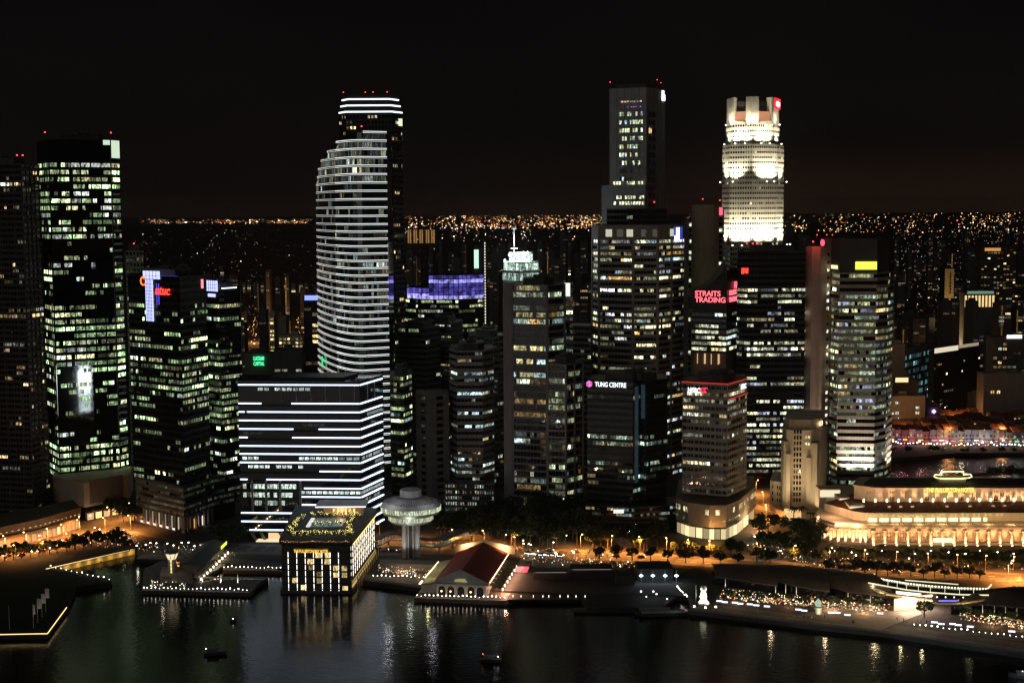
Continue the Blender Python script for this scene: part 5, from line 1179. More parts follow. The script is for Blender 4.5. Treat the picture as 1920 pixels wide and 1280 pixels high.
# ------------------------------------------------------------------ classical hotel with floodlit colonnade
def fullerton():
    Y0 = 778; o = G(1760, 1036, ZL); o.z = ZL
    root = empty('colonnaded_hotel', o, 'long cream classical hotel with floodlit giant columns and yellow rooftop lettering', 'hotel')
    def X(u, Y, v=1000): q = P(u, v, Y); return (q.x - o.x, q.y - o.y)
    CRM = mat('hotel_cream', (.62, .53, .40), .7, var=.12); zf = lambda v, Y: z_at(1770, v, Y) - ZL
    Yf = lambda u: 780 - (u - 1625) * .012
    base = [X(1531, 812), X(1541, 794), X(1566, 784), X(1625, 780), X(2080, 774), X(2080, 850), X(1560, 880)]
    zc = zf(986, Y0)
    mb = MB(); mb.prism([(x, y + 1.2) for x, y in base], 0, zc - 2.4); mb.prism(outset(base, .3), zc - 2.5, zc - 1.2); mb.prism(outset(base, 1.2), zc - 1.25, zc - .5); mb.prism(outset(base, .4), zc - .55, zc + .9); mb.prism(outset(base, .8), -.6, 1.3); mb.build('wall', CRM, root)
    LL = emis('lamp_gold', (1, .80, .42), 5); WW = emis('win_gold', (1, .66, .28), .7); WD = emis('win_gold_dim', (1, .5, .2), .14)
    dx = 21.6; cols = [1637 + dx * i for i in range(15)]
    r = random.Random(5)
    for i, u in enumerate(cols):
        p = X(u, Yf(u) - .3); mb = MB(); mb.lathe(p, [(1.25, 1.2), (1.25, 1.9), (.95, 2.1), (.82, zc - 3.4), (1.2, zc - 2.9), (1.2, zc - 2.45)], 14); mb.build('column', CRM, root, False)
        uc = u + dx / 2; a = X(uc - 4.2, Yf(u)); b = X(uc + 4.2, Yf(u)); yy = a[1] + 1.08
        mb = MB(); mb.quad((a[0], yy, 2.2), (b[0], yy, 2.2), (b[0], yy, 8.2), (a[0], yy, 8.2), 0); mb.build('tall_window', WD if r.random() < .5 else WW, root)
        mb = MB(); [mb.bar((a[0] + (b[0] - a[0]) * k / 3, yy - .1, 2.2), (a[0] + (b[0] - a[0]) * k / 3, yy - .1, 8.2), .18) for k in range(4)]; [mb.bar((a[0], yy - .1, z), (b[0], yy - .1, z), .18) for z in (2.2, 4.2, 6.2, 8.2)]; mb.build('window_frame', BLACK, root)
        mb = MB(); c_ = (a[0] + b[0]) / 2
        for k in (-1, 0, 1): mb.quad((c_ + k * 1.1 - .35, yy, 10.6), (c_ + k * 1.1 + .35, yy, 10.6), (c_ + k * 1.1 + .35, yy, 12), (c_ + k * 1.1 - .35, yy, 12))
        mb.build('upper_window', mat('win_brown', (.06, .035, .02)), root)
        mb = MB(); mb.box(c_ - 1.4, yy - .5, 9.4, c_ + 1.4, yy - .2, 9.8); mb.box(p[0] - .5, p[1] - 2.2, .1, p[0] + .5, p[1] - 1.7, .5); each(mb, 'uplight', LL, root)
        if i % 2 == 0: lamp('POINT', (p[0], p[1] - 1, zc + 3.4), 1500, (1, .60, .25), root, .4)  # unseen points added to brighten the terrace storey
        lamp('SPOT', (p[0], p[1] - 1.9, .6), 8000, (1, .46, .19), root, .25, target=(p[0], p[1] + .2, 8), angle=95, blend=1)
        lamp('SPOT', (c_, yy - 8, .4), 3400, (1, .46, .19), root, .4, target=(c_, yy, 8), angle=100, blend=1); lamp('SPOT', (c_, yy - 1.3, 9.2), 5200, (1, .46, .19), root, .25, target=(c_, yy + .3, 12.4), angle=140, blend=1)  # the wide spot per bay is added, without fixture, to fill the dim wall
    # left rounded end with giant pilasters
    for (e_, ts) in ((0, (.15, .8)), (1, (.25, .7)), (2, (.1, .33, .57, .8, .97))):
        for t in ts:
            (x, y, _), d = edge_pt(base, e_, t, 0, -.6); mb = MB(); mb.lathe((x, y), [(1.3, 1.2), (.95, 2.1), (.85, zc - 3.2), (1.2, zc - 2.45)], 12); mb.build('column', CRM, root)
            (x, y, _), d = edge_pt(base, e_, t, 0, 1.9); lamp('SPOT', (x, y, .5), 11000, (1, .50, .23), root, .25, target=(x - (x - edge_pt(base, e_, t, 0, 0)[0][0]), edge_pt(base, e_, t, 0, 0)[0][1], 9), angle=100, blend=1)
    # terrace balustrade, lit storey above, awnings
    s2 = [X(1545, 815), X(1600, 792), X(1622, 788), X(2080, 784), X(2080, 850), X(1560, 870)]; z2 = zf(960, 788)
    mb = MB(); mb.prism(s2, zc - 1, z2); mb.build('terrace_storey', CRM, root)
    for i in range(17):
        u0 = 1625 + dx * i; a = X(u0 + 2, 786); b = X(u0 + 19, 786)
        mb = MB(); mb.quad((a[0], a[1], zc + .9), (b[0], b[1], zc + .9), (b[0], b[1], zc + 3.0), (a[0], a[1], zc + 3.0)); mb.build('terrace_window', emis('terrace_glow', (1, .90, .50), 1.6, True), root)
        for q in (0, .5):
            c_ = a[0] + (b[0] - a[0]) * (q + .25); mb = MB(); mb.ngon([(c_ - .9, a[1] - .3, z2 - .5), (c_, a[1] - .3, z2 - 2.0), (c_ + .9, a[1] - .3, z2 - .5)]); mb.build('awning_light', emis('awning_yellow', (1, .8, .25), .75), root)
    # red-brown tiled slope and upper storey
    s3 = [X(1600, 812), X(1640, 802), X(2080, 798), X(2080, 824), X(1610, 834)]; z3 = zf(941, 800); mb = MB()
    k = 4
    for i in range(3): a, b = s2[i + 1], s2[i + 2]; 
    q2 = [s2[1], s2[2], s2[3]]; q3 = [s3[0], s3[1], s3[2]]
    for i in range(2): mb.quad((*q2[i], z2), (*q2[i + 1], z2), (*q3[i + 1], z3), (*q3[i], z3))
    mb.quad((*s2[0], z2), (*s2[1], z2), (*s3[0], z3), (*s3[4], z3)); mb.prism([(x * 1, y + 1.5) for x, y in s3], z2 - 1, z3 - .1)
    for i in range(46):
        t = (i + .5) / 46; a = Vector((*q2[1], z2)).lerp(Vector((*q2[2], z2)), t); b = Vector((*q3[1], z3)).lerp(Vector((*q3[2], z3)), t); mb.bar(a + Vector((0, -.05, .1)), b + Vector((0, -.05, .1)), .2, .2)
    mb.build('tiled_slope', TILE, root)
    zt = zf(914, 802); mb = MB(); mb.prism(s3, z3 - .15, zt); mb.prism(outset(s3, .9), zt - .9, zt + .3); mb.build('upper_storey', CRM, root)
    for i in range(20):
        u = 1618 + dx * i; a = X(u, 799.5); mb = MB(); mb.box(a[0] - .45, a[1] - .9, z3 + .5, a[0] + .45, a[1] - .4, z3 + 2.4); mb.build('sconce', emis('sconce_warm', (1, .78, .5), 3.5), root); lamp('SPOT', (a[0], a[1] - 1.5, z3 + .4), 5500, (1, .50, .27), root, .25, target=(a[0], a[1] + .6, z3 + 6), angle=130, blend=1)
        b = X(u + 6, 799.5); c = X(u + 15, 799.5); mb = MB(); 
        for k_ in range(3): w0 = b[0] + (c[0] - b[0]) * (k_ + .1) / 3; w1 = b[0] + (c[0] - b[0]) * (k_ + .85) / 3; mb.quad((w0, b[1] + .0, z3 + .8), (w1, b[1] + .0, z3 + .8), (w1, b[1] + .0, z3 + 3.4), (w0, b[1] + .0, z3 + 3.4)); mb.quad((w0 + .1, b[1] + .0, zt - 2.4), (w1 - .1, b[1] + .0, zt - 2.4), (w1 - .1, b[1] + .0, zt - 1.4), (w0 + .1, b[1] + .0, zt - 1.4))
        mb.build('attic_window', [emis('attic_dim', (1, .5, .2), .22), emis('attic_warm', (1, .6, .25), .5), mat('win_brown', (.06, .035, .02))][i * 7 % 3], root)
    for i in range(17): 
        if r.random() < .3: a = X(1645 + dx * i, 794); mb = MB(); mb.box(a[0] - .8, a[1] - .2, z2 + 1.6, a[0] + .8, a[1] + .6, z2 + 2.5); mb.build('dormer', emis('dormer_warm', (1, .65, .3), .5), root)
    mb = MB(); mb.prism([(x * .97 + 4, y * .8 + 8) for x, y in s3], zt, zt + 1.2); mb.build('roof', ROOFD, root)
    a = X(1733, 799); text('THE FULLERTON HOTEL', (a[0], a[1] - 1.6, zt - 1.6), (1, 0), 3.6, emis('neon_lemon', (1, .90, .14), 1.5), root, bold=.03, sx=.70)
    # stepped lit pavilions of the left corner
    for (u0, u1, Y, v0, v1) in ((1535, 1575, 830, 930, 917), (1572, 1592, 815, 943, 933), (1592, 1621, 797, 963, 948), (1592, 1621, 795, 978, 970)):
        a = X(u0, Y); b = X(u1, Y); mb = MB(); z_0 = zf(v0, Y); z_1 = zf(v1, Y); mb.box(a[0], a[1], z_0 - 7, b[0], a[1] + 12, z_1 + .6); mb.build('corner_pavilion', CRM, root)
        mb = MB(); mb.quad((a[0] + .4, a[1] - .15, z_0), (b[0] - .4, a[1] - .15, z_0), (b[0] - .4, a[1] - .15, z_1), (a[0] + .4, a[1] - .15, z_1)); mb.build('lit_panel', emis('pav_cream', (1, .86, .6), .95), root)
    for u, v, Y in ((1533, 966, 806), (1568, 973, 784), (1582, 972, 783), (1604, 978, 781), (1560, 945, 800)): a = X(u, Y, v); lamp('POINT', (a[0], a[1] - 2, zf(v, Y)), 3500, (1, .55, .28), root, .3)
    # rooftop emblem tower outlined in light
    c = X(1780, 816); mb = MB(); mb.box(c[0] - 7.5, c[1] - 4, zt, c[0] + 7.5, c[1] + 4, zt + 4); mb.build('roof_turret', CRM, root)
    mb = MB(); z = zt + 4.6; y = c[1] - 4.5
    pts = [(-11, .4), (-8, -.6), (-6, -.4), (-6, 2.4), (6, 2.4), (6, -.4), (8, -.6), (11, .4), (9, 1.4), (6, .8)]; pts = [(-11, 0), (-10.5, 1.2), (-6.5, 1), (-7, 3), (6, 3), (6, 1), (10, 1.4), (11, 0), (9, -.8), (5, -1.2), (-5, -1.2), (-9, -.8), (-11, 0)]
    for a, b in zip(pts[:-1], pts[1:]): mb.bar((c[0] + a[0], y, z + a[1]), (c[0] + b[0], y, z + b[1]), .45)
    mb.build('outline_light', emis('neon_cream', (1, .85, .35), 2.6), root)
    # porte-cochere sign at the street
    a = X(1752, 770, 1030); mb = MB(); mb.box(a[0], a[1], 3.4, a[0] + 10, a[1] + 3, 5); mb.build('entrance_sign', emis('entr_yellow', (1, .9, .45), 2.0, True), root)
fullerton()

# ------------------------------------------------------------------ scalloped waterfront restaurants
RF = mat('shell_roof', (.055, .045, .038), .55, var=.15)
def shell(label, bk, fr, zb, zf_, name='shell_roofed_hall', lipw=1.2, lip=True):
    """curved roof: back edge pixels bk at height zb, front edge pixels fr at height zf_; arches in between"""
    Bk = [G(u, v, zb) for u, v in bk]; Fr = [G(u, v, zf_) for u, v in fr]; o = Fr[len(Fr) // 2].copy(); o.z = ZL
    root = empty(name, o, label, 'restaurant building'); mb = MB(); n = 8; N = len(Bk)
    def S(i, t):
        a, b = Bk[i], Fr[i]; p = a.lerp(b, t); p.z = a.z + (b.z - a.z) * t ** 1.7 + 1.0 * math.sin(t * PI); return p - o
    for i in range(N - 1):
        for j in range(n):
            t0, t1 = j / n, (j + 1) / n; a, b, c, d = S(i, t0), S(i, t1), S(i + 1, t1), S(i + 1, t0); mb.ngon([a, b, c, d]); dn = Vector((0, 0, -.6)); mb.ngon([d + dn, c + dn, b + dn, a + dn])
    ring = [S(0, j / n) for j in range(n + 1)] + [S(i, 1) for i in range(1, N)] + [S(N - 1, 1 - j / n) for j in range(1, n + 1)] + [S(i, 0) for i in range(N - 2, -1, -1)]
    for a, b in zip(ring, ring[1:] + ring[:1]): dn = Vector((0, 0, -.6)); mb.ngon([a, a + dn, b + dn, b])
    mb.build('shell_roof', RF, root, True)
    # body: dark glazed hall under it
    F2 = [(p - o) * 1 for p in Fr]; B2 = [(p - o) for p in Bk]; mb = MB()
    pl = [(p.x, p.y + 5) for p in F2] + [(p.x, p.y - 1) for p in B2[::-1]]; k = len(pl)
    for i in range(k): a, b = pl[i], pl[(i + 1) % k]; mb.quad((*a, -.1), (*b, -.1), (*b, zf_ - ZL - .3), (*a, zf_ - ZL - .3))
    mb.build('glass_wall', glass('glass_terrace', (.01, .013, .014), .1), root)
    return root, F2, B2, o
sh1 = shell('left scallop of the dark shell roofed restaurants beside the white statue', [(1334, 1056), (1380, 1056), (1430, 1058), (1452, 1060)], [(1342, 1080), (1385, 1086), (1425, 1092), (1458, 1097)], 12, 8)
sh2 = shell('middle scallop of the dark shell roofed restaurants', [(1438, 1058), (1480, 1058), (1520, 1062), (1552, 1064)], [(1455, 1088), (1490, 1097), (1525, 1103), (1556, 1108)], 12.5, 8)
sh3 = shell('right scallop of the dark shell roofed restaurants ending at the oval canopy', [(1536, 1063), (1570, 1066), (1610, 1071), (1636, 1075)], [(1556, 1098), (1590, 1108), (1625, 1112), (1680, 1119)], 13, 8)
sh4 = shell('dark shell roof right of the oval canopy cut by the frame', [(1860, 1103), (1900, 1099), (1960, 1097), (2060, 1100)], [(1790, 1135), (1850, 1131), (1940, 1140), (2060, 1158)], 13, 8)
def oval():
    zc = 11.5; o = G(1742, 1108, zc); o.z = ZL; root = empty('oval_canopy', o, 'eye shaped glass canopy outlined with bright cream lights', 'canopy')
    L = lambda u, v, z=zc: G(u, v, z) - o
    CR_ = emis('canopy_rim', (1, .92, .58), .95, True); CREAMM = mat('canopy_band', (.55, .46, .28))
    back = [(1634, 1081), (1665, 1087), (1700, 1093), (1745, 1098), (1800, 1102), (1852, 1103)]
    mid = [(1628, 1092), (1665, 1099), (1700, 1105), (1745, 1110), (1800, 1114), (1854, 1115)]
    front = [(1622, 1092), (1640, 1104), (1662, 1113), (1700, 1118), (1750, 1122), (1756, 1130), (1800, 1130), (1840, 1124), (1868, 1112)]
    mb = MB(); pts = [L(*p) for p in back]
    for a, b in zip(pts[:-1], pts[1:]):
        n = int((b - a).length / 1.35)
        for i in range(n): q = a + (b - a) * (i + .5) / n; e_ = (b - a).normalized() * .42; mb.bar(q - e_, q + e_, .55, .55)
    mb.build('rim_lights', emis('rim_bulbs', (1, .95, .65), 2.2), root)
    mb = MB(); pts = [L(*p) for p in mid]; [mb.bar(a, b, .6, .5) for a, b in zip(pts[:-1], pts[1:])]
    bp = [L(*p) for p in back]
    for i in range(11):
        t = i / 10 * 4.98; k = int(t); f = t - k; a = bp[k].lerp(bp[k + 1], f); b = pts[k].lerp(pts[k + 1], f); mb.bar(a, b, .25, .3)
    mb.build('canopy_beam', CR_, root)
    mb = MB(); pts = [L(*p, 9.5) for p in front]
    for a, b in zip(pts[:-1], pts[1:]): mb.bar(a, b, 2.4, .8)
    mb.build('canopy_band', CREAMM, root)
    mb = MB(); a = [L(*p, zc - .2) for p in back]; b = [L(*p, zc - .3) for p in mid]
    for i in range(5): mb.ngon([a[i], b[i], b[i + 1], a[i + 1]])
    mb.build('glass_roof', glass('glass_terrace', (.01, .013, .014), .1), root)
    top = [(1628, 1088), (1640, 1074)]; mb = MB(); mb.bar(L(1634, 1082), L(1640, 1075, 13), .5); mb.bar(L(1852, 1103), L(1859, 1095, 13), .6); 
    mb.bar(L(1697, 1087, 12.5), L(1797, 1095, 12.5), .5, .4); mb.build('roof_ridge', CR_, root)
    mb = MB(); [mb.bar(L(u, 1118 + (u - 1640) * .03, 9.2), L(u, 1118 + (u - 1640) * .03, ZL), .35) for u in (1650, 1690, 1760, 1800, 1830)]; each(mb, 'post', STEEL, root)
    mb = MB(); a = L(1680, 1110, 10); b = L(1727, 1115, 10); mb.bar(a, b, .4, 1.4); mb.build('sign_box', emis('sign_box_white', (1, .97, .85), 1.8, True), root)
    for u in (1740, 1757, 1773, 1789, 1806, 1822, 1838): q = L(u, 1118 + (u - 1740) * .015, 9.8); mb = MB(); mb.lathe((q.x, q.y), [(0, q.z - .5), (.4, q.z), (0, q.z + .3)], 6); mb.build('downlight', emis('downlight', (1, .95, .8), 3), root)
    mb = MB(); mb.bar(L(1760, 1126, 6), L(1795, 1126, 6), .4, .9); mb.build('sign_blue', emis('sign_blue3', (.15, .15, 1), 1.4), root)
    for u, v, pw in ((1646, 1108, 700), (1690, 1122, 900), (1730, 1127, 900), (1820, 1128, 700), (1862, 1113, 700), (1636, 1096, 700)): q = L(u, v, 11.2); lamp('POINT', q, pw, (1, .84, .45), root, .4)
    # entrance walls under the canopy
    mb = MB(); mb.prism([g for g in [tuple((L(u, v, ZL)).xy) for u, v in ((1676, 1146), (1748, 1137), (1756, 1124), (1690, 1122))]], 0, 6); mb.build('entrance_wall', mat('entrance_pale', (.5, .38, .32)), root)
    for u, v in ((1700, 1150), (1725, 1146), (1745, 1142)): q = L(u, v, ZL); lamp('POINT', (q.x, q.y, 4.5), 5500, (1, .70, .52), root, .5)
oval()
for u, v in ((1446, 1090), (1548, 1100), (1640, 1105)): q = G(u, v, 12); lamp('POINT', q, 1600, (1, .74, .42), None, .6)  # unseen lamps added above the roofs to brighten the shell ends
# terrace columns lit from below
def uplit_column_proto():
    mb = MB(); mb.lathe((0, 0), [(.28, 0), (.22, 6.2)], 10, 0); o = mb.build('uplit_column', [WHITE]); return o
_uc = uplit_column_proto()
ucs = [(1360, 1100), (1416, 1104), (1454, 1113), (1473, 1112), (1493, 1114), (1513, 1116), (1532, 1120), (1590, 1126), (1632, 1130), (1652, 1131), (1797, 1147), (1819, 1147), (1842, 1150), (1864, 1152), (1885, 1154), (1906, 1156)]
for i, (u, v) in enumerate(ucs):
    c = _uc if i == 0 else _uc.copy()
    if i: col.objects.link(c)
    c.location = G(u, v, ZL); tag(c, 'thin white column lit from below on the restaurant terrace', 'column', 'uplit terrace columns')
    lamp('SPOT', c.location + Vector((.2, -.9, .2)), 260, (1, .86, .72), None, .1, target=c.location + Vector((0, 0, 4)), angle=70)
for u, v in ((380, 1092), (414, 1093), (446, 1093)): c = _uc.copy(); col.objects.link(c); c.location = G(u, v, 1.9); c.scale = (1.3, 1.3, .75); tag(c, 'white column lit from below on the pontoon deck', 'column', 'uplit columns on the pontoon'); lamp('SPOT', c.location + Vector((.2, -1.1, .2)), 900, (1, .86, .76), None, .1, target=c.location + Vector((0, 0, 3)), angle=80)
# white light benches along the quay
_lb = None
for i, (u, v) in enumerate([(1349, 1127), (1359, 1129), (1378, 1130), (1388, 1132), (1406, 1133), (1418, 1135), (1438, 1137), (1497, 1143), (1508, 1145), (1558, 1149), (1570, 1149), (1589, 1153), (1650, 1150), (1752, 1167), (1765, 1170), (1786, 1170), (1797, 1172), (1819, 1175), (1897, 1184)]):
    if _lb is None:
        mb = MB(); mb.box(-1.4, -.5, 0, 1.4, .5, .55); _lb = mb.build('light_bench', [emis('bench_white', (.82, .86, 1), 1.6)]); c = _lb
    else: c = _lb.copy(); col.objects.link(c)
    c.location = G(u, v, ZL + .15); c.rotation_euler.z = R(-12); tag(c, 'glowing white box bench at the edge of the promenade', 'bench', 'light benches')
# floodlit statue spouting over the quay
def statue():
    o = G(1319, 1132, ZL); root = empty('white_statue', o, 'brilliantly floodlit white statue on a wave shaped plinth at the quay corner', 'statue')
    mb = MB(); mb.lathe((0, 0), [(2.6, -.5), (2.9, .8), (2.0, 1.8), (1.7, 2.6), (0, 2.7)], 16); mb.build('plinth', WHITE, root, True)
    mb = MB(); mb.lathe((0, 0), [(1.5, 2.4), (1.7, 4), (1.35, 5.6), (1.1, 6.4), (1.55, 7.2), (1.6, 8.0), (1.0, 8.8), (0, 9.1)], 16); mb.bar((0, -.8, 7.4), (0, -2.1, 7.2), 1.0, .9)
    for i in range(4): mb.bar((-.3 + i * .2, .9, 2.6), (-1.6 + i, 2.2, 3.4 + (i % 2)), .5, .5)
    mb.build('figure', mat('statue_white', (.8, .8, .74)), root, True)
    for x, y, pw in ((-5, -5, 30000), (5, -6, 30000), (0, -7, 9000)): lamp('SPOT', (x, y, .6), pw, (1, 1, .72), root, .4, target=(0, 0, 5), angle=70, blend=1); m2 = MB(); m2.box(x - .4, y - .4, 0, x + .4, y + .4, .7); m2.build('floodlight', emis('flood_lens', (1, .97, .8), 6), root)
    m2 = MB(); m2.lathe((-3.5, 1), [(0, 0), (.2, 0), (.15, 9), (0, 9)], 6); m2.build('lamp_post', STEEL, root)
statue()
slab('statue_quay', 'dark stone quay tongue under the floodlit statue', [(1292, 1140), (1345, 1146), (1350, 1136), (1296, 1122)], 2.6, 'quay', PAVE)
# fan-shaped pale canopy on the terrace
def fan():
    o = G(1534, 1150, ZL); root = empty('fan_canopy', o, 'pale upturned fan canopy on a stem on the restaurant terrace', 'canopy'); mb = MB()
    mb.lathe((0, 0), [(1.5, 0), (1.6, 2.4), (3.4, 3.6), (3.4, 3.8), (0, 3.3)], 16); mb.build('canopy', mat('canopy_pale', (.55, .52, .40)), root, True); mb = MB(); mb.lathe((0, 0), [(1.3, 3.6), (1.5, 5.6), (0, 7.4)], 10); mb.build('glass_lantern', emis('lantern_pale', (.75, 1, .7), .5), root)
    lamp('SPOT', (0, -5, .5), 900, (1, .95, .7), root, .3, target=(0, 0, 3), angle=80)
fan()
# ------------------------------------------------------------------ trees
def leaf_clump(mb, c, rad, n, r, sz=(.5, 1.0), flat=.75):
    for _ in range(n):
        while True:
            x, y, z = r.uniform(-1, 1), r.uniform(-1, 1), r.uniform(-1, 1)
            if .25 < x * x + y * y + z * z < 1: break
        p = Vector((c[0] + x * rad, c[1] + y * rad, c[2] + z * rad * flat)); s = r.uniform(*sz); a = Vector((r.gauss(0, 1), r.gauss(0, 1), r.gauss(0, 1))).normalized(); b = a.orthogonal().normalized() * s; c2 = a.cross(b).normalized() * s * .8
        mb.ngon([p - b, p + c2 * .5, p + b, p - c2 * .5])
def tree_proto(seed, H=11, W=5.5, nl=16, per=46, leaf=LEAF, sz=(.5, 1.0)):
    r = random.Random(seed); root = empty('tree', (0, 0, 0)); mb = MB(); mb.lathe((0, 0), [(.38, 0), (.28, H * .3), (.2, H * .5), (0, H * .55)], 7); lobes = []
    for i in range(nl):
        a = r.uniform(0, 2 * PI); q = math.sqrt(r.random()) * W * .78; z = H * (.5 + .36 * r.random()) * (1 - .12 * (q / W) ** 2); lobes.append((q * math.cos(a), q * math.sin(a), z))
    for l in lobes[:8]: mb.bar((0, 0, H * .33), l, .18)
    mb.build('trunk', BARK, root); mb = MB()
    for l in lobes: leaf_clump(mb, l, r.uniform(1.2, 2.3) * W / 5.5, per, r, sz)
    mb.build('crown', leaf, root); reg(root); return root
def palm_proto(seed, H=9):
    r = random.Random(seed); root = empty('palm_tree', (0, 0, 0)); mb = MB(); mb.lathe((0, 0), [(.3, 0), (.2, H), (0, H + .2)], 7); mb.build('trunk', BARK, root); mb = MB()
    for i in range(15):
        a = 2 * PI * i / 15 + r.uniform(-.15, .15); L = r.uniform(2.6, 3.6); lift = r.uniform(.3, 1.5); pr = None
        for k in range(6):
            t = k / 5; p = Vector((math.cos(a) * L * t, math.sin(a) * L * t, H + lift * math.sin(t * 2.2) - 1.8 * t * t)); w_ = .55 * math.sin(PI * min(1, t + .12)) + .05; s = Vector((-math.sin(a), math.cos(a), 0)) * w_
            if pr: mb.ngon([pr[0] - pr[1] + Vector((0, 0, -.25)), pr[0], p, p - s + Vector((0, 0, -.25))]); mb.ngon([pr[0], pr[0] + pr[1] + Vector((0, 0, -.25)), p + s + Vector((0, 0, -.25)), p])
            pr = (p, s)
    mb.build('crown', LEAF, root); reg(root); return root
TP = [tree_proto(1), tree_proto(2, 13, 7, 20, 46), tree_proto(3, 8, 4, 12, 40), tree_proto(4, 16, 9, 26, 46, sz=(.6, 1.3))]; PP = [palm_proto(5), palm_proto(6, 7.5)]
used = set()
def plant(src, loc, label, cat, group, s=1.0, r=rnd):
    if src.name not in used: used.add(src.name); o = src
    else: o = copy_tree(src)
    o.location = loc; o.rotation_euler.z = r.uniform(0, 6.28); k = s * r.uniform(.85, 1.15); o.scale = (k, k, k * r.uniform(.9, 1.1)); tag(o, label, cat, group); return o
def scatter(n, box, protos, label, group, s=1.0, cat='tree', seed=1):
    r = random.Random(seed); u0, v0, u1, v1 = box
    for i in range(n):
        t = r.random(); u = u0 + (u1 - u0) * ((i + r.uniform(.1, .9)) / n); v = v0 + (v1 - v0) * r.random(); plant(r.choice(protos), G(u, v, ZL), label, cat, group, s, r)
def trow(n, a, b, protos, label, group, s=1.0, cat='tree', seed=1, j=2):
    r = random.Random(seed)
    for i in range(n): t = (i + .5) / n; plant(r.choice(protos), G(a[0] + (b[0] - a[0]) * t + r.uniform(-j, j), a[1] + (b[1] - a[1]) * t + r.uniform(-j, j) * .4, ZL), label, cat, group, s, r)
scatter(16, (905, 1000, 1100, 1032), [TP[3], TP[1]], 'large dark tree in the grove right of the pier hall, below the grid tower', 'trees of the dark grove', 1.15, seed=3)
scatter(7, (905, 975, 1090, 1000), [TP[3]], 'tall tree at the back of the dark grove against the grid tower', 'back trees of the dark grove', 1.2, seed=4)
scatter(6, (826, 1000, 905, 1015), [TP[3], TP[1]], 'dark tree right of the mushroom tower', 'trees right of the mushroom tower', 1.0, seed=5)
scatter(9, (1100, 1018, 1240, 1034), [TP[1], TP[0]], 'dark street tree before the white lettered tower', 'street trees below the white lettered tower', 1.0, seed=6)
trow(9, (1105, 1046), (1400, 1060), [TP[0], TP[2]], 'small street tree beside the orange lit road', 'street trees along the orange road', .85, seed=7)
trow(7, (1260, 1040), (1400, 1046), [TP[0], TP[2]], 'round tree before the glowing shops of the red rimmed tower', 'trees before the glowing shops', .9, seed=8)
scatter(14, (1420, 1000, 1545, 1050), [TP[1], TP[0]], 'leafy tree in the park between the cream tower and the colonnaded hotel', 'park trees', .95, seed=9)
trow(3, (1480, 988), (1530, 990), [PP[0]], 'palm in front of the cream stepped tower', 'palms by the cream tower', 1.1, 'palm', 10)
trow(11, (1560, 1052), (1720, 1054), [PP[0], PP[1]], 'palm before the left half of the colonnaded hotel', 'palms before the colonnaded hotel', .8, 'palm', 11)
trow(14, (1560, 1062), (1920, 1068), [TP[2], TP[0]], 'small tree between the road and the colonnaded hotel', 'small trees before the colonnaded hotel', .5, seed=12)
scatter(10, (1780, 1046, 1930, 1058), [TP[0], TP[1]], 'tree before the right half of the colonnaded hotel', 'trees right of the hotel entrance sign', .42, seed=13)
trow(9, (0, 1052), (150, 1030), [TP[0], TP[2]], 'roadside tree at lower left by the orange road', 'roadside trees at lower left', .9, seed=14)
scatter(8, (140, 1020, 250, 1035), [TP[0], TP[2]], 'tree in the plaza behind the lit sea wall', 'trees behind the sea wall', .9, seed=15)
scatter(5, (205, 960, 262, 990), [TP[1]], 'tree beside the beige podium box', 'trees beside the beige podium', .9, seed=16)
trow(5, (400, 1024), (455, 1018), [TP[1]], 'tree between the striped podium and the stilted block', 'trees left of the stilted block', .9, seed=17)
scatter(5, (712, 985, 760, 1005), [TP[1], TP[0]], 'tree left of the mushroom tower', 'trees left of the mushroom tower', .9, seed=18)
trow(12, (1330, 1122), (1660, 1142), [TP[2]], 'little tree on the restaurant terrace', 'terrace trees', .62, seed=19)
plant(TP[2], G(1733, 1156, ZL), 'round tree standing alone on the bright plaza under the oval canopy', 'tree', None, .95)
trow(5, (1800, 1158), (1910, 1168), [TP[2]], 'little tree on the terrace at the right edge', 'terrace trees at the right edge', .7, seed=20)
trow(14, (1545, 1075), (1850, 1086), [TP[0], TP[2]], 'tree on the near side of the road before the colonnaded hotel', 'near roadside trees before the hotel', .72, seed=22)
trow(40, (1545, 1040), (1925, 1045), [TP[2], TP[0]], 'low leafy tree right against the foot of the colonnaded hotel', 'hedge trees at the hotel foot', .42, seed=23)
trow(24, (1560, 1050), (1900, 1056), [TP[2], TP[0]], 'low tree in the forecourt of the colonnaded hotel', 'forecourt trees of the hotel', .5, seed=24)
scatter(12, (1410, 1022, 1540, 1058), [TP[0], TP[2]], 'leafy park tree close to the road before the cream stepped tower', 'park trees by the road', .9, seed=25)
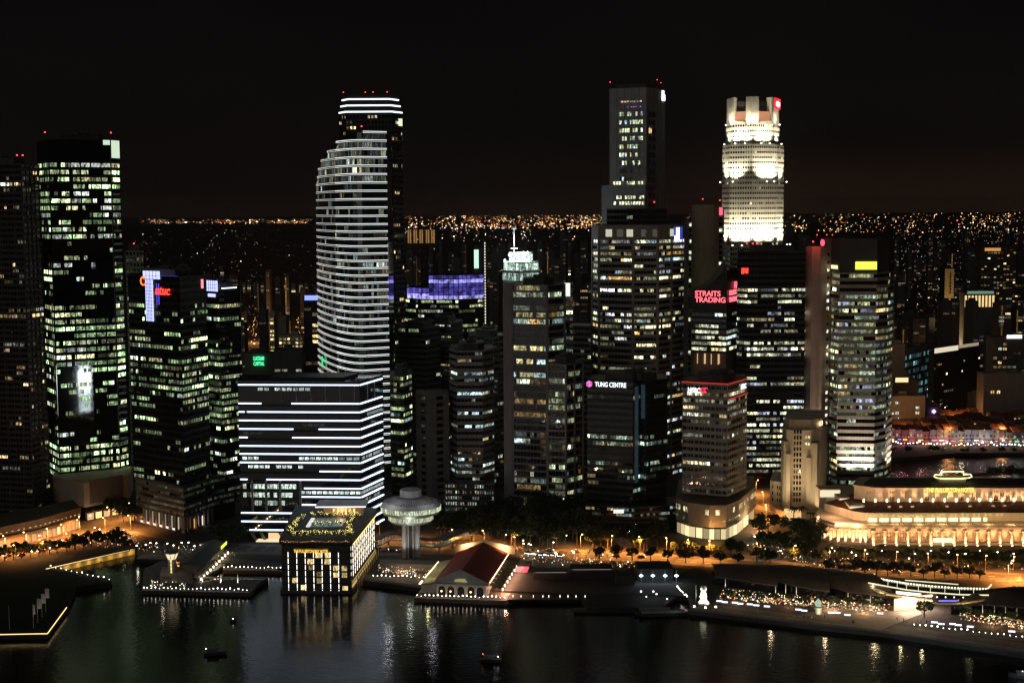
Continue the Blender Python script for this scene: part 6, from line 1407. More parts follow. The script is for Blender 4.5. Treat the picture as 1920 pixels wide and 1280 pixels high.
# roof garden shrubs with fairy lights
hr, hp, ho, hz, hx = HB; r = random.Random(4); FL = emis('fairy_light', (1, .85, .25), 4)
shrub = None
for i, (x, y) in enumerate([(hx - 4 + r.uniform(-2, 3), 5 + j * 7) for j in range(6)] + [(hx + 22 + r.uniform(-1, 3), 4 + j * 7) for j in range(6)] + [(hx + 5 + j * 4, 24 + r.uniform(-1, 1)) for j in range(4)] + [(hx - 2 + j * 3.1, 1.2 + (j % 2)) for j in range(10)] + [(hx + 1 + j * 4, 45 + (j % 2) * 3) for j in range(7)]):
    if shrub is None:
        shrub = empty('roof_shrub'); mb = MB(); leaf_clump(mb, (0, 0, 1.6), 1.8, 160, r, (.2, .45)); mb.build('crown', LEAF, shrub); mb = MB(); mb.lathe((0, 0), [(.12, 0), (.08, 1.4)], 5); mb.build('trunk', BARK, shrub)
        mb = MB(); [mb.box(*(c := (r.gauss(0, 1.1), r.gauss(0, 1.1), 1.9 + r.gauss(0, .8))), c[0] + .16, c[1] + .16, c[2] + .16) for _ in range(16)]; fo = mb.build('fairy_lights', FL, shrub); fo['kind'] = 'stuff'; reg(shrub); c = shrub
    else: c = copy_tree(shrub)
    c.location = (ho.x + x, ho.y - 20 + y, hz); c.rotation_euler.z = i; tag(c, 'shrub sparkling with fairy lights on the waterside hotel roof', 'shrub', 'roof garden shrubs')

# ------------------------------------------------------------------ street lamps
def lamp_proto(orange=True, H=9):
    root = empty('street_lamp'); mb = MB(); mb.lathe((0, 0), [(.13, 0), (.08, H)], 7); mb.bar((0, 0, H), (0, -1.8, H + .5), .1); mb.build('pole', STEEL, root)
    mb = MB(); mb.lathe((0, -1.9), [(0, H + .1), (.42, H + .3), (.3, H + .6), (0, H + .7)], 8); mb.build('lamp_head', emis('sodium', (1, .55, .18), 14) if orange else emis('globe_white', (1, .9, .62), 12), root); reg(root); return root
LO = lamp_proto(True); LW = lamp_proto(False, 4.5); ln = 0
def street_lamp(u, v, power, label, group, src=None, H=8.6, c=(1, .34, .065), z=ZL):
    global ln
    src = src or LO
    if src.name not in used: used.add(src.name); o = src
    else: o = copy_tree(src)
    o.location = G(u, v, z); o.rotation_euler.z = rnd.uniform(-.5, .5); tag(o, label, 'street lamp', group)
    if power: 
        if src is LO: lamp('SPOT', o.location + Vector((0, -1.8, H)), power, c, None, .4, target=o.location + Vector((0, -1.8, 0)), angle=160, blend=.5)
        else: lamp('POINT', o.location + Vector((0, -1.9, 5.4)), power, c, None, .3)
def lamps_along(pts, n, power, label, group, **k):
    for i in range(n):
        s = i / max(1, n - 1) * (len(pts) - 1); a = min(len(pts) - 2, int(s)); f = s - a; street_lamp(pts[a][0] + (pts[a + 1][0] - pts[a][0]) * f, pts[a][1] + (pts[a + 1][1] - pts[a][1]) * f, power, label, group, **k)
OP = 44000
lamps_along([(10, 1034), (90, 1020), (150, 1003), (245, 994)], 7, OP * 1.2, 'orange street lamp along the lower left road', 'lamps of the lower left road')
lamps_along([(30, 1052), (130, 1030)], 3, OP * .12, 'orange street lamp on the near side of the lower left road', 'near lamps of the lower left road')
lamps_along([(850, 1022), (980, 1026), (1120, 1033), (1240, 1038), (1330, 1044)], 10, OP, 'orange street lamp along the quay road right of the pier hall', 'lamps of the quay road')
lamps_along([(1420, 1049), (1600, 1061), (1760, 1070), (1900, 1075)], 9, OP * .35, 'orange street lamp before the colonnaded hotel', 'lamps before the colonnaded hotel')
lamps_along([(1425, 1000), (1440, 965), (1422, 932), (1405, 905)], 5, OP, 'orange street lamp in the side street beside the red rimmed tower', 'lamps of the side street')
lamps_along([(712, 1010), (800, 1012), (880, 1002)], 4, OP * .55, 'orange street lamp behind the mushroom tower', 'lamps behind the mushroom tower')
lamps_along([(1890, 1088), (1930, 1090)], 2, OP * 1.4, 'orange street lamp at the right edge of the quay road', 'lamps at the right edge')
lamps_along([(150, 996), (205, 978), (245, 970)], 3, OP * .7, 'orange street lamp by the beige podium', 'lamps by the beige podium')
for (u, v) in ((1403, 1037), (1437, 1044), (1462, 1047), (1489, 1050), (1519, 1048), (1446, 1012), (1552, 1050), (1600, 1056), (1700, 1062), (1894, 1066), (1412, 1020), (1480, 1030)):
    street_lamp(u, v, 600, 'white globe lamp among the park trees and hotel forecourt', 'globe lamps in the park', src=LW, c=(1, .85, .5))
for i in range(12): street_lamp(1565 + i * 30, 1047 + (i % 3) * 3, 500, 'warm globe lamp in the hotel forecourt', 'warm globe lamps in the hotel forecourt', src=LW, c=(1, .55, .22))
for (u, v) in ((177, 1003), (190, 1006), (64, 1048), (98, 1042), (173, 980), (78, 1018), (233, 1008)):
    street_lamp(u, v, 500, 'white globe lamp in the plaza at lower left', 'globe lamps at lower left', src=LW, c=(1, .8, .5))

rl = random.Random(8)
for i in range(20): street_lamp(rl.uniform(930, 1190), rl.uniform(985, 1036), 0 if i % 3 else 400, 'white globe lamp glimmering under the dark grove', 'globe lamps in the grove', src=LW, c=(1, .9, .6))
for i in range(9): street_lamp(rl.uniform(985, 1090), rl.uniform(1046, 1056), 350 if i % 3 == 0 else 0, 'white globe lamp around the small car park', 'globe lamps by the car park', src=LW, c=(1, .8, .5))
for i in range(12): street_lamp(262 + i * 13 + rl.uniform(-3, 3), rl.uniform(1030, 1038), 250 if i % 3 == 0 else 0, 'white globe lamp on the quay behind the control tower', 'globe lamps behind the control tower', src=LW, c=(1, .9, .7))
# ------------------------------------------------------------------ cars
def car_proto(c, name='parked_car'):
    root = empty(name); mb = MB()
    prof = [(-2.2, .35), (-2.25, .75), (-1.9, .95), (-1.2, 1.0), (1.0, .98), (2.1, .8), (2.2, .4)]; top = [(-1.5, .97), (-1.0, 1.42), (.5, 1.45), (1.15, .98)]
    for (pp, w0, w1) in ((prof, .88, .86),):
        n = len(pp)
        for s in (-1, 1): mb.ngon([(x, s * w0, z) for x, z in (pp if s < 0 else pp[::-1])])
        for a, b in zip(pp, pp[1:] + pp[:1]): mb.ngon([(a[0], -w0, a[1]), (a[0], w0, a[1]), (b[0], w0, b[1]), (b[0], -w0, b[1])])
    mb.ngon([(-1.0, -.62, 1.43), (.5, -.62, 1.46), (.5, .62, 1.46), (-1.0, .62, 1.43)]); mb.build('body', mat('car_paint_%s' % c[0], c[1], .3, var=.05, spec=.5), root)
    mb = MB(); 
    for s in (-1, 1): mb.ngon([(x, s * (.8 if z < 1.1 else .64), z) for x, z in (top if s < 0 else top[::-1])])
    for a, b in ((top[0], top[1]), (top[2], top[3])): wa = .8 if a[1] < 1.1 else .64; wb = .8 if b[1] < 1.1 else .64; mb.ngon([(a[0], -wa, a[1]), (b[0], -wb, b[1]), (b[0], wb, b[1]), (a[0], wa, a[1])])
    mb.build('window', GL, root)
    for x in (-1.35, 1.35):
        for y in (-.84, .84):
            mb = MB(); m_ = [(x + .32 * math.cos(a * PI / 6), .32 + .32 * math.sin(a * PI / 6)) for a in range(12)]; mb.ngon([(p[0], y - .1, p[1]) for p in m_]); mb.ngon([(p[0], y + .1, p[1]) for p in m_[::-1]])
            for a, b in zip(m_, m_[1:] + m_[:1]): mb.quad((a[0], y - .1, a[1]), (a[0], y + .1, a[1]), (b[0], y + .1, b[1]), (b[0], y - .1, b[1]))
            mb.build('wheel', BLACK, root)
    for y in (-.6, .6):
        mb = MB(); mb.box(2.12, y - .18, .58, 2.24, y + .18, .8); mb.build('headlight', emis('headlight', (1, .97, .9), 9), root)
        mb = MB(); mb.box(-2.3, y - .16, .62, -2.2, y + .16, .8); mb.build('tail_light', emis('tail', (1, .04, .03), 3), root)
    reg(root); return root
CP = [car_proto(('white', (.6, .6, .6))), car_proto(('black', (.03, .03, .035))), car_proto(('silver', (.3, .31, .32))), car_proto(('red', (.35, .03, .03)))]
def cars(a, b, n, label, group, head=None, seed=1, jit=1.5):
    r = random.Random(seed); A = G(*a, ZL); B = G(*b, ZL); d = (B - A).normalized(); nn = Vector((-d.y, d.x, 0))
    for i in range(n):
        s = r.choice(CP)
        if s.name not in used: used.add(s.name); o = s
        else: o = copy_tree(s)
        p = A + (B - A) * (i + r.uniform(.2, .8)) / n + nn * r.uniform(-jit, jit); p.z = ZL + .08; o.location = p
        o.rotation_euler.z = (math.atan2(d.y, d.x) if head is None else R(head)) + (PI if r.random() < .3 and head is None else 0); tag(o, label, 'car', group)
cars((245, 1004), (10, 1044), 14, 'car with headlights on the lower left road', 'cars on the lower left road', seed=2, jit=4)
cars((170, 1004), (30, 1030), 10, 'car waiting in the row by the shopfronts at lower left', 'cars by the lower left shopfronts', head=-110, seed=3, jit=.6)
cars((985, 1038), (1060, 1043), 9, 'car parked in the small car park behind the dark wharf', 'cars parked behind the dark wharf', head=250, seed=4)
cars((1000, 1033), (1230, 1044), 5, 'car driving on the quay road right of the pier', 'cars on the quay road', seed=5, jit=4)
cars((1418, 1000), (1434, 972), 6, 'car queueing in the side street by the red rimmed tower', 'cars in the side street', seed=6, jit=3)
cars((1480, 1062), (1700, 1073), 5, 'car before the colonnaded hotel', 'cars before the colonnaded hotel', seed=7, jit=3)
cars((705, 1030), (760, 1034), 4, 'car under the footbridge by the mushroom tower', 'cars under the footbridge', head=10, seed=8)

# ------------------------------------------------------------------ terrace furniture, people, flags, boats
def table_proto():
    root = empty('dining_table'); mb = MB(); mb.lathe((0, 0), [(0, .72), (.75, .72), (.75, .77), (0, .77)], 12); mb.build('tabletop', WHITE, root); mb = MB(); mb.lathe((0, 0), [(.3, 0), (.06, .1), (.06, .72)], 8); mb.build('leg', BLACK, root)
    for a in range(4):
        mb = MB(); x, y = 1.15 * math.cos(a * PI / 2), 1.15 * math.sin(a * PI / 2); mb.box(x - .22, y - .22, .4, x + .22, y + .22, .46); mb.box(x - .22 + .16 * math.cos(a * PI / 2), y - .22 + .16 * math.sin(a * PI / 2), .46, x + .22 + .0 * x, y + .22, .9) if False else None
        [mb.box(x + i - .02, y + j - .02, 0, x + i + .02, y + j + .02, .4) for i in (-.18, .18) for j in (-.18, .18)]; mb.build('seat', WOOD, root)
    mb = MB(); mb.lathe((0, 0), [(0, .77), (.16, .8), (.18, 1.1), (0, 1.15)], 6); mb.build('table_lamp', emis('table_lamp', (1, .62, .32), 3), root); reg(root); return root
TB = table_proto()
def tables(n, box, label, group, seed):
    r = random.Random(seed)
    for i in range(n):
        if TB.name not in used: used.add(TB.name); o = TB
        else: o = copy_tree(TB)
        t = (i + r.random()) / n; o.location = G(box[0] + (box[2] - box[0]) * t, (box[1] + (box[3] - box[1]) * t) + r.uniform(-box[4], box[4]), ZL + .02); o.rotation_euler.z = r.uniform(0, 1.5); tag(o, label, 'table', group)
tables(60, (1350, 1115, 1670, 1140, 8), 'small lamp lit dining table on the terrace of the shell roofed restaurants', 'tables on the shell roof terrace', 1)
tables(20, (1830, 1160, 1925, 1172, 8), 'small lamp lit dining table at the right edge of the promenade', 'tables at the right edge', 2)
tables(34, (722, 1067, 800, 1070, 5), 'small lamp lit dining table on the quay between hotel and pier hall', 'tables between hotel and pier', 3)
def parasol_proto():
    root = empty('parasol'); mb = MB(); mb.lathe((0, 0), [(.04, 0), (.04, 2.6)], 6); mb.build('pole', STEEL, root); mb = MB(); mb.lathe((0, 0), [(1.7, 2.3), (0, 3.0)], 8); mb.lathe((0, 0), [(0, 2.92), (1.68, 2.24)], 8); mb.build('canopy', mat('parasol_cream', (.6, .5, .36)), root); reg(root); return root
PS = parasol_proto()
for i, (u, v) in enumerate([(1598, 1130), (1627, 1133), (1644, 1134), (1560, 1128), (1520, 1130), (1890, 1168), (1910, 1172), (1430, 1124), (1450, 1126)]):
    if i == 0: o = PS
    else: o = copy_tree(PS)
    o.location = G(u, v, ZL); tag(o, 'cream parasol over the tables of the shell roofed restaurants', 'parasol', 'terrace parasols'); lamp('POINT', o.location + Vector((0, -.6, 1.7)), 60, (1, .6, .35), None, .2)
def glints(label, n, boxes, pal, seed, smax=.22):
    r = random.Random(seed); mb = MB()
    for i in range(n):
        b = r.choice(boxes); a = r.random(); p = G(b[0] + (b[2] - b[0]) * a, b[1] + (b[3] - b[1]) * a + r.uniform(-b[4], b[4]), ZL + r.uniform(.8, 2.6)); s = r.uniform(.08, smax); c = pick(r, pal); k = .5 * math.exp(abs(r.gauss(0, 1)))
        mb.box(p.x - s, p.y - s, p.z - s, p.x + s, p.y + s, p.z + s, 0, (c[0] * k, c[1] * k, c[2] * k))
    tag(mb.build('terrace_candles', [LIGHTM]), label, 'candles', None, 'stuff')
AMB = [(5, (1, .50, .20)), (3, (1, .78, .45)), (1, (1, .12, .08)), (2, (.9, 1, .75)), (1, (.6, .8, 1))]
glints('hundreds of candles and small lights glinting over the shell roof restaurant terrace', 520, [(1350, 1112, 1670, 1140, 10), (1390, 1120, 1660, 1143, 6)], AMB, 1)
glints('candles and small lights glinting over the terrace at the right edge', 160, [(1800, 1152, 1925, 1172, 8)], AMB, 2)
glints('small warm lights strewn over the quay between the waterside hotel and pier hall', 150, [(708, 1064, 812, 1072, 8)], AMB, 3)
glints('small warm lights strewn over the yard behind the dark wharf', 130, [(975, 1044, 1190, 1058, 7)], AMB, 4)
glints('small lights strewn over the plaza and quay behind the control tower', 130, [(255, 1024, 440, 1036, 8), (150, 1018, 260, 1012, 10)], AMB, 5)
glints('small lights strewn over the park and hotel forecourt', 190, [(1410, 1015, 1545, 1050, 14), (1545, 1050, 1925, 1062, 6)], AMB, 6)
# string light rows under the shells
for a, b, lab in (((1440, 1113), (1507, 1120), 'row of greenish bulbs under the middle shell roof'), ((1848, 1152), (1893, 1158), 'row of greenish bulbs under the right shell roof')):
    A = G(*a, ZL + 2.6); B = G(*b, ZL + 2.6); mb = MB(); n = 14
    root = empty('string_lights', A, lab, 'string lights'); L = B - A
    mb.bar((0, 0, .3), (L.x, L.y, .3), .08); mb.bar((0, 0, .3), (0, 0, -2.6), .12); mb.bar((L.x, L.y, .3), (L.x, L.y, -2.6), .12); mb.build('cable', BLACK, root)
    for i in range(n): mb = MB(); p = L * (i + .5) / n; mb.lathe((p.x, p.y), [(0, -.2), (.22, 0), (0, .25)], 6); mb.build('bulb', emis('bulb_green', (.8, 1, .55), 4), root)
# fill light for diners
for u, v in ((1380, 1118), (1480, 1126), (1560, 1132), (1620, 1138), (1860, 1162), (1915, 1168), (752, 1066), (785, 1068)): lamp('POINT', G(u, v, ZL + 3), 1400, (1, .55, .28), None, .4)
def person_proto(c):
    bm = bmesh.new(); V = {}
    J = dict(pel=(0, 0, .95), sp=(0, 0, 1.2), ch=(0, 0, 1.42), nk=(0, 0, 1.54), hd=(0, .0, 1.66), ht=(0, 0, 1.78), ls=(-.2, 0, 1.42), le=(-.27, .02, 1.14), lh=(-.28, -.06, .88), rs=(.2, 0, 1.42), re=(.28, .02, 1.14), rh=(.28, -.08, .9), lk=(-.11, -.04, .5), lf=(-.12, .06, .06), lt=(-.12, -.12, .04), rk=(.11, .05, .5), rf=(.13, .12, .06), rt=(.13, -.06, .04))
    rad = dict(pel=.15, sp=.13, ch=.15, nk=.055, hd=.1, ht=.07, ls=.06, le=.045, lh=.04, rs=.06, re=.045, rh=.04, lk=.07, lf=.05, lt=.04, rk=.07, rf=.05, rt=.04)
    E = [('pel', 'sp'), ('sp', 'ch'), ('ch', 'nk'), ('nk', 'hd'), ('hd', 'ht'), ('ch', 'ls'), ('ls', 'le'), ('le', 'lh'), ('ch', 'rs'), ('rs', 're'), ('re', 'rh'), ('pel', 'lk'), ('lk', 'lf'), ('lf', 'lt'), ('pel', 'rk'), ('rk', 'rf'), ('rf', 'rt')]
    names = list(J); me = bpy.data.meshes.new('person'); me.from_pydata([J[k] for k in names], [(names.index(a), names.index(b)) for a, b in E], []); o = bpy.data.objects.new('person', me); col.objects.link(o)
    md = o.modifiers.new('skin', 'SKIN')
    if not me.skin_vertices: me.attributes  # created below
    bm2 = bmesh.new(); bm2.from_mesh(me); ly = bm2.verts.layers.skin.verify()
    for v, k in zip(bm2.verts, names): v[ly].radius = (rad[k], rad[k]); v[ly].use_root = (k == 'pel')
    bm2.to_mesh(me); bm2.free(); o.modifiers.new('sub', 'SUBSURF').render_levels = 1; me.materials.append(c); bm.free(); return o
PPL = [person_proto(mat('clothes_dark', (.05, .05, .06))), person_proto(mat('clothes_light', (.4, .38, .36)))]
for i, (u, v, lab) in enumerate([(1682, 1163, 'person in dark clothes at the left of the pair on the bright plaza edge'), (1686, 1163, 'person in dark clothes second at the bright plaza edge'), (1694, 1165, 'person in dark clothes right of the pair at the plaza edge'), (1698, 1148, 'person walking alone across the bright plaza'), (940, 1100, 'person on the walkway right of the pier hall'), (953, 1085, 'person near the kiosk of the pier hall'), (1546, 1158, 'person standing on the promenade right of the fan canopy'), (1420, 1148, 'person on the promenade below the light benches'), (736, 1078, 'person on the quay right of the waterside hotel'), (1790, 1178, 'person by the promenade lights at lower right')]):
    s = PPL[i % 2]
    if i < 2: o = s
    else: o = s.copy(); col.objects.link(o)
    o.location = G(u, v, ZL + .12 if v > 1126 else ZL); o.rotation_euler.z = i * 1.3; tag(o, lab, 'person')
rq = random.Random(6)
for i in range(26):
    a = rq.random(); box = rq.choice([((1440, 1152), (1640, 1172)), ((1560, 1140), (1700, 1150)), ((925, 1112), (960, 1072)), ((710, 1080), (790, 1088)), ((1720, 1168), (1900, 1188))])
    o = PPL[i % 2].copy(); col.objects.link(o); o.location = G(box[0][0] + (box[1][0] - box[0][0]) * a, box[0][1] + (box[1][1] - box[0][1]) * a + rq.uniform(-2, 2), ZL + .1); o.rotation_euler.z = rq.uniform(0, 6); tag(o, 'small figure of a stroller on the waterfront promenades', 'person', 'strollers on the waterfront')
def railing(name, label, pts, z, mt):
    P3 = [G(*p, z) for p in pts]; root = empty(name, P3[0], label, 'railing'); rail = MB(); post = MB()
    for a, b in zip(P3[:-1], P3[1:]):
        a = a - P3[0]; b = b - P3[0]; rail.bar(a + Vector((0, 0, 1.05)), b + Vector((0, 0, 1.05)), .09); rail.bar(a + Vector((0, 0, .55)), b + Vector((0, 0, .55)), .05); n = int((b - a).length / 3)
        for i in range(n): p = a + (b - a) * i / max(1, n); post.bar(p, p + Vector((0, 0, 1.05)), .09)
    rail.build('rail', mt, root); o = post.build('posts', mt, root); o['kind'] = 'stuff'
railing('railing', 'thin grey railing along the promenade below the shell roofed restaurants', [(1300, 1141), (1400, 1154), (1500, 1166), (1660, 1183), (1920, 1222)], ZL + .1, STEEL)
railing('railing', 'thin grey railing along the quay between hotel and pier', [(702, 1088), (788, 1099)], ZL + .1, STEEL)
railing('railing', 'thin grey railing on the front edge of the pier deck', [(782, 1120), (860, 1122), (946, 1124)], 2.1, STEEL)
# flags on the promontory
fp = None
for i, (u, v0, v1, lab) in enumerate([(18, 1180, 1135, 'bare thin flagpole nearest the left edge'), (63, 1177, 1132, 'leftmost of the poles with a white banner'), (71, 1167, 1121, 'pole with a wide white banner second from the left'), (79, 1156, 1112, 'pole with a white banner third from the left'), (86, 1146, 1102, 'pole with a white banner farthest right')]):
    b = G(u, v0, ZL); H = z_at(u, v1, b.y) - ZL; root = empty('flagpole', b, lab + ' on the dark lawn', 'flagpole'); mb = MB(); mb.lathe((0, 0), [(.14, 0), (.08, H), (0, H + .1)], 7); mb.build('pole', WHITE, root)
    if i:
        mb = MB(); W_ = 1.7 if i > 1 else .9; mb.box(.15, -.04, H * .58, .15 + W_, .04, H * .98); mb.build('banner', mat('banner_cloth', (.45, .44, .42)), root)
        lamp('SPOT', b + Vector((1, -4, .5)), 700, (1, .9, .8), None, .2, target=b + Vector((.8, 0, H * .8)), angle=40)
# boats
def boat(u, v, L, label, lights=((0, 2.2, (1, 1, .9)),), col_=BLACK, rz=0, cab=True):
    b = G(u, v, 0); root = empty('boat', b, label, 'boat', rz=rz); mb = MB(); W = L * .26; prof = [(-.5, .8), (-.3, 1), (.2, 1), (.42, .55), (.5, .05)]
    for z0, z1, k0, k1 in ((-.3, 1.1, .75, 1),):
        pts0 = [(x * L * .96, w_ * W / 2 * k0) for x, w_ in prof]; pts1 = [(x * L, w_ * W / 2 * k1) for x, w_ in prof]; lo = [(x, -y, z0) for x, y in pts0] + [(x, y, z0) for x, y in pts0[::-1]]; hi = [(x, -y, z1 + (.5 if x > L * .3 else 0)) for x, y in pts1] + [(x, y, z1 + (.5 if x > L * .3 else 0)) for x, y in pts1[::-1]]
        for i in range(len(lo)): j = (i + 1) % len(lo); mb.quad(lo[i], lo[j], hi[j], hi[i])
        mb.ngon(hi)
    mb.build('hull', mat('hull_dark', (.05, .05, .055), .5), root)
    if cab: mb = MB(); mb.prism([(-L * .35, -W * .35), (L * .12, -W * .35), (L * .12, W * .35), (-L * .35, W * .35)], 1.1, 2.6); mb.prism([(-L * .4, -W * .42), (L * .16, -W * .42), (L * .16, W * .42), (-L * .4, W * .42)], 2.6, 2.8); mb.build('cabin', mat('cabin_grey', (.16, .16, .16)), root)
    for x, z, c in lights: mb = MB(); mb.lathe((x, 0), [(0, z + .6), (.22, z + .85), (0, z + 1.1)], 6); mb.build('navigation_light', emis('nav_%d_%d' % (int(c[0] * 9), int(c[1] * 9)), c, 9), root)
    return root
boat(404, 1227, 10, 'dark bumboat with one tiny light drifting below the pontoon', ((-4, 2, (1, 1, .9)),), rz=.1)
boat(921, 1240, 9, 'small boat with one red and one white light at the bottom centre', ((-3.6, 2.4, (1, .1, .05)), (3, 1.6, (1, 1, .9))), rz=-.2)
boat(1240, 1152, 26, 'large dark boat moored right of the dark wharf', (), rz=0)
boat(1135, 1146, 30, 'long dark barge moored at the dark wharf', (), rz=0, cab=False)
boat(1912, 1270, 9, 'small boat with a white light at the bottom right corner', ((-1, 2, (1, .95, .8)),), rz=2.8)
boat(437, 1165, 3, 'tiny dinghy with a light right of the pontoon', ((0, .6, (1, 1, .9)),), cab=False)

# ------------------------------------------------------------------ dark wharf
def wharf():
    o = G(1100, 1112, 2); o.z = 0; root = empty('dark_wharf', o, 'long unlit wharf under construction between the pier hall and the white statue', 'wharf')
    L = lambda u, v, z=2: (lambda q: (q.x - o.x, q.y - o.y, z))(G(u, v, z)); mb = MB()
    mb.prism([L(950, 1124)[:2], L(1090, 1124)[:2], L(1100, 1138)[:2], L(1240, 1140)[:2], L(1268, 1118)[:2], L(1285, 1100)[:2], L(975, 1078)[:2]], .6, 2.2); mb.build('deck', mat('deck_black', (.012, .012, .012)), root)
    for (u0, u1, v, h, dpt) in ((1000, 1065, 1088, 4.0, 10), (1070, 1150, 1086, 5, 12), (1155, 1190, 1098, 5, 10), (1195, 1262, 1090, 6.5, 16)):
        a = L(u0, v); b = L(u1, v); mb = MB(); mb.box(a[0], a[1], 2.1, b[0], a[1] + dpt, 2.1 + h); mb.build('shed', mat('shed_dark', (.02, .02, .022)), root)
        if u0 < 1100: mb = MB(); mb.box(a[0] + 1, a[1] - .2, 2.1 + h, b[0] - 1, a[1], 2.3 + h); mb.build('shed_light', emis('shed_light', (1, .85, .7), .3), root)
    for u in (1202, 1224, 1247, 1268):
        q = L(u, 1094); mb = MB(); mb.lathe((q[0], q[1]), [(.1, 2), (.1, 9.0)], 6); mb.build('post', STEEL, root)
        z = z_at(u, 1078, q[1] + o.y); mb = MB(); mb.lathe((q[0], q[1] - .4), [(0, z - .8), (1.0, z - .3), (1.0, z + .2), (0, z + .7)], 10); mb.build('floodlight', emis('flood_cyan', (.72, .92, 1), 3.2), root); lamp('POINT', (q[0], q[1] - 2, z - .5), 500, (.75, .92, 1), root, .4)
    r = random.Random(3)
    for u in (962, 977, 1000, 1018, 1029, 1050, 1065, 1080, 1097):
        q = L(u, 1127, 0); mb = MB(); mb.lathe((q[0], q[1]), [(.2, -1), (.2, 2.4)], 6); mb.build('pile', CONCD, root); mb = MB(); mb.box(q[0] - .16, q[1] - .4, 1.2, q[0] + .16, q[1] - .15, 3.2); mb.build('pile_lamp', emis('pile_lamp', (1, .88, .72), 2.6), root)
    q = L(976, 1076); marks((q[0] - 3, q[1], 3.2), (1, 0), 6.5, 3, emis('neon_rose', (1, .08, .14), 1.8), root, 5, 1, lean=.35)
    for (u, v, s) in ((1202, 1113, 1.2), (1225, 1113, 1.2), (1231, 1118, 1), (1212, 1123, .7), (1251, 1127, .8)): q = L(u, v); mb = MB(); mb.box(q[0] - .35 * s, q[1], 3, q[0] + .35 * s, q[1] + .3, 3.6); mb.build('work_light', emis('work_light', (.95, .97, .95), 3.5), root)
wharf()
# uplit bare frangipani on the quay behind the wharf
for i, (u, v) in enumerate(((1103, 1052), (1143, 1056))):
    b = G(u, v, ZL); root = empty('bare_tree', b, ('tall' if i == 0 else 'short') + ' pale bare tree lit from below behind the dark wharf', 'tree'); mb = MB(); k = 1 if i == 0 else .7
    mb.bar((0, 0, 0), (.3, 0, 5 * k), .7); mb.bar((.3, 0, 5 * k), (2.2, 0, 9.5 * k), .35); mb.bar((.2, 0, 4.5 * k), (-1.5, 0, 7 * k), .3); mb.bar((.3, 0, 5 * k), (3, 1, 6.5 * k), .25); mb.build('trunk', mat('bark_pale', (.45, .4, .28)), root)
    mb = MB(); r = random.Random(i); leaf_clump(mb, (2.2, 0, 9.5 * k), 1.1, 20, r, (.2, .4)); leaf_clump(mb, (-1.5, 0, 7 * k), 1, 16, r, (.2, .4)); mb.build('crown', LEAF, root); lamp('SPOT', b + Vector((.5, -2, .3)), 1100, (1, .85, .5), None, .2, target=b + Vector((.5, 0, 5)), angle=60)
bollards([(1055, 1061), (1092, 1062)], 2, 'small pyramid of white light behind the dark wharf, left pair', 'left pyramid lights', 2.6)
bollards([(1124, 1064), (1163, 1065)], 2, 'small pyramid of white light behind the dark wharf, right pair', 'right pyramid lights', 2.6)

# ------------------------------------------------------------------ covered footbridges
def footbridge(label, pts, w_, z, lit=True):
    a0 = G(*pts[0], z); root = empty('covered_footbridge', (a0.x, a0.y, 0), label, 'footbridge'); P3 = [G(u, v, z) - Vector((a0.x, a0.y, 0)) for u, v in pts]
    mb = MB(); mb.strip([(p.x, p.y) for p in P3], w_ + 1.6, z + .0, z + .35); mb.build('roof', mat('bridge_roof', (.07, .07, .075)), root)
    mb = MB(); mb.strip([(p.x, p.y) for p in P3], w_, z - 3.6, z - 3.1); mb.build('deck', CONC, root)
    mb = MB(); 
    for a, b in zip(P3[:-1], P3[1:]):
        L = (b - a).length; n = max(2, int(L / 3.5)); d = (b - a).normalized(); nn = Vector((-d.y, d.x, 0)) * w_ / 2
        for i in range(n + 1):
            p = a + (b - a) * i / n
            for s in (-1, 1): mb.bar((p + nn * s) + Vector((0, 0, -3.3)), p + nn * s, .18)
            if i % 4 == 0: mb.bar(Vector((p.x, p.y, ZL)), Vector((p.x, p.y, z - 3.5)), .7)
    mb.build('frame', mat('bridge_frame', (.3, .3, .28)), root)
    if lit:
        for a, b in zip(P3[:-1], P3[1:]):
            n = max(1, int((b - a).length / 4)); 
            for i in range(n): p = a + (b - a) * (i + .5) / n; mb = MB(); mb.box(p.x - .6, p.y - .6, z - .3, p.x + .6, p.y + .6, z - .15); mb.build('ceiling_light', emis('bridge_light', (.9, 1, .6), 2.5), root)
            for i in range(max(1, n // 3)): p = a + (b - a) * (i + .5) / max(1, n // 3); lamp('POINT', (p.x, p.y, z - 1), 160, (.95, 1, .6), root, .3)
footbridge('long covered footbridge running from the pier hall past the grove', [(823, 1012), (860, 996), (915, 976)], 6, 11)
footbridge('covered footbridge between the waterside hotel and mushroom tower', [(702, 1012), (728, 1000), (764, 1001)], 4, 9)
footbridge('covered footbridge right of the mushroom tower', [(786, 1010), (828, 1013)], 4, 10)
slab('quay_building', 'low flat roofed restaurant on the quay between hotel and pier hall', [(712, 1056), (820, 1058), (820, 1050), (712, 1048)], 6.5, 'restaurant building', mat('flat_roof', (.10, .10, .10)), 2.4)

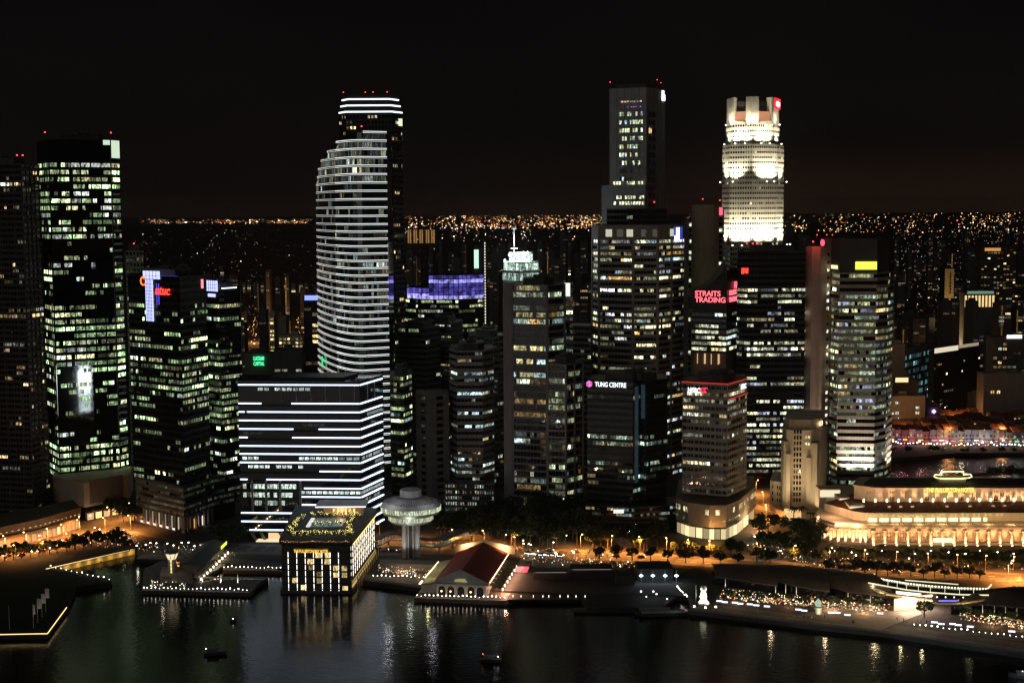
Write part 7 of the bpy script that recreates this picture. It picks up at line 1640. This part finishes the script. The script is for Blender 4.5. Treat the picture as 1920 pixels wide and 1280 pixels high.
# lower left shopping terrace under the residential tower
def arcade():
    o = G(70, 1020, ZL); root = empty('shopping_arcade', o, 'long low shopping arcade with glowing shopfronts at lower left', 'arcade'); L = lambda u, v: (lambda q: (q.x - o.x, q.y - o.y))(G(u, v, ZL))
    f = [L(-40, 1038), L(70, 1014), L(150, 990), L(135, 975), L(-40, 1010)]; mb = MB(); mb.prism(f, 0, 6.5); mb.prism([(x, y + 3) for x, y in f], 6.4, 12); mb.build('wall', mat('arcade_wall', (.17, .13, .10)), root); r = random.Random(2)
    for e_ in (0, 1):
        for i in range(9):
          k = r.choice([0, 1, 1, 2, 2, 3])
          if k < 3: panel(root, 'shopfront', f, e_, (i + .12) / 9, (i + .7) / 9, .5, 4.6, [emis('shopA', (1, .8, .42), 1.2), emis('shopB', (1, .66, .3), .55), emis('shopC', (1, .4, .15), .3)][k], .2, .2)
        for i in range(10): panel(root, 'upper_light', [(x, y + 3) for x, y in f], e_, (i + .3) / 10, (i + .4 + .3 * r.random()) / 10, 8, 8.6, emis('arcade_dim', (1, .55, .22), r.choice([.7])), .2, .2)
    p = L(112, 975); mb = MB(); mb.bar((*L(115, 981), 9.5), (*L(152, 972), 9.5), .5, 2.4); mb.build('sign', emis('sign_vermilion', (1, .13, .02), .9, True), root); mb = MB(); mb.bar((*L(118, 983), 8.6), (*L(143, 977), 8.6), .5, .7); mb.build('sign_lettering_bar', emis('sign_orange', (1, .5, .2), 1.6), root)
    for u, v in ((10, 1034), (60, 1022), (110, 1008), (150, 985)): q = L(u, v); lamp('POINT', (q[0], q[1] - 3, 4), 1200, (1, .6, .28), root, .4)
arcade()
# ------------------------------------------------------------------ the city beyond
def far_block(u0, u1, vtop, Y, label, group=None, lit=.15, pal=WARM, wall=CONCD, fh=3.2, bay=3.5, seed=1, bright=-.8, name='apartment_block', vb=None, depth=18, skew=0, keep=.3, streaks=None, gap=1.2, sw=.8):
    """one block: wall mesh and one window mesh, base on the ground"""
    r = random.Random(seed); v = (vtop + 420) / 2 if vb is None else vb
    a = P(u0, vtop, Y); b = P(u1, vtop, Y + skew); zt = max(10, (a.z + b.z) / 2); o = Vector(((a.x + b.x) / 2, (a.y + b.y) / 2, 0)); root = empty(name, o, label, 'building', group)
    poly = [(a.x - o.x, a.y - o.y), (b.x - o.x, b.y - o.y), (b.x - o.x, b.y - o.y + depth), (a.x - o.x, a.y - o.y + depth)]
    mb = MB(); mb.prism(poly, ZL, zt, 0); cx = r.uniform(-.2, .2) * (b.x - a.x); mb.box(cx - 3, 4, zt, cx + 3, 10, zt + 3); mb.build('wall', wall, root)
    mb = MB(); nf = int((zt - ZL - 2) / fh); A = Vector(poly[0]); B = Vector(poly[1]); L = (B - A).length; n = max(1, int(L / bay)); d = (B - A) / L; nn = Vector((d.y, -d.x)) * .15
    for f in range(nf):
        z = ZL + 2 + f * fh; runs = lit_run(r, n, lit * r.uniform(.4, 1.6), pal, keep, bright, .8)
        for i in range(n):
            g = runs[i]
            if g is None: continue
            s0 = A + d * (i * L / n + gap / 2) + nn; s1 = A + d * ((i + 1) * L / n - gap / 2) + nn; mb.quad((s0.x, s0.y, z), (s1.x, s1.y, z), (s1.x, s1.y, z + fh * .55), (s0.x, s0.y, z + fh * .55), 0, g)
    if streaks:
        for t in streaks: p = A + d * (L * t) + nn; k = r.choice([.03, .05, .08, .2]) if sw < 1 else .3; mb.quad((p.x - sw, p.y, ZL), (p.x + sw, p.y, ZL), (p.x + sw, p.y, zt - 2), (p.x - sw, p.y, zt - 2), 0, (1 * k, .5 * k, .14 * k))
    if mb.f: mb.build('window_grid', [GLOW], root)
    return root, poly, zt
CG = 'distant apartment blocks'; DL = 'distant apartment block, a dark slab with a few tiny warm windows'
r = random.Random(77); si = 100
def rows(u0, u1, n, Ys, vs, seed, wr=(6, 16), lit=.22, lab=DL, grp=CG, **k):
    global si
    rr = random.Random(seed)
    for i in range(n):
        u = u0 + (u1 - u0) * (i + rr.uniform(.1, .9)) / n; w_ = rr.uniform(*wr); Y = rr.uniform(*Ys); si += 1; st = [rr.random() for _ in range(rr.choice([0, 0, 1]))] if rr.random() < .5 else None
        far_block(u - w_ / 2, u + w_ / 2, rr.uniform(*vs), Y, lab, grp, lit=lit * rr.uniform(.4, 1.6), seed=si, streaks=st, bay=4.5, fh=3.6, bright=-1.6, wall=CONCD, **k)
rows(262, 600, 15, (1900, 3000), (488, 545), 1, lab='distant block left of the rounded tower, dark with tiny warm windows', grp='distant blocks left of the rounded tower')
rows(280, 590, 10, (1250, 1700), (575, 615), 2, lit=.12, lab='dark midground block between the twin glass towers and the rounded tower', grp='midground blocks left of the rounded tower')
rows(762, 1110, 20, (2400, 4200), (436, 490), 3, lit=.12, lab='distant dark tower block between the rounded tower and ribbed tower', grp='distant blocks in the middle')
rows(905, 1115, 14, (1500, 2300), (470, 560), 4, lit=.16, lab='dark apartment tower behind the grid tower', grp='apartment towers behind the grid tower')
rows(1475, 1520, 4, (2200, 3000), (440, 470), 5, lit=.1, lab='distant dark block behind the black flat topped tower', grp='distant blocks behind the black tower')
rows(1672, 1925, 26, (1900, 4200), (430, 540), 6, lit=.2, lab='distant apartment tower at upper right with scattered warm windows', grp='distant towers at upper right')
rows(1675, 1925, 16, (1350, 1900), (560, 625), 7, lit=.16, wr=(10, 26), lab='dark midground building at right between the river and the far towers', grp='midground buildings at right')
LR = [(4, (1, .50, .18)), (2, (1, .72, .4)), (1, (.9, 1, .7))]
def lows(u0, u1, n, Ys, seed, lab, grp):
    global si
    rr = random.Random(seed)
    for i in range(n):
        u = u0 + (u1 - u0) * (i + rr.uniform(.1, .9)) / n; Y = rr.uniform(*Ys); w_ = rr.uniform(8, 26); si += 1
        far_block(u - w_ / 2, u + w_ / 2, 392 + (190 - rr.uniform(12, 30)) * 2667 / Y, Y, lab, grp, lit=rr.uniform(.2, .75), seed=si, bay=4, fh=3.8, bright=rr.uniform(-1.2, -.2), wall=CONC, pal=LR, name='low_building', keep=.6)
lows(262, 600, 20, (1350, 2600), 21, 'low warm lit building between the left glass towers and rounded tower', 'low lit buildings at left')
lows(770, 1110, 16, (1900, 3600), 22, 'low warm lit building behind the middle towers', 'low lit buildings in the middle')
lows(1672, 1925, 34, (1250, 3200), 23, 'low warm lit building in the right hand city', 'low lit buildings at right')
# orange-edged housing blocks far middle-left
for i, u in enumerate((765, 776, 787, 799, 809)): far_block(u, u + 9, 430, 8000, 'distant slab block with orange lit stair edge in the row right of the rounded tower', 'row of orange edged slabs', lit=.1, seed=300 + i, streaks=(.06, .5), wall=CONC, bay=9, fh=6, sw=4)
# lit row of slabs
for i, u in enumerate((452, 463, 475, 487, 499, 532, 546, 560, 570)): far_block(u, u + 8, 532, 3250, 'low housing slab with yellow lit corridors in a row left of the rounded tower', 'row of yellow corridor slabs', lit=.8, pal=[(1, (1, .8, .4))], seed=330 + i, wall=CONC, bay=7, fh=4, bright=-1.3)
# named buildings of the middle distance
far_block(505, 536, 592, 1330, 'cream block with bright yellow stair windows left of the rounded tower', lit=0, seed=401, wall=mat('block_cream', (.30, .24, .17)), streaks=None)
rt, pl, zt = far_block(522, 568, 628, 1290, 'yellow lit carpark block behind the stilted block', lit=.97, pal=[(1, (1, .78, .38))], seed=402, wall=BEIGE, bay=3.6, fh=3.4, bright=-.25, gap=1.5)
far_block(505, 514, 590, 1325, 'narrow tower edge of glowing stair windows', lit=1, pal=[(1, (1, .8, .38))], seed=403, wall=BEIGE, bay=5, fh=3.8, bright=-.1, keep=0, gap=1)
rt, pl, zt = far_block(569, 598, 556, 1200, 'dark tower with blue neon bar at its top left of the rounded tower', lit=.42, pal=WARM, seed=404, wall=BLACK, bay=4.5, fh=4.6, bright=-.3)
panel(rt, 'sign', pl, 0, .08, .98, zt - 3, zt + 1, emis('neon_blue', (.16, .22, 1), 2.4), .5, .4)
rt, pl, zt = far_block(458, 512, 662, 1130, 'grey block with green two line lettering above the stilted block', lit=.04, pal=WARM, seed=405, wall=mat('block_grey', (.22, .19, .18)), bay=5)
a = Vector(pl[0]); text('LUCEUM\nCAPITAL', (pl[0][0] + (pl[1][0] - pl[0][0]) * .32, pl[0][1] - .8, zt - 5.5), (1, 0), 4.2, emis('neon_green2', (.08, 1, .4), 1.9), rt, bold=.05, sx=.52)
far_block(513, 566, 655, 1100, 'dark flat block with few square lit windows behind the stilted block', lit=.15, pal=WARM, seed=406, wall=CONCD, bay=5)
for i, (u0, u1, v, Y, l_) in enumerate(((885, 893, 500, 1700, 0),)):
    rt, pl, zt = far_block(u0 + 3, u1 + 10, 464, 1750, 'dark tower carrying a bright pale green screen above the violet crown', lit=.05, seed=410, wall=CONCD); panel(rt, 'screen', pl, 0, .05, .62, z_at(895, 503, 1750), z_at(895, 468, 1750), emis('screen_green', (.62, 1, .8), 1.1), .5, .4)
rt, pl, zt = far_block(906, 912, 452, 1500, 'thin tower edge with a vertical chain of white lights', lit=0, seed=411, wall=CONCD); mb = MB(); [mb.box(-.5, pl[0][1] - .6, z_, .5, pl[0][1] - .2, z_ + 1.6) for z_ in [zt - 3 * k_ for k_ in range(1, 30)]]; mb.build('light_chain', emis('chain_white', (1, .95, .7), 1.2), rt)
# right-hand landmarks
rt, pl, zt = far_block(1771, 1790, 502, 1650, 'tall cream slab with dark vertical lettering at right', lit=0, seed=420, wall=BLACK); panel(rt, 'lit_face', pl, 0, .05, .95, 8, zt - 1, mat('face_cream', (.7, .52, .26)), .2, .2)
lamp('SPOT', (rt.location.x, rt.location.y - 30, 15), 160000, (1, .72, .34), rt and None, 1, target=(rt.location.x, rt.location.y, zt - 40), angle=75, blend=1)
for k_ in range(7): panel(rt, 'lettering', pl, 0, .52, .66, zt - 8 - k_ * 3.6, zt - 6 - k_ * 3.6, BLACK, .5, .2)
rt, pl, zt = far_block(1808, 1866, 549, 1620, 'floodlit colonial building with a bright colonnade at right', lit=0, seed=421, wall=CONC)
for k_ in range(9): panel(rt, 'lit_bay', pl, 0, (k_ + .2) / 9, (k_ + .75) / 9, zt - 16, zt - 3, emis('bay_gold', (1, .72, .3), 1.0), .3, .3)
panel(rt, 'roof_light', pl, 0, .1, .95, zt - 1, zt + 2, emis('roof_cyan', (.45, .75, .6), .35), .3, .3)
rt, pl, zt = far_block(1840, 1906, 462, 1900, 'broad dark hotel tower at upper right with rows of dim warm rooms', lit=.35, pal=WARM, seed=422, wall=mat('hotel_brown', (.10, .085, .07)), bay=4, fh=3.6, bright=-1.1); panel(rt, 'lit_top_floor', pl, 0, .1, .55, zt - 6, zt - 2, emis('top_orange', (1, .45, .12), .7), .3, .3)
far_block(1905, 1990, 470, 1950, 'dark tower with scattered windows cut by the right edge', lit=.35, pal=WARM, seed=423, wall=CONCD, bay=4, fh=3.6, bright=-1.1)
rt, pl, zt = far_block(1672, 1697, 645, 1330, 'beige end wall of the low long block right of the striped tower', lit=0, seed=424, wall=BEIGE, depth=50)
rt, pl, zt = far_block(1697, 1750, 648, 1330, 'low long block with faint teal window bands at right', lit=.8, pal=[(1, (.2, .5, .5))], seed=425, wall=CONC, bay=5, fh=7, bright=-1.6, skew=60)
rt, pl, zt = far_block(1752, 1838, 655, 1280, 'dark block under a long pale lit roofline at right', lit=.03, seed=426, wall=BLACK, skew=60); panel(rt, 'roofline_light', pl, 0, .0, .5, zt - .5, zt + 4, emis('roof_cream', (1, .88, .66), .8), .3, .3); panel(rt, 'roofline_light', pl, 0, .52, .95, zt + 1, zt + 4, emis('roof_cream_dim', (1, .8, .6), .35), .3, .3)
rt, pl, zt = far_block(1862, 1990, 632, 1240, 'broad hotel block at the right edge with white roof sign', lit=.35, pal=WARM, seed=427, wall=CONCD, bay=4, fh=4, bright=-.9); panel(rt, 'sign', pl, 0, .2, .42, zt - 1, zt + 2, emis('sign_white3', (.9, 1, 1), 2), .5, .4)
far_block(1845, 1990, 700, 1200, 'pale broad classical block at the right edge with few bright windows', lit=.12, pal=WARM, seed=428, wall=CONC, bay=5, fh=4.5, bright=.2, gap=2.2)
rt, pl, zt = far_block(1738, 1763, 762, 1190, 'pinkish block with round violet lamp beyond the river', lit=.05, seed=429, wall=CONCD); mb = MB(); mb.lathe((0, pl[0][1] - 1), [(0, zt - 6), (2, zt - 4), (0, zt - 2)], 8); mb.build('violet_lamp', emis('lamp_violet', (.75, .4, 1), 3), rt)
far_block(1668, 1735, 742, 1180, 'white building with grey shutters right of the striped tower', lit=.12, pal=COOL, seed=430, wall=CONCL, bay=4, fh=4.2, bright=-.4)
rt, pl, zt = far_block(1674, 1722, 712, 1230, 'low building with glowing roof terrace right of the striped tower', lit=0, seed=431, wall=CONCD); panel(rt, 'terrace_light', pl, 0, .1, .6, zt - 2, zt + 2, emis('terr_gold', (1, .75, .4), 1.2), .3, .3)
# riverside houses: a row facing the river and roofs behind
def house(u, Y, W, H, label, group, c, sign, seed, orient=0):
    rr = random.Random(seed); p = P(u, 840, Y); o = Vector((p.x, p.y, ZL)); root = empty('shophouse', o, label, 'shophouse', group, rz=orient); D = 16; mb = MB(); mb.box(-W / 2, 0, 0, W / 2, D, H); mb.build('wall', c, root)
    mb = MB(); h = 3; a = [(-W / 2 - .2, -.5, H), (W / 2 + .2, -.5, H), (W / 2 + .2, D / 2, H + h), (-W / 2 - .2, D / 2, H + h)]; b = [(-W / 2 - .2, D + .5, H), (W / 2 + .2, D + .5, H)]
    mb.ngon(a); mb.ngon([a[3], a[2], b[1], b[0]]); mb.ngon([a[0], a[3], b[0]]); mb.ngon([a[1], b[1], a[2]]); mb.build('roof', TILE, root)
    for f in range(int((H - 4) / 3.6)):
        for k in range(2):
            x = -W / 4 + k * W / 2; z = 5 + f * 3.6; g = rr.random() < .3; mb = MB(); mb.quad((x - .7, -.06, z), (x + .7, -.06, z), (x + .7, -.06, z + 1.9), (x - .7, -.06, z + 1.9)); mb.build('window', emis('house_warm', (1, .7, .35), .5) if g else mat('shutter', (.10, .08, .06)), root)
    if sign:
        mb = MB(); mb.box(-W / 2 + .3 + rr.uniform(0, 2), -1.3, 2.0 + rr.uniform(0, .8), W / 2 - .3 - rr.uniform(0, 2), -.9, 3.3); mb.build('shopfront_light', emis('bar_%s' % sign[0], sign[1], sign[2] * 1.8, True), root)
        mb = MB(); mb.bar((-W / 2, -3.2, 3.4), (W / 2, -3.2, 3.4), 4, .15); mb.build('awning', mat('awning_red', (.25, .08, .06)), root)
    return root
SG = [('white', (1, .92, .85), 1.8), ('pink', (1, .25, .55), 1.6), ('blue', (.2, .3, 1), 1.4), ('red', (1, .12, .08), 1.4), ('amber', (1, .55, .15), 1.4), ('mint', (.4, 1, .75), 1.1), ('white', (1, .92, .85), 1.8), ('amber', (1, .55, .15), 1.4)]
rr = random.Random(12); HC_ = [mat('house_cream', (.34, .29, .23)), mat('house_grey', (.24, .23, .22)), mat('house_rose', (.32, .18, .15)), mat('house_white', (.42, .40, .37))]
for i in range(21): 
    u = 1672 + i * 13; Y = 1128 - i * 1.2 + (0 if i < 10 else 6); c_ = rr.randrange(4); s = SG[rr.randrange(8)]; s = SG[1] if i == 8 else s
    house(u, Y, 5.6, rr.uniform(9, 12), 'narrow riverside shophouse with %s lit bar below' % {'white': 'white', 'pink': 'pink', 'blue': 'blue', 'red': 'red', 'amber': 'amber', 'mint': 'mint green'}[s[0]], 'riverside shophouses with %s light' % s[0], HC_[c_], s, i)
for row in range(3):
    for i in range(17): u = 1676 + i * 15.5 + row * 5; house(u, 1155 + row * 28, 7, rr.uniform(8, 13), 'tile roofed shophouse %s behind the riverside bars' % ('one street', 'two streets', 'three streets')[row], 'shophouses %s back' % ('one street', 'two streets', 'three streets')[row], HC_[rr.randrange(4)], SG[4] if rr.random() < .25 else None, 50 + i + row * 20)
for i in range(7): p = P(1690 + i * 38, 850, 1112); lamp('POINT', (p.x, p.y, 6), 2200, rr.choice([(1, .5, .2), (1, .8, .7), (1, .3, .4), (.8, .8, 1)]), None, .5)
rr = random.Random(5); mb = MB(); lab = 'small coloured lamp on the river bank promenade at right'
lm = {}
for i in range(46):
    u = 1668 + i * 5.6 + rr.uniform(-1, 1); p = P(u, 850, 1111 - i * .52 + (6 if i > 26 else 0) + rr.uniform(-2, 3)); nm = rr.choice(['w', 'w', 'o', 'r', 'b', 'w']); 
    if nm not in lm:
        mb = MB(); mb.lathe((0, 0), [(.1, 0), (.1, 2.4)], 5, 0); mb.lathe((0, 0), [(0, 2.3), (.6, 2.8), (0, 3.4)], 6, 1); o = mb.build('river_lamp', [BLACK, emis('river_' + nm, {'w': (1, .92, .8), 'o': (1, .45, .15), 'r': (1, .08, .08), 'b': (.2, .3, 1)}[nm], 16)]); lm[nm] = o
    else: o = lm[nm].copy(); col.objects.link(o)
    o.location = (p.x, p.y, ZL); o.scale = (rr.uniform(.5, 1.2),) * 3; n_ = {'w': 'white', 'o': 'orange', 'r': 'red', 'b': 'blue'}[nm]; tag(o, 'small %s lamp on the river bank at right' % n_, 'lamp', '%s river bank lamps' % n_)
scatter(9, (1668, 850, 1920, 851), [TP[0], TP[2]], 'small tree on the river bank among the bars', 'river bank trees', .6, seed=31)
scatter(4, (1860, 895, 1930, 898), [TP[1]], 'dark tree on the near river bank behind the hotel roof', 'trees on the near river bank', .7, seed=32)

# lights of the far city: uncountable
def far_lights(name, n, box, Ys, pal, s, seed, label, bias=1.0, z=8, strength=(1, 6)):
    rr = random.Random(seed); mb = MB(); u0, v0, u1, v1 = box
    cl = [(rr.uniform(u0, u1), rr.uniform(.3, 1)) for _ in range(max(4, n // 22))]
    for i in range(n):
        q = rr.choice(cl); u = rr.uniform(u0, u1) if rr.random() < .4 else min(u1, max(u0, rr.gauss(q[0], (u1 - u0) * .02))); v = v0 + (v1 - v0) * rr.random() ** bias; p = G(u, v, z)
        k = p.y / 1400; w_ = s * k * rr.uniform(.5, 1.3); c = pick(rr, pal); g = strength[0] * (.55 if name.startswith('distant') else .19) * math.exp(abs(rr.gauss(0, 1.25)))
        if p.y > 40000: continue
        mb.box(p.x - w_, p.y, p.z - w_, p.x + w_, p.y + w_, p.z + w_, 0, (c[0] * g, c[1] * g, c[2] * g))
    return tag(mb.build(name, [LIGHTM]), label, kind='stuff', cat='city lights')
SOD = [(6, (1, .42, .12)), (3, (1, .65, .3)), (1, (1, .1, .06)), (1, (.8, 1, .7)), (1, (1, .95, .85))]; WH = [(3, (1, .9, .7)), (2, (1, .6, .25)), (1, (.7, .9, 1)), (1, (1, .1, .1))]
far_lights('distant_city_lights', 240, (262, 411, 600, 419), 0, SOD, .35, 1, 'thin glittering line of harbour lights on the left horizon')
far_lights('distant_city_lights', 800, (760, 402, 1130, 428), 0, SOD, .42, 2, 'dense orange city lights on the horizon between the towers', 1.0)
far_lights('distant_city_lights', 160, (760, 420, 1125, 452), 0, WH, .32, 3, 'scattered white and orange lights below the central horizon')
far_lights('distant_city_lights', 420, (1470, 396, 1925, 436), 0, SOD, .38, 4, 'orange industrial lights on the right horizon')
far_lights('distant_city_lights', 50, (1850, 392.5, 1925, 394), 0, SOD, .25, 5, 'fine line of orange lights on the far right horizon')
far_lights('district_lights', 700, (1672, 430, 1925, 620), 0, WH, .26, 6, 'scattered street lights among the right hand towers')
far_lights('district_lights', 240, (250, 430, 600, 600), 0, WH, .22, 7, 'scattered street lights between the left glass towers and rounded tower')
far_lights('district_lights', 240, (760, 455, 1110, 640), 0, WH, .2, 8, 'scattered street lights behind the middle towers')
far_lights('district_lights', 240, (458, 595, 600, 650), 0, [(5, (1, .42, .12)), (2, (1, .7, .35))], .36, 9, 'orange street lights of the quarter left of the rounded tower', strength=(2, 8))
far_lights('district_lights', 420, (1672, 610, 1925, 845), 0, WH, .26, 10, 'street and terrace lights in the old quarter beyond the river', z=14)
far_lights('district_lights', 90, (1280, 398, 1350, 420), 0, SOD, .35, 11, 'orange horizon lights left of the beige shaft')
# real lamps lighting that orange quarter
for u, v, pw in ((475, 625, 60000), (520, 640, 70000), (560, 668, 50000), (585, 660, 40000), (540, 622, 60000), (1700, 790, 9000), (1800, 770, 9000), (1780, 800, 7000), (1880, 800, 9000), (1840, 720, 20000), (1760, 700, 14000)):
    p = G(u, v, 16); lamp('POINT', p, pw, (1, .42, .12), None, 1)
# ------------------------------------------------------------------ lettering becomes plain meshes
for o in [o for o in bpy.data.objects if o.type == 'FONT']:
    me = bpy.data.meshes.new_from_object(o); n = bpy.data.objects.new('lettering', me); col.objects.link(n); n.parent = o.parent; n.location = o.location; n.rotation_euler = o.rotation_euler; n.scale = o.scale; bpy.data.objects.remove(o)
# floodlit fountains of the bay, out on the water before the quay
def fountain():
    # where the bay-side glass of the tall green lit tower mirrors the jets
    f = foot(560, [(80, 905), (101, 880), (216, 899), (232, 908)], 34); d = (Vector(f[2]) - Vector(f[1])).normalized(); n = Vector((d.y, -d.x, 0)); q = P(157, 700, 890); inc = (q - Vector((0, 0, HC))).normalized(); r_ = inc - 2 * inc.dot(n) * n
    c = q + r_ * ((452 - q.y) / r_.y); root = empty('bay_fountain', (c.x, c.y, 0), 'row of tall white floodlit water jets in the bay', 'fountain')
    for i in range(7):
        h = 25 + 7 * math.sin(i * .9 + .6) ** 2; mb = MB(); mb.lathe((-7 + i * 2.3, 0), [(.3, 0), (.7, h * .5), (1.25, h * .85), (.8, h), (0, h + .5)], 8); mb.build('water_jet', emis('jet_white', (.8, .95, 1), 36), root)
fountain()
# ------------------------------------------------------------------ night haze over the city
mb = MB(); mb.box(-28000, -300, -2, 28000, 44000, 420)
hm = bpy.data.materials.new('haze'); hm.use_nodes = True; ht = hm.node_tree; ht.nodes.clear()
ho_ = ht.nodes.new('ShaderNodeOutputMaterial'); hv = ht.nodes.new('ShaderNodeVolumePrincipled'); hv.inputs['Color'].default_value = (.85, .85, .88, 1); hv.inputs['Density'].default_value = 2.8e-5; hv.inputs['Anisotropy'].default_value = .5
ht.links.new(hv.outputs[0], ho_.inputs['Volume'])
tag(mb.build('haze', hm), 'thin warm night haze over the whole city', None, None, 'stuff')
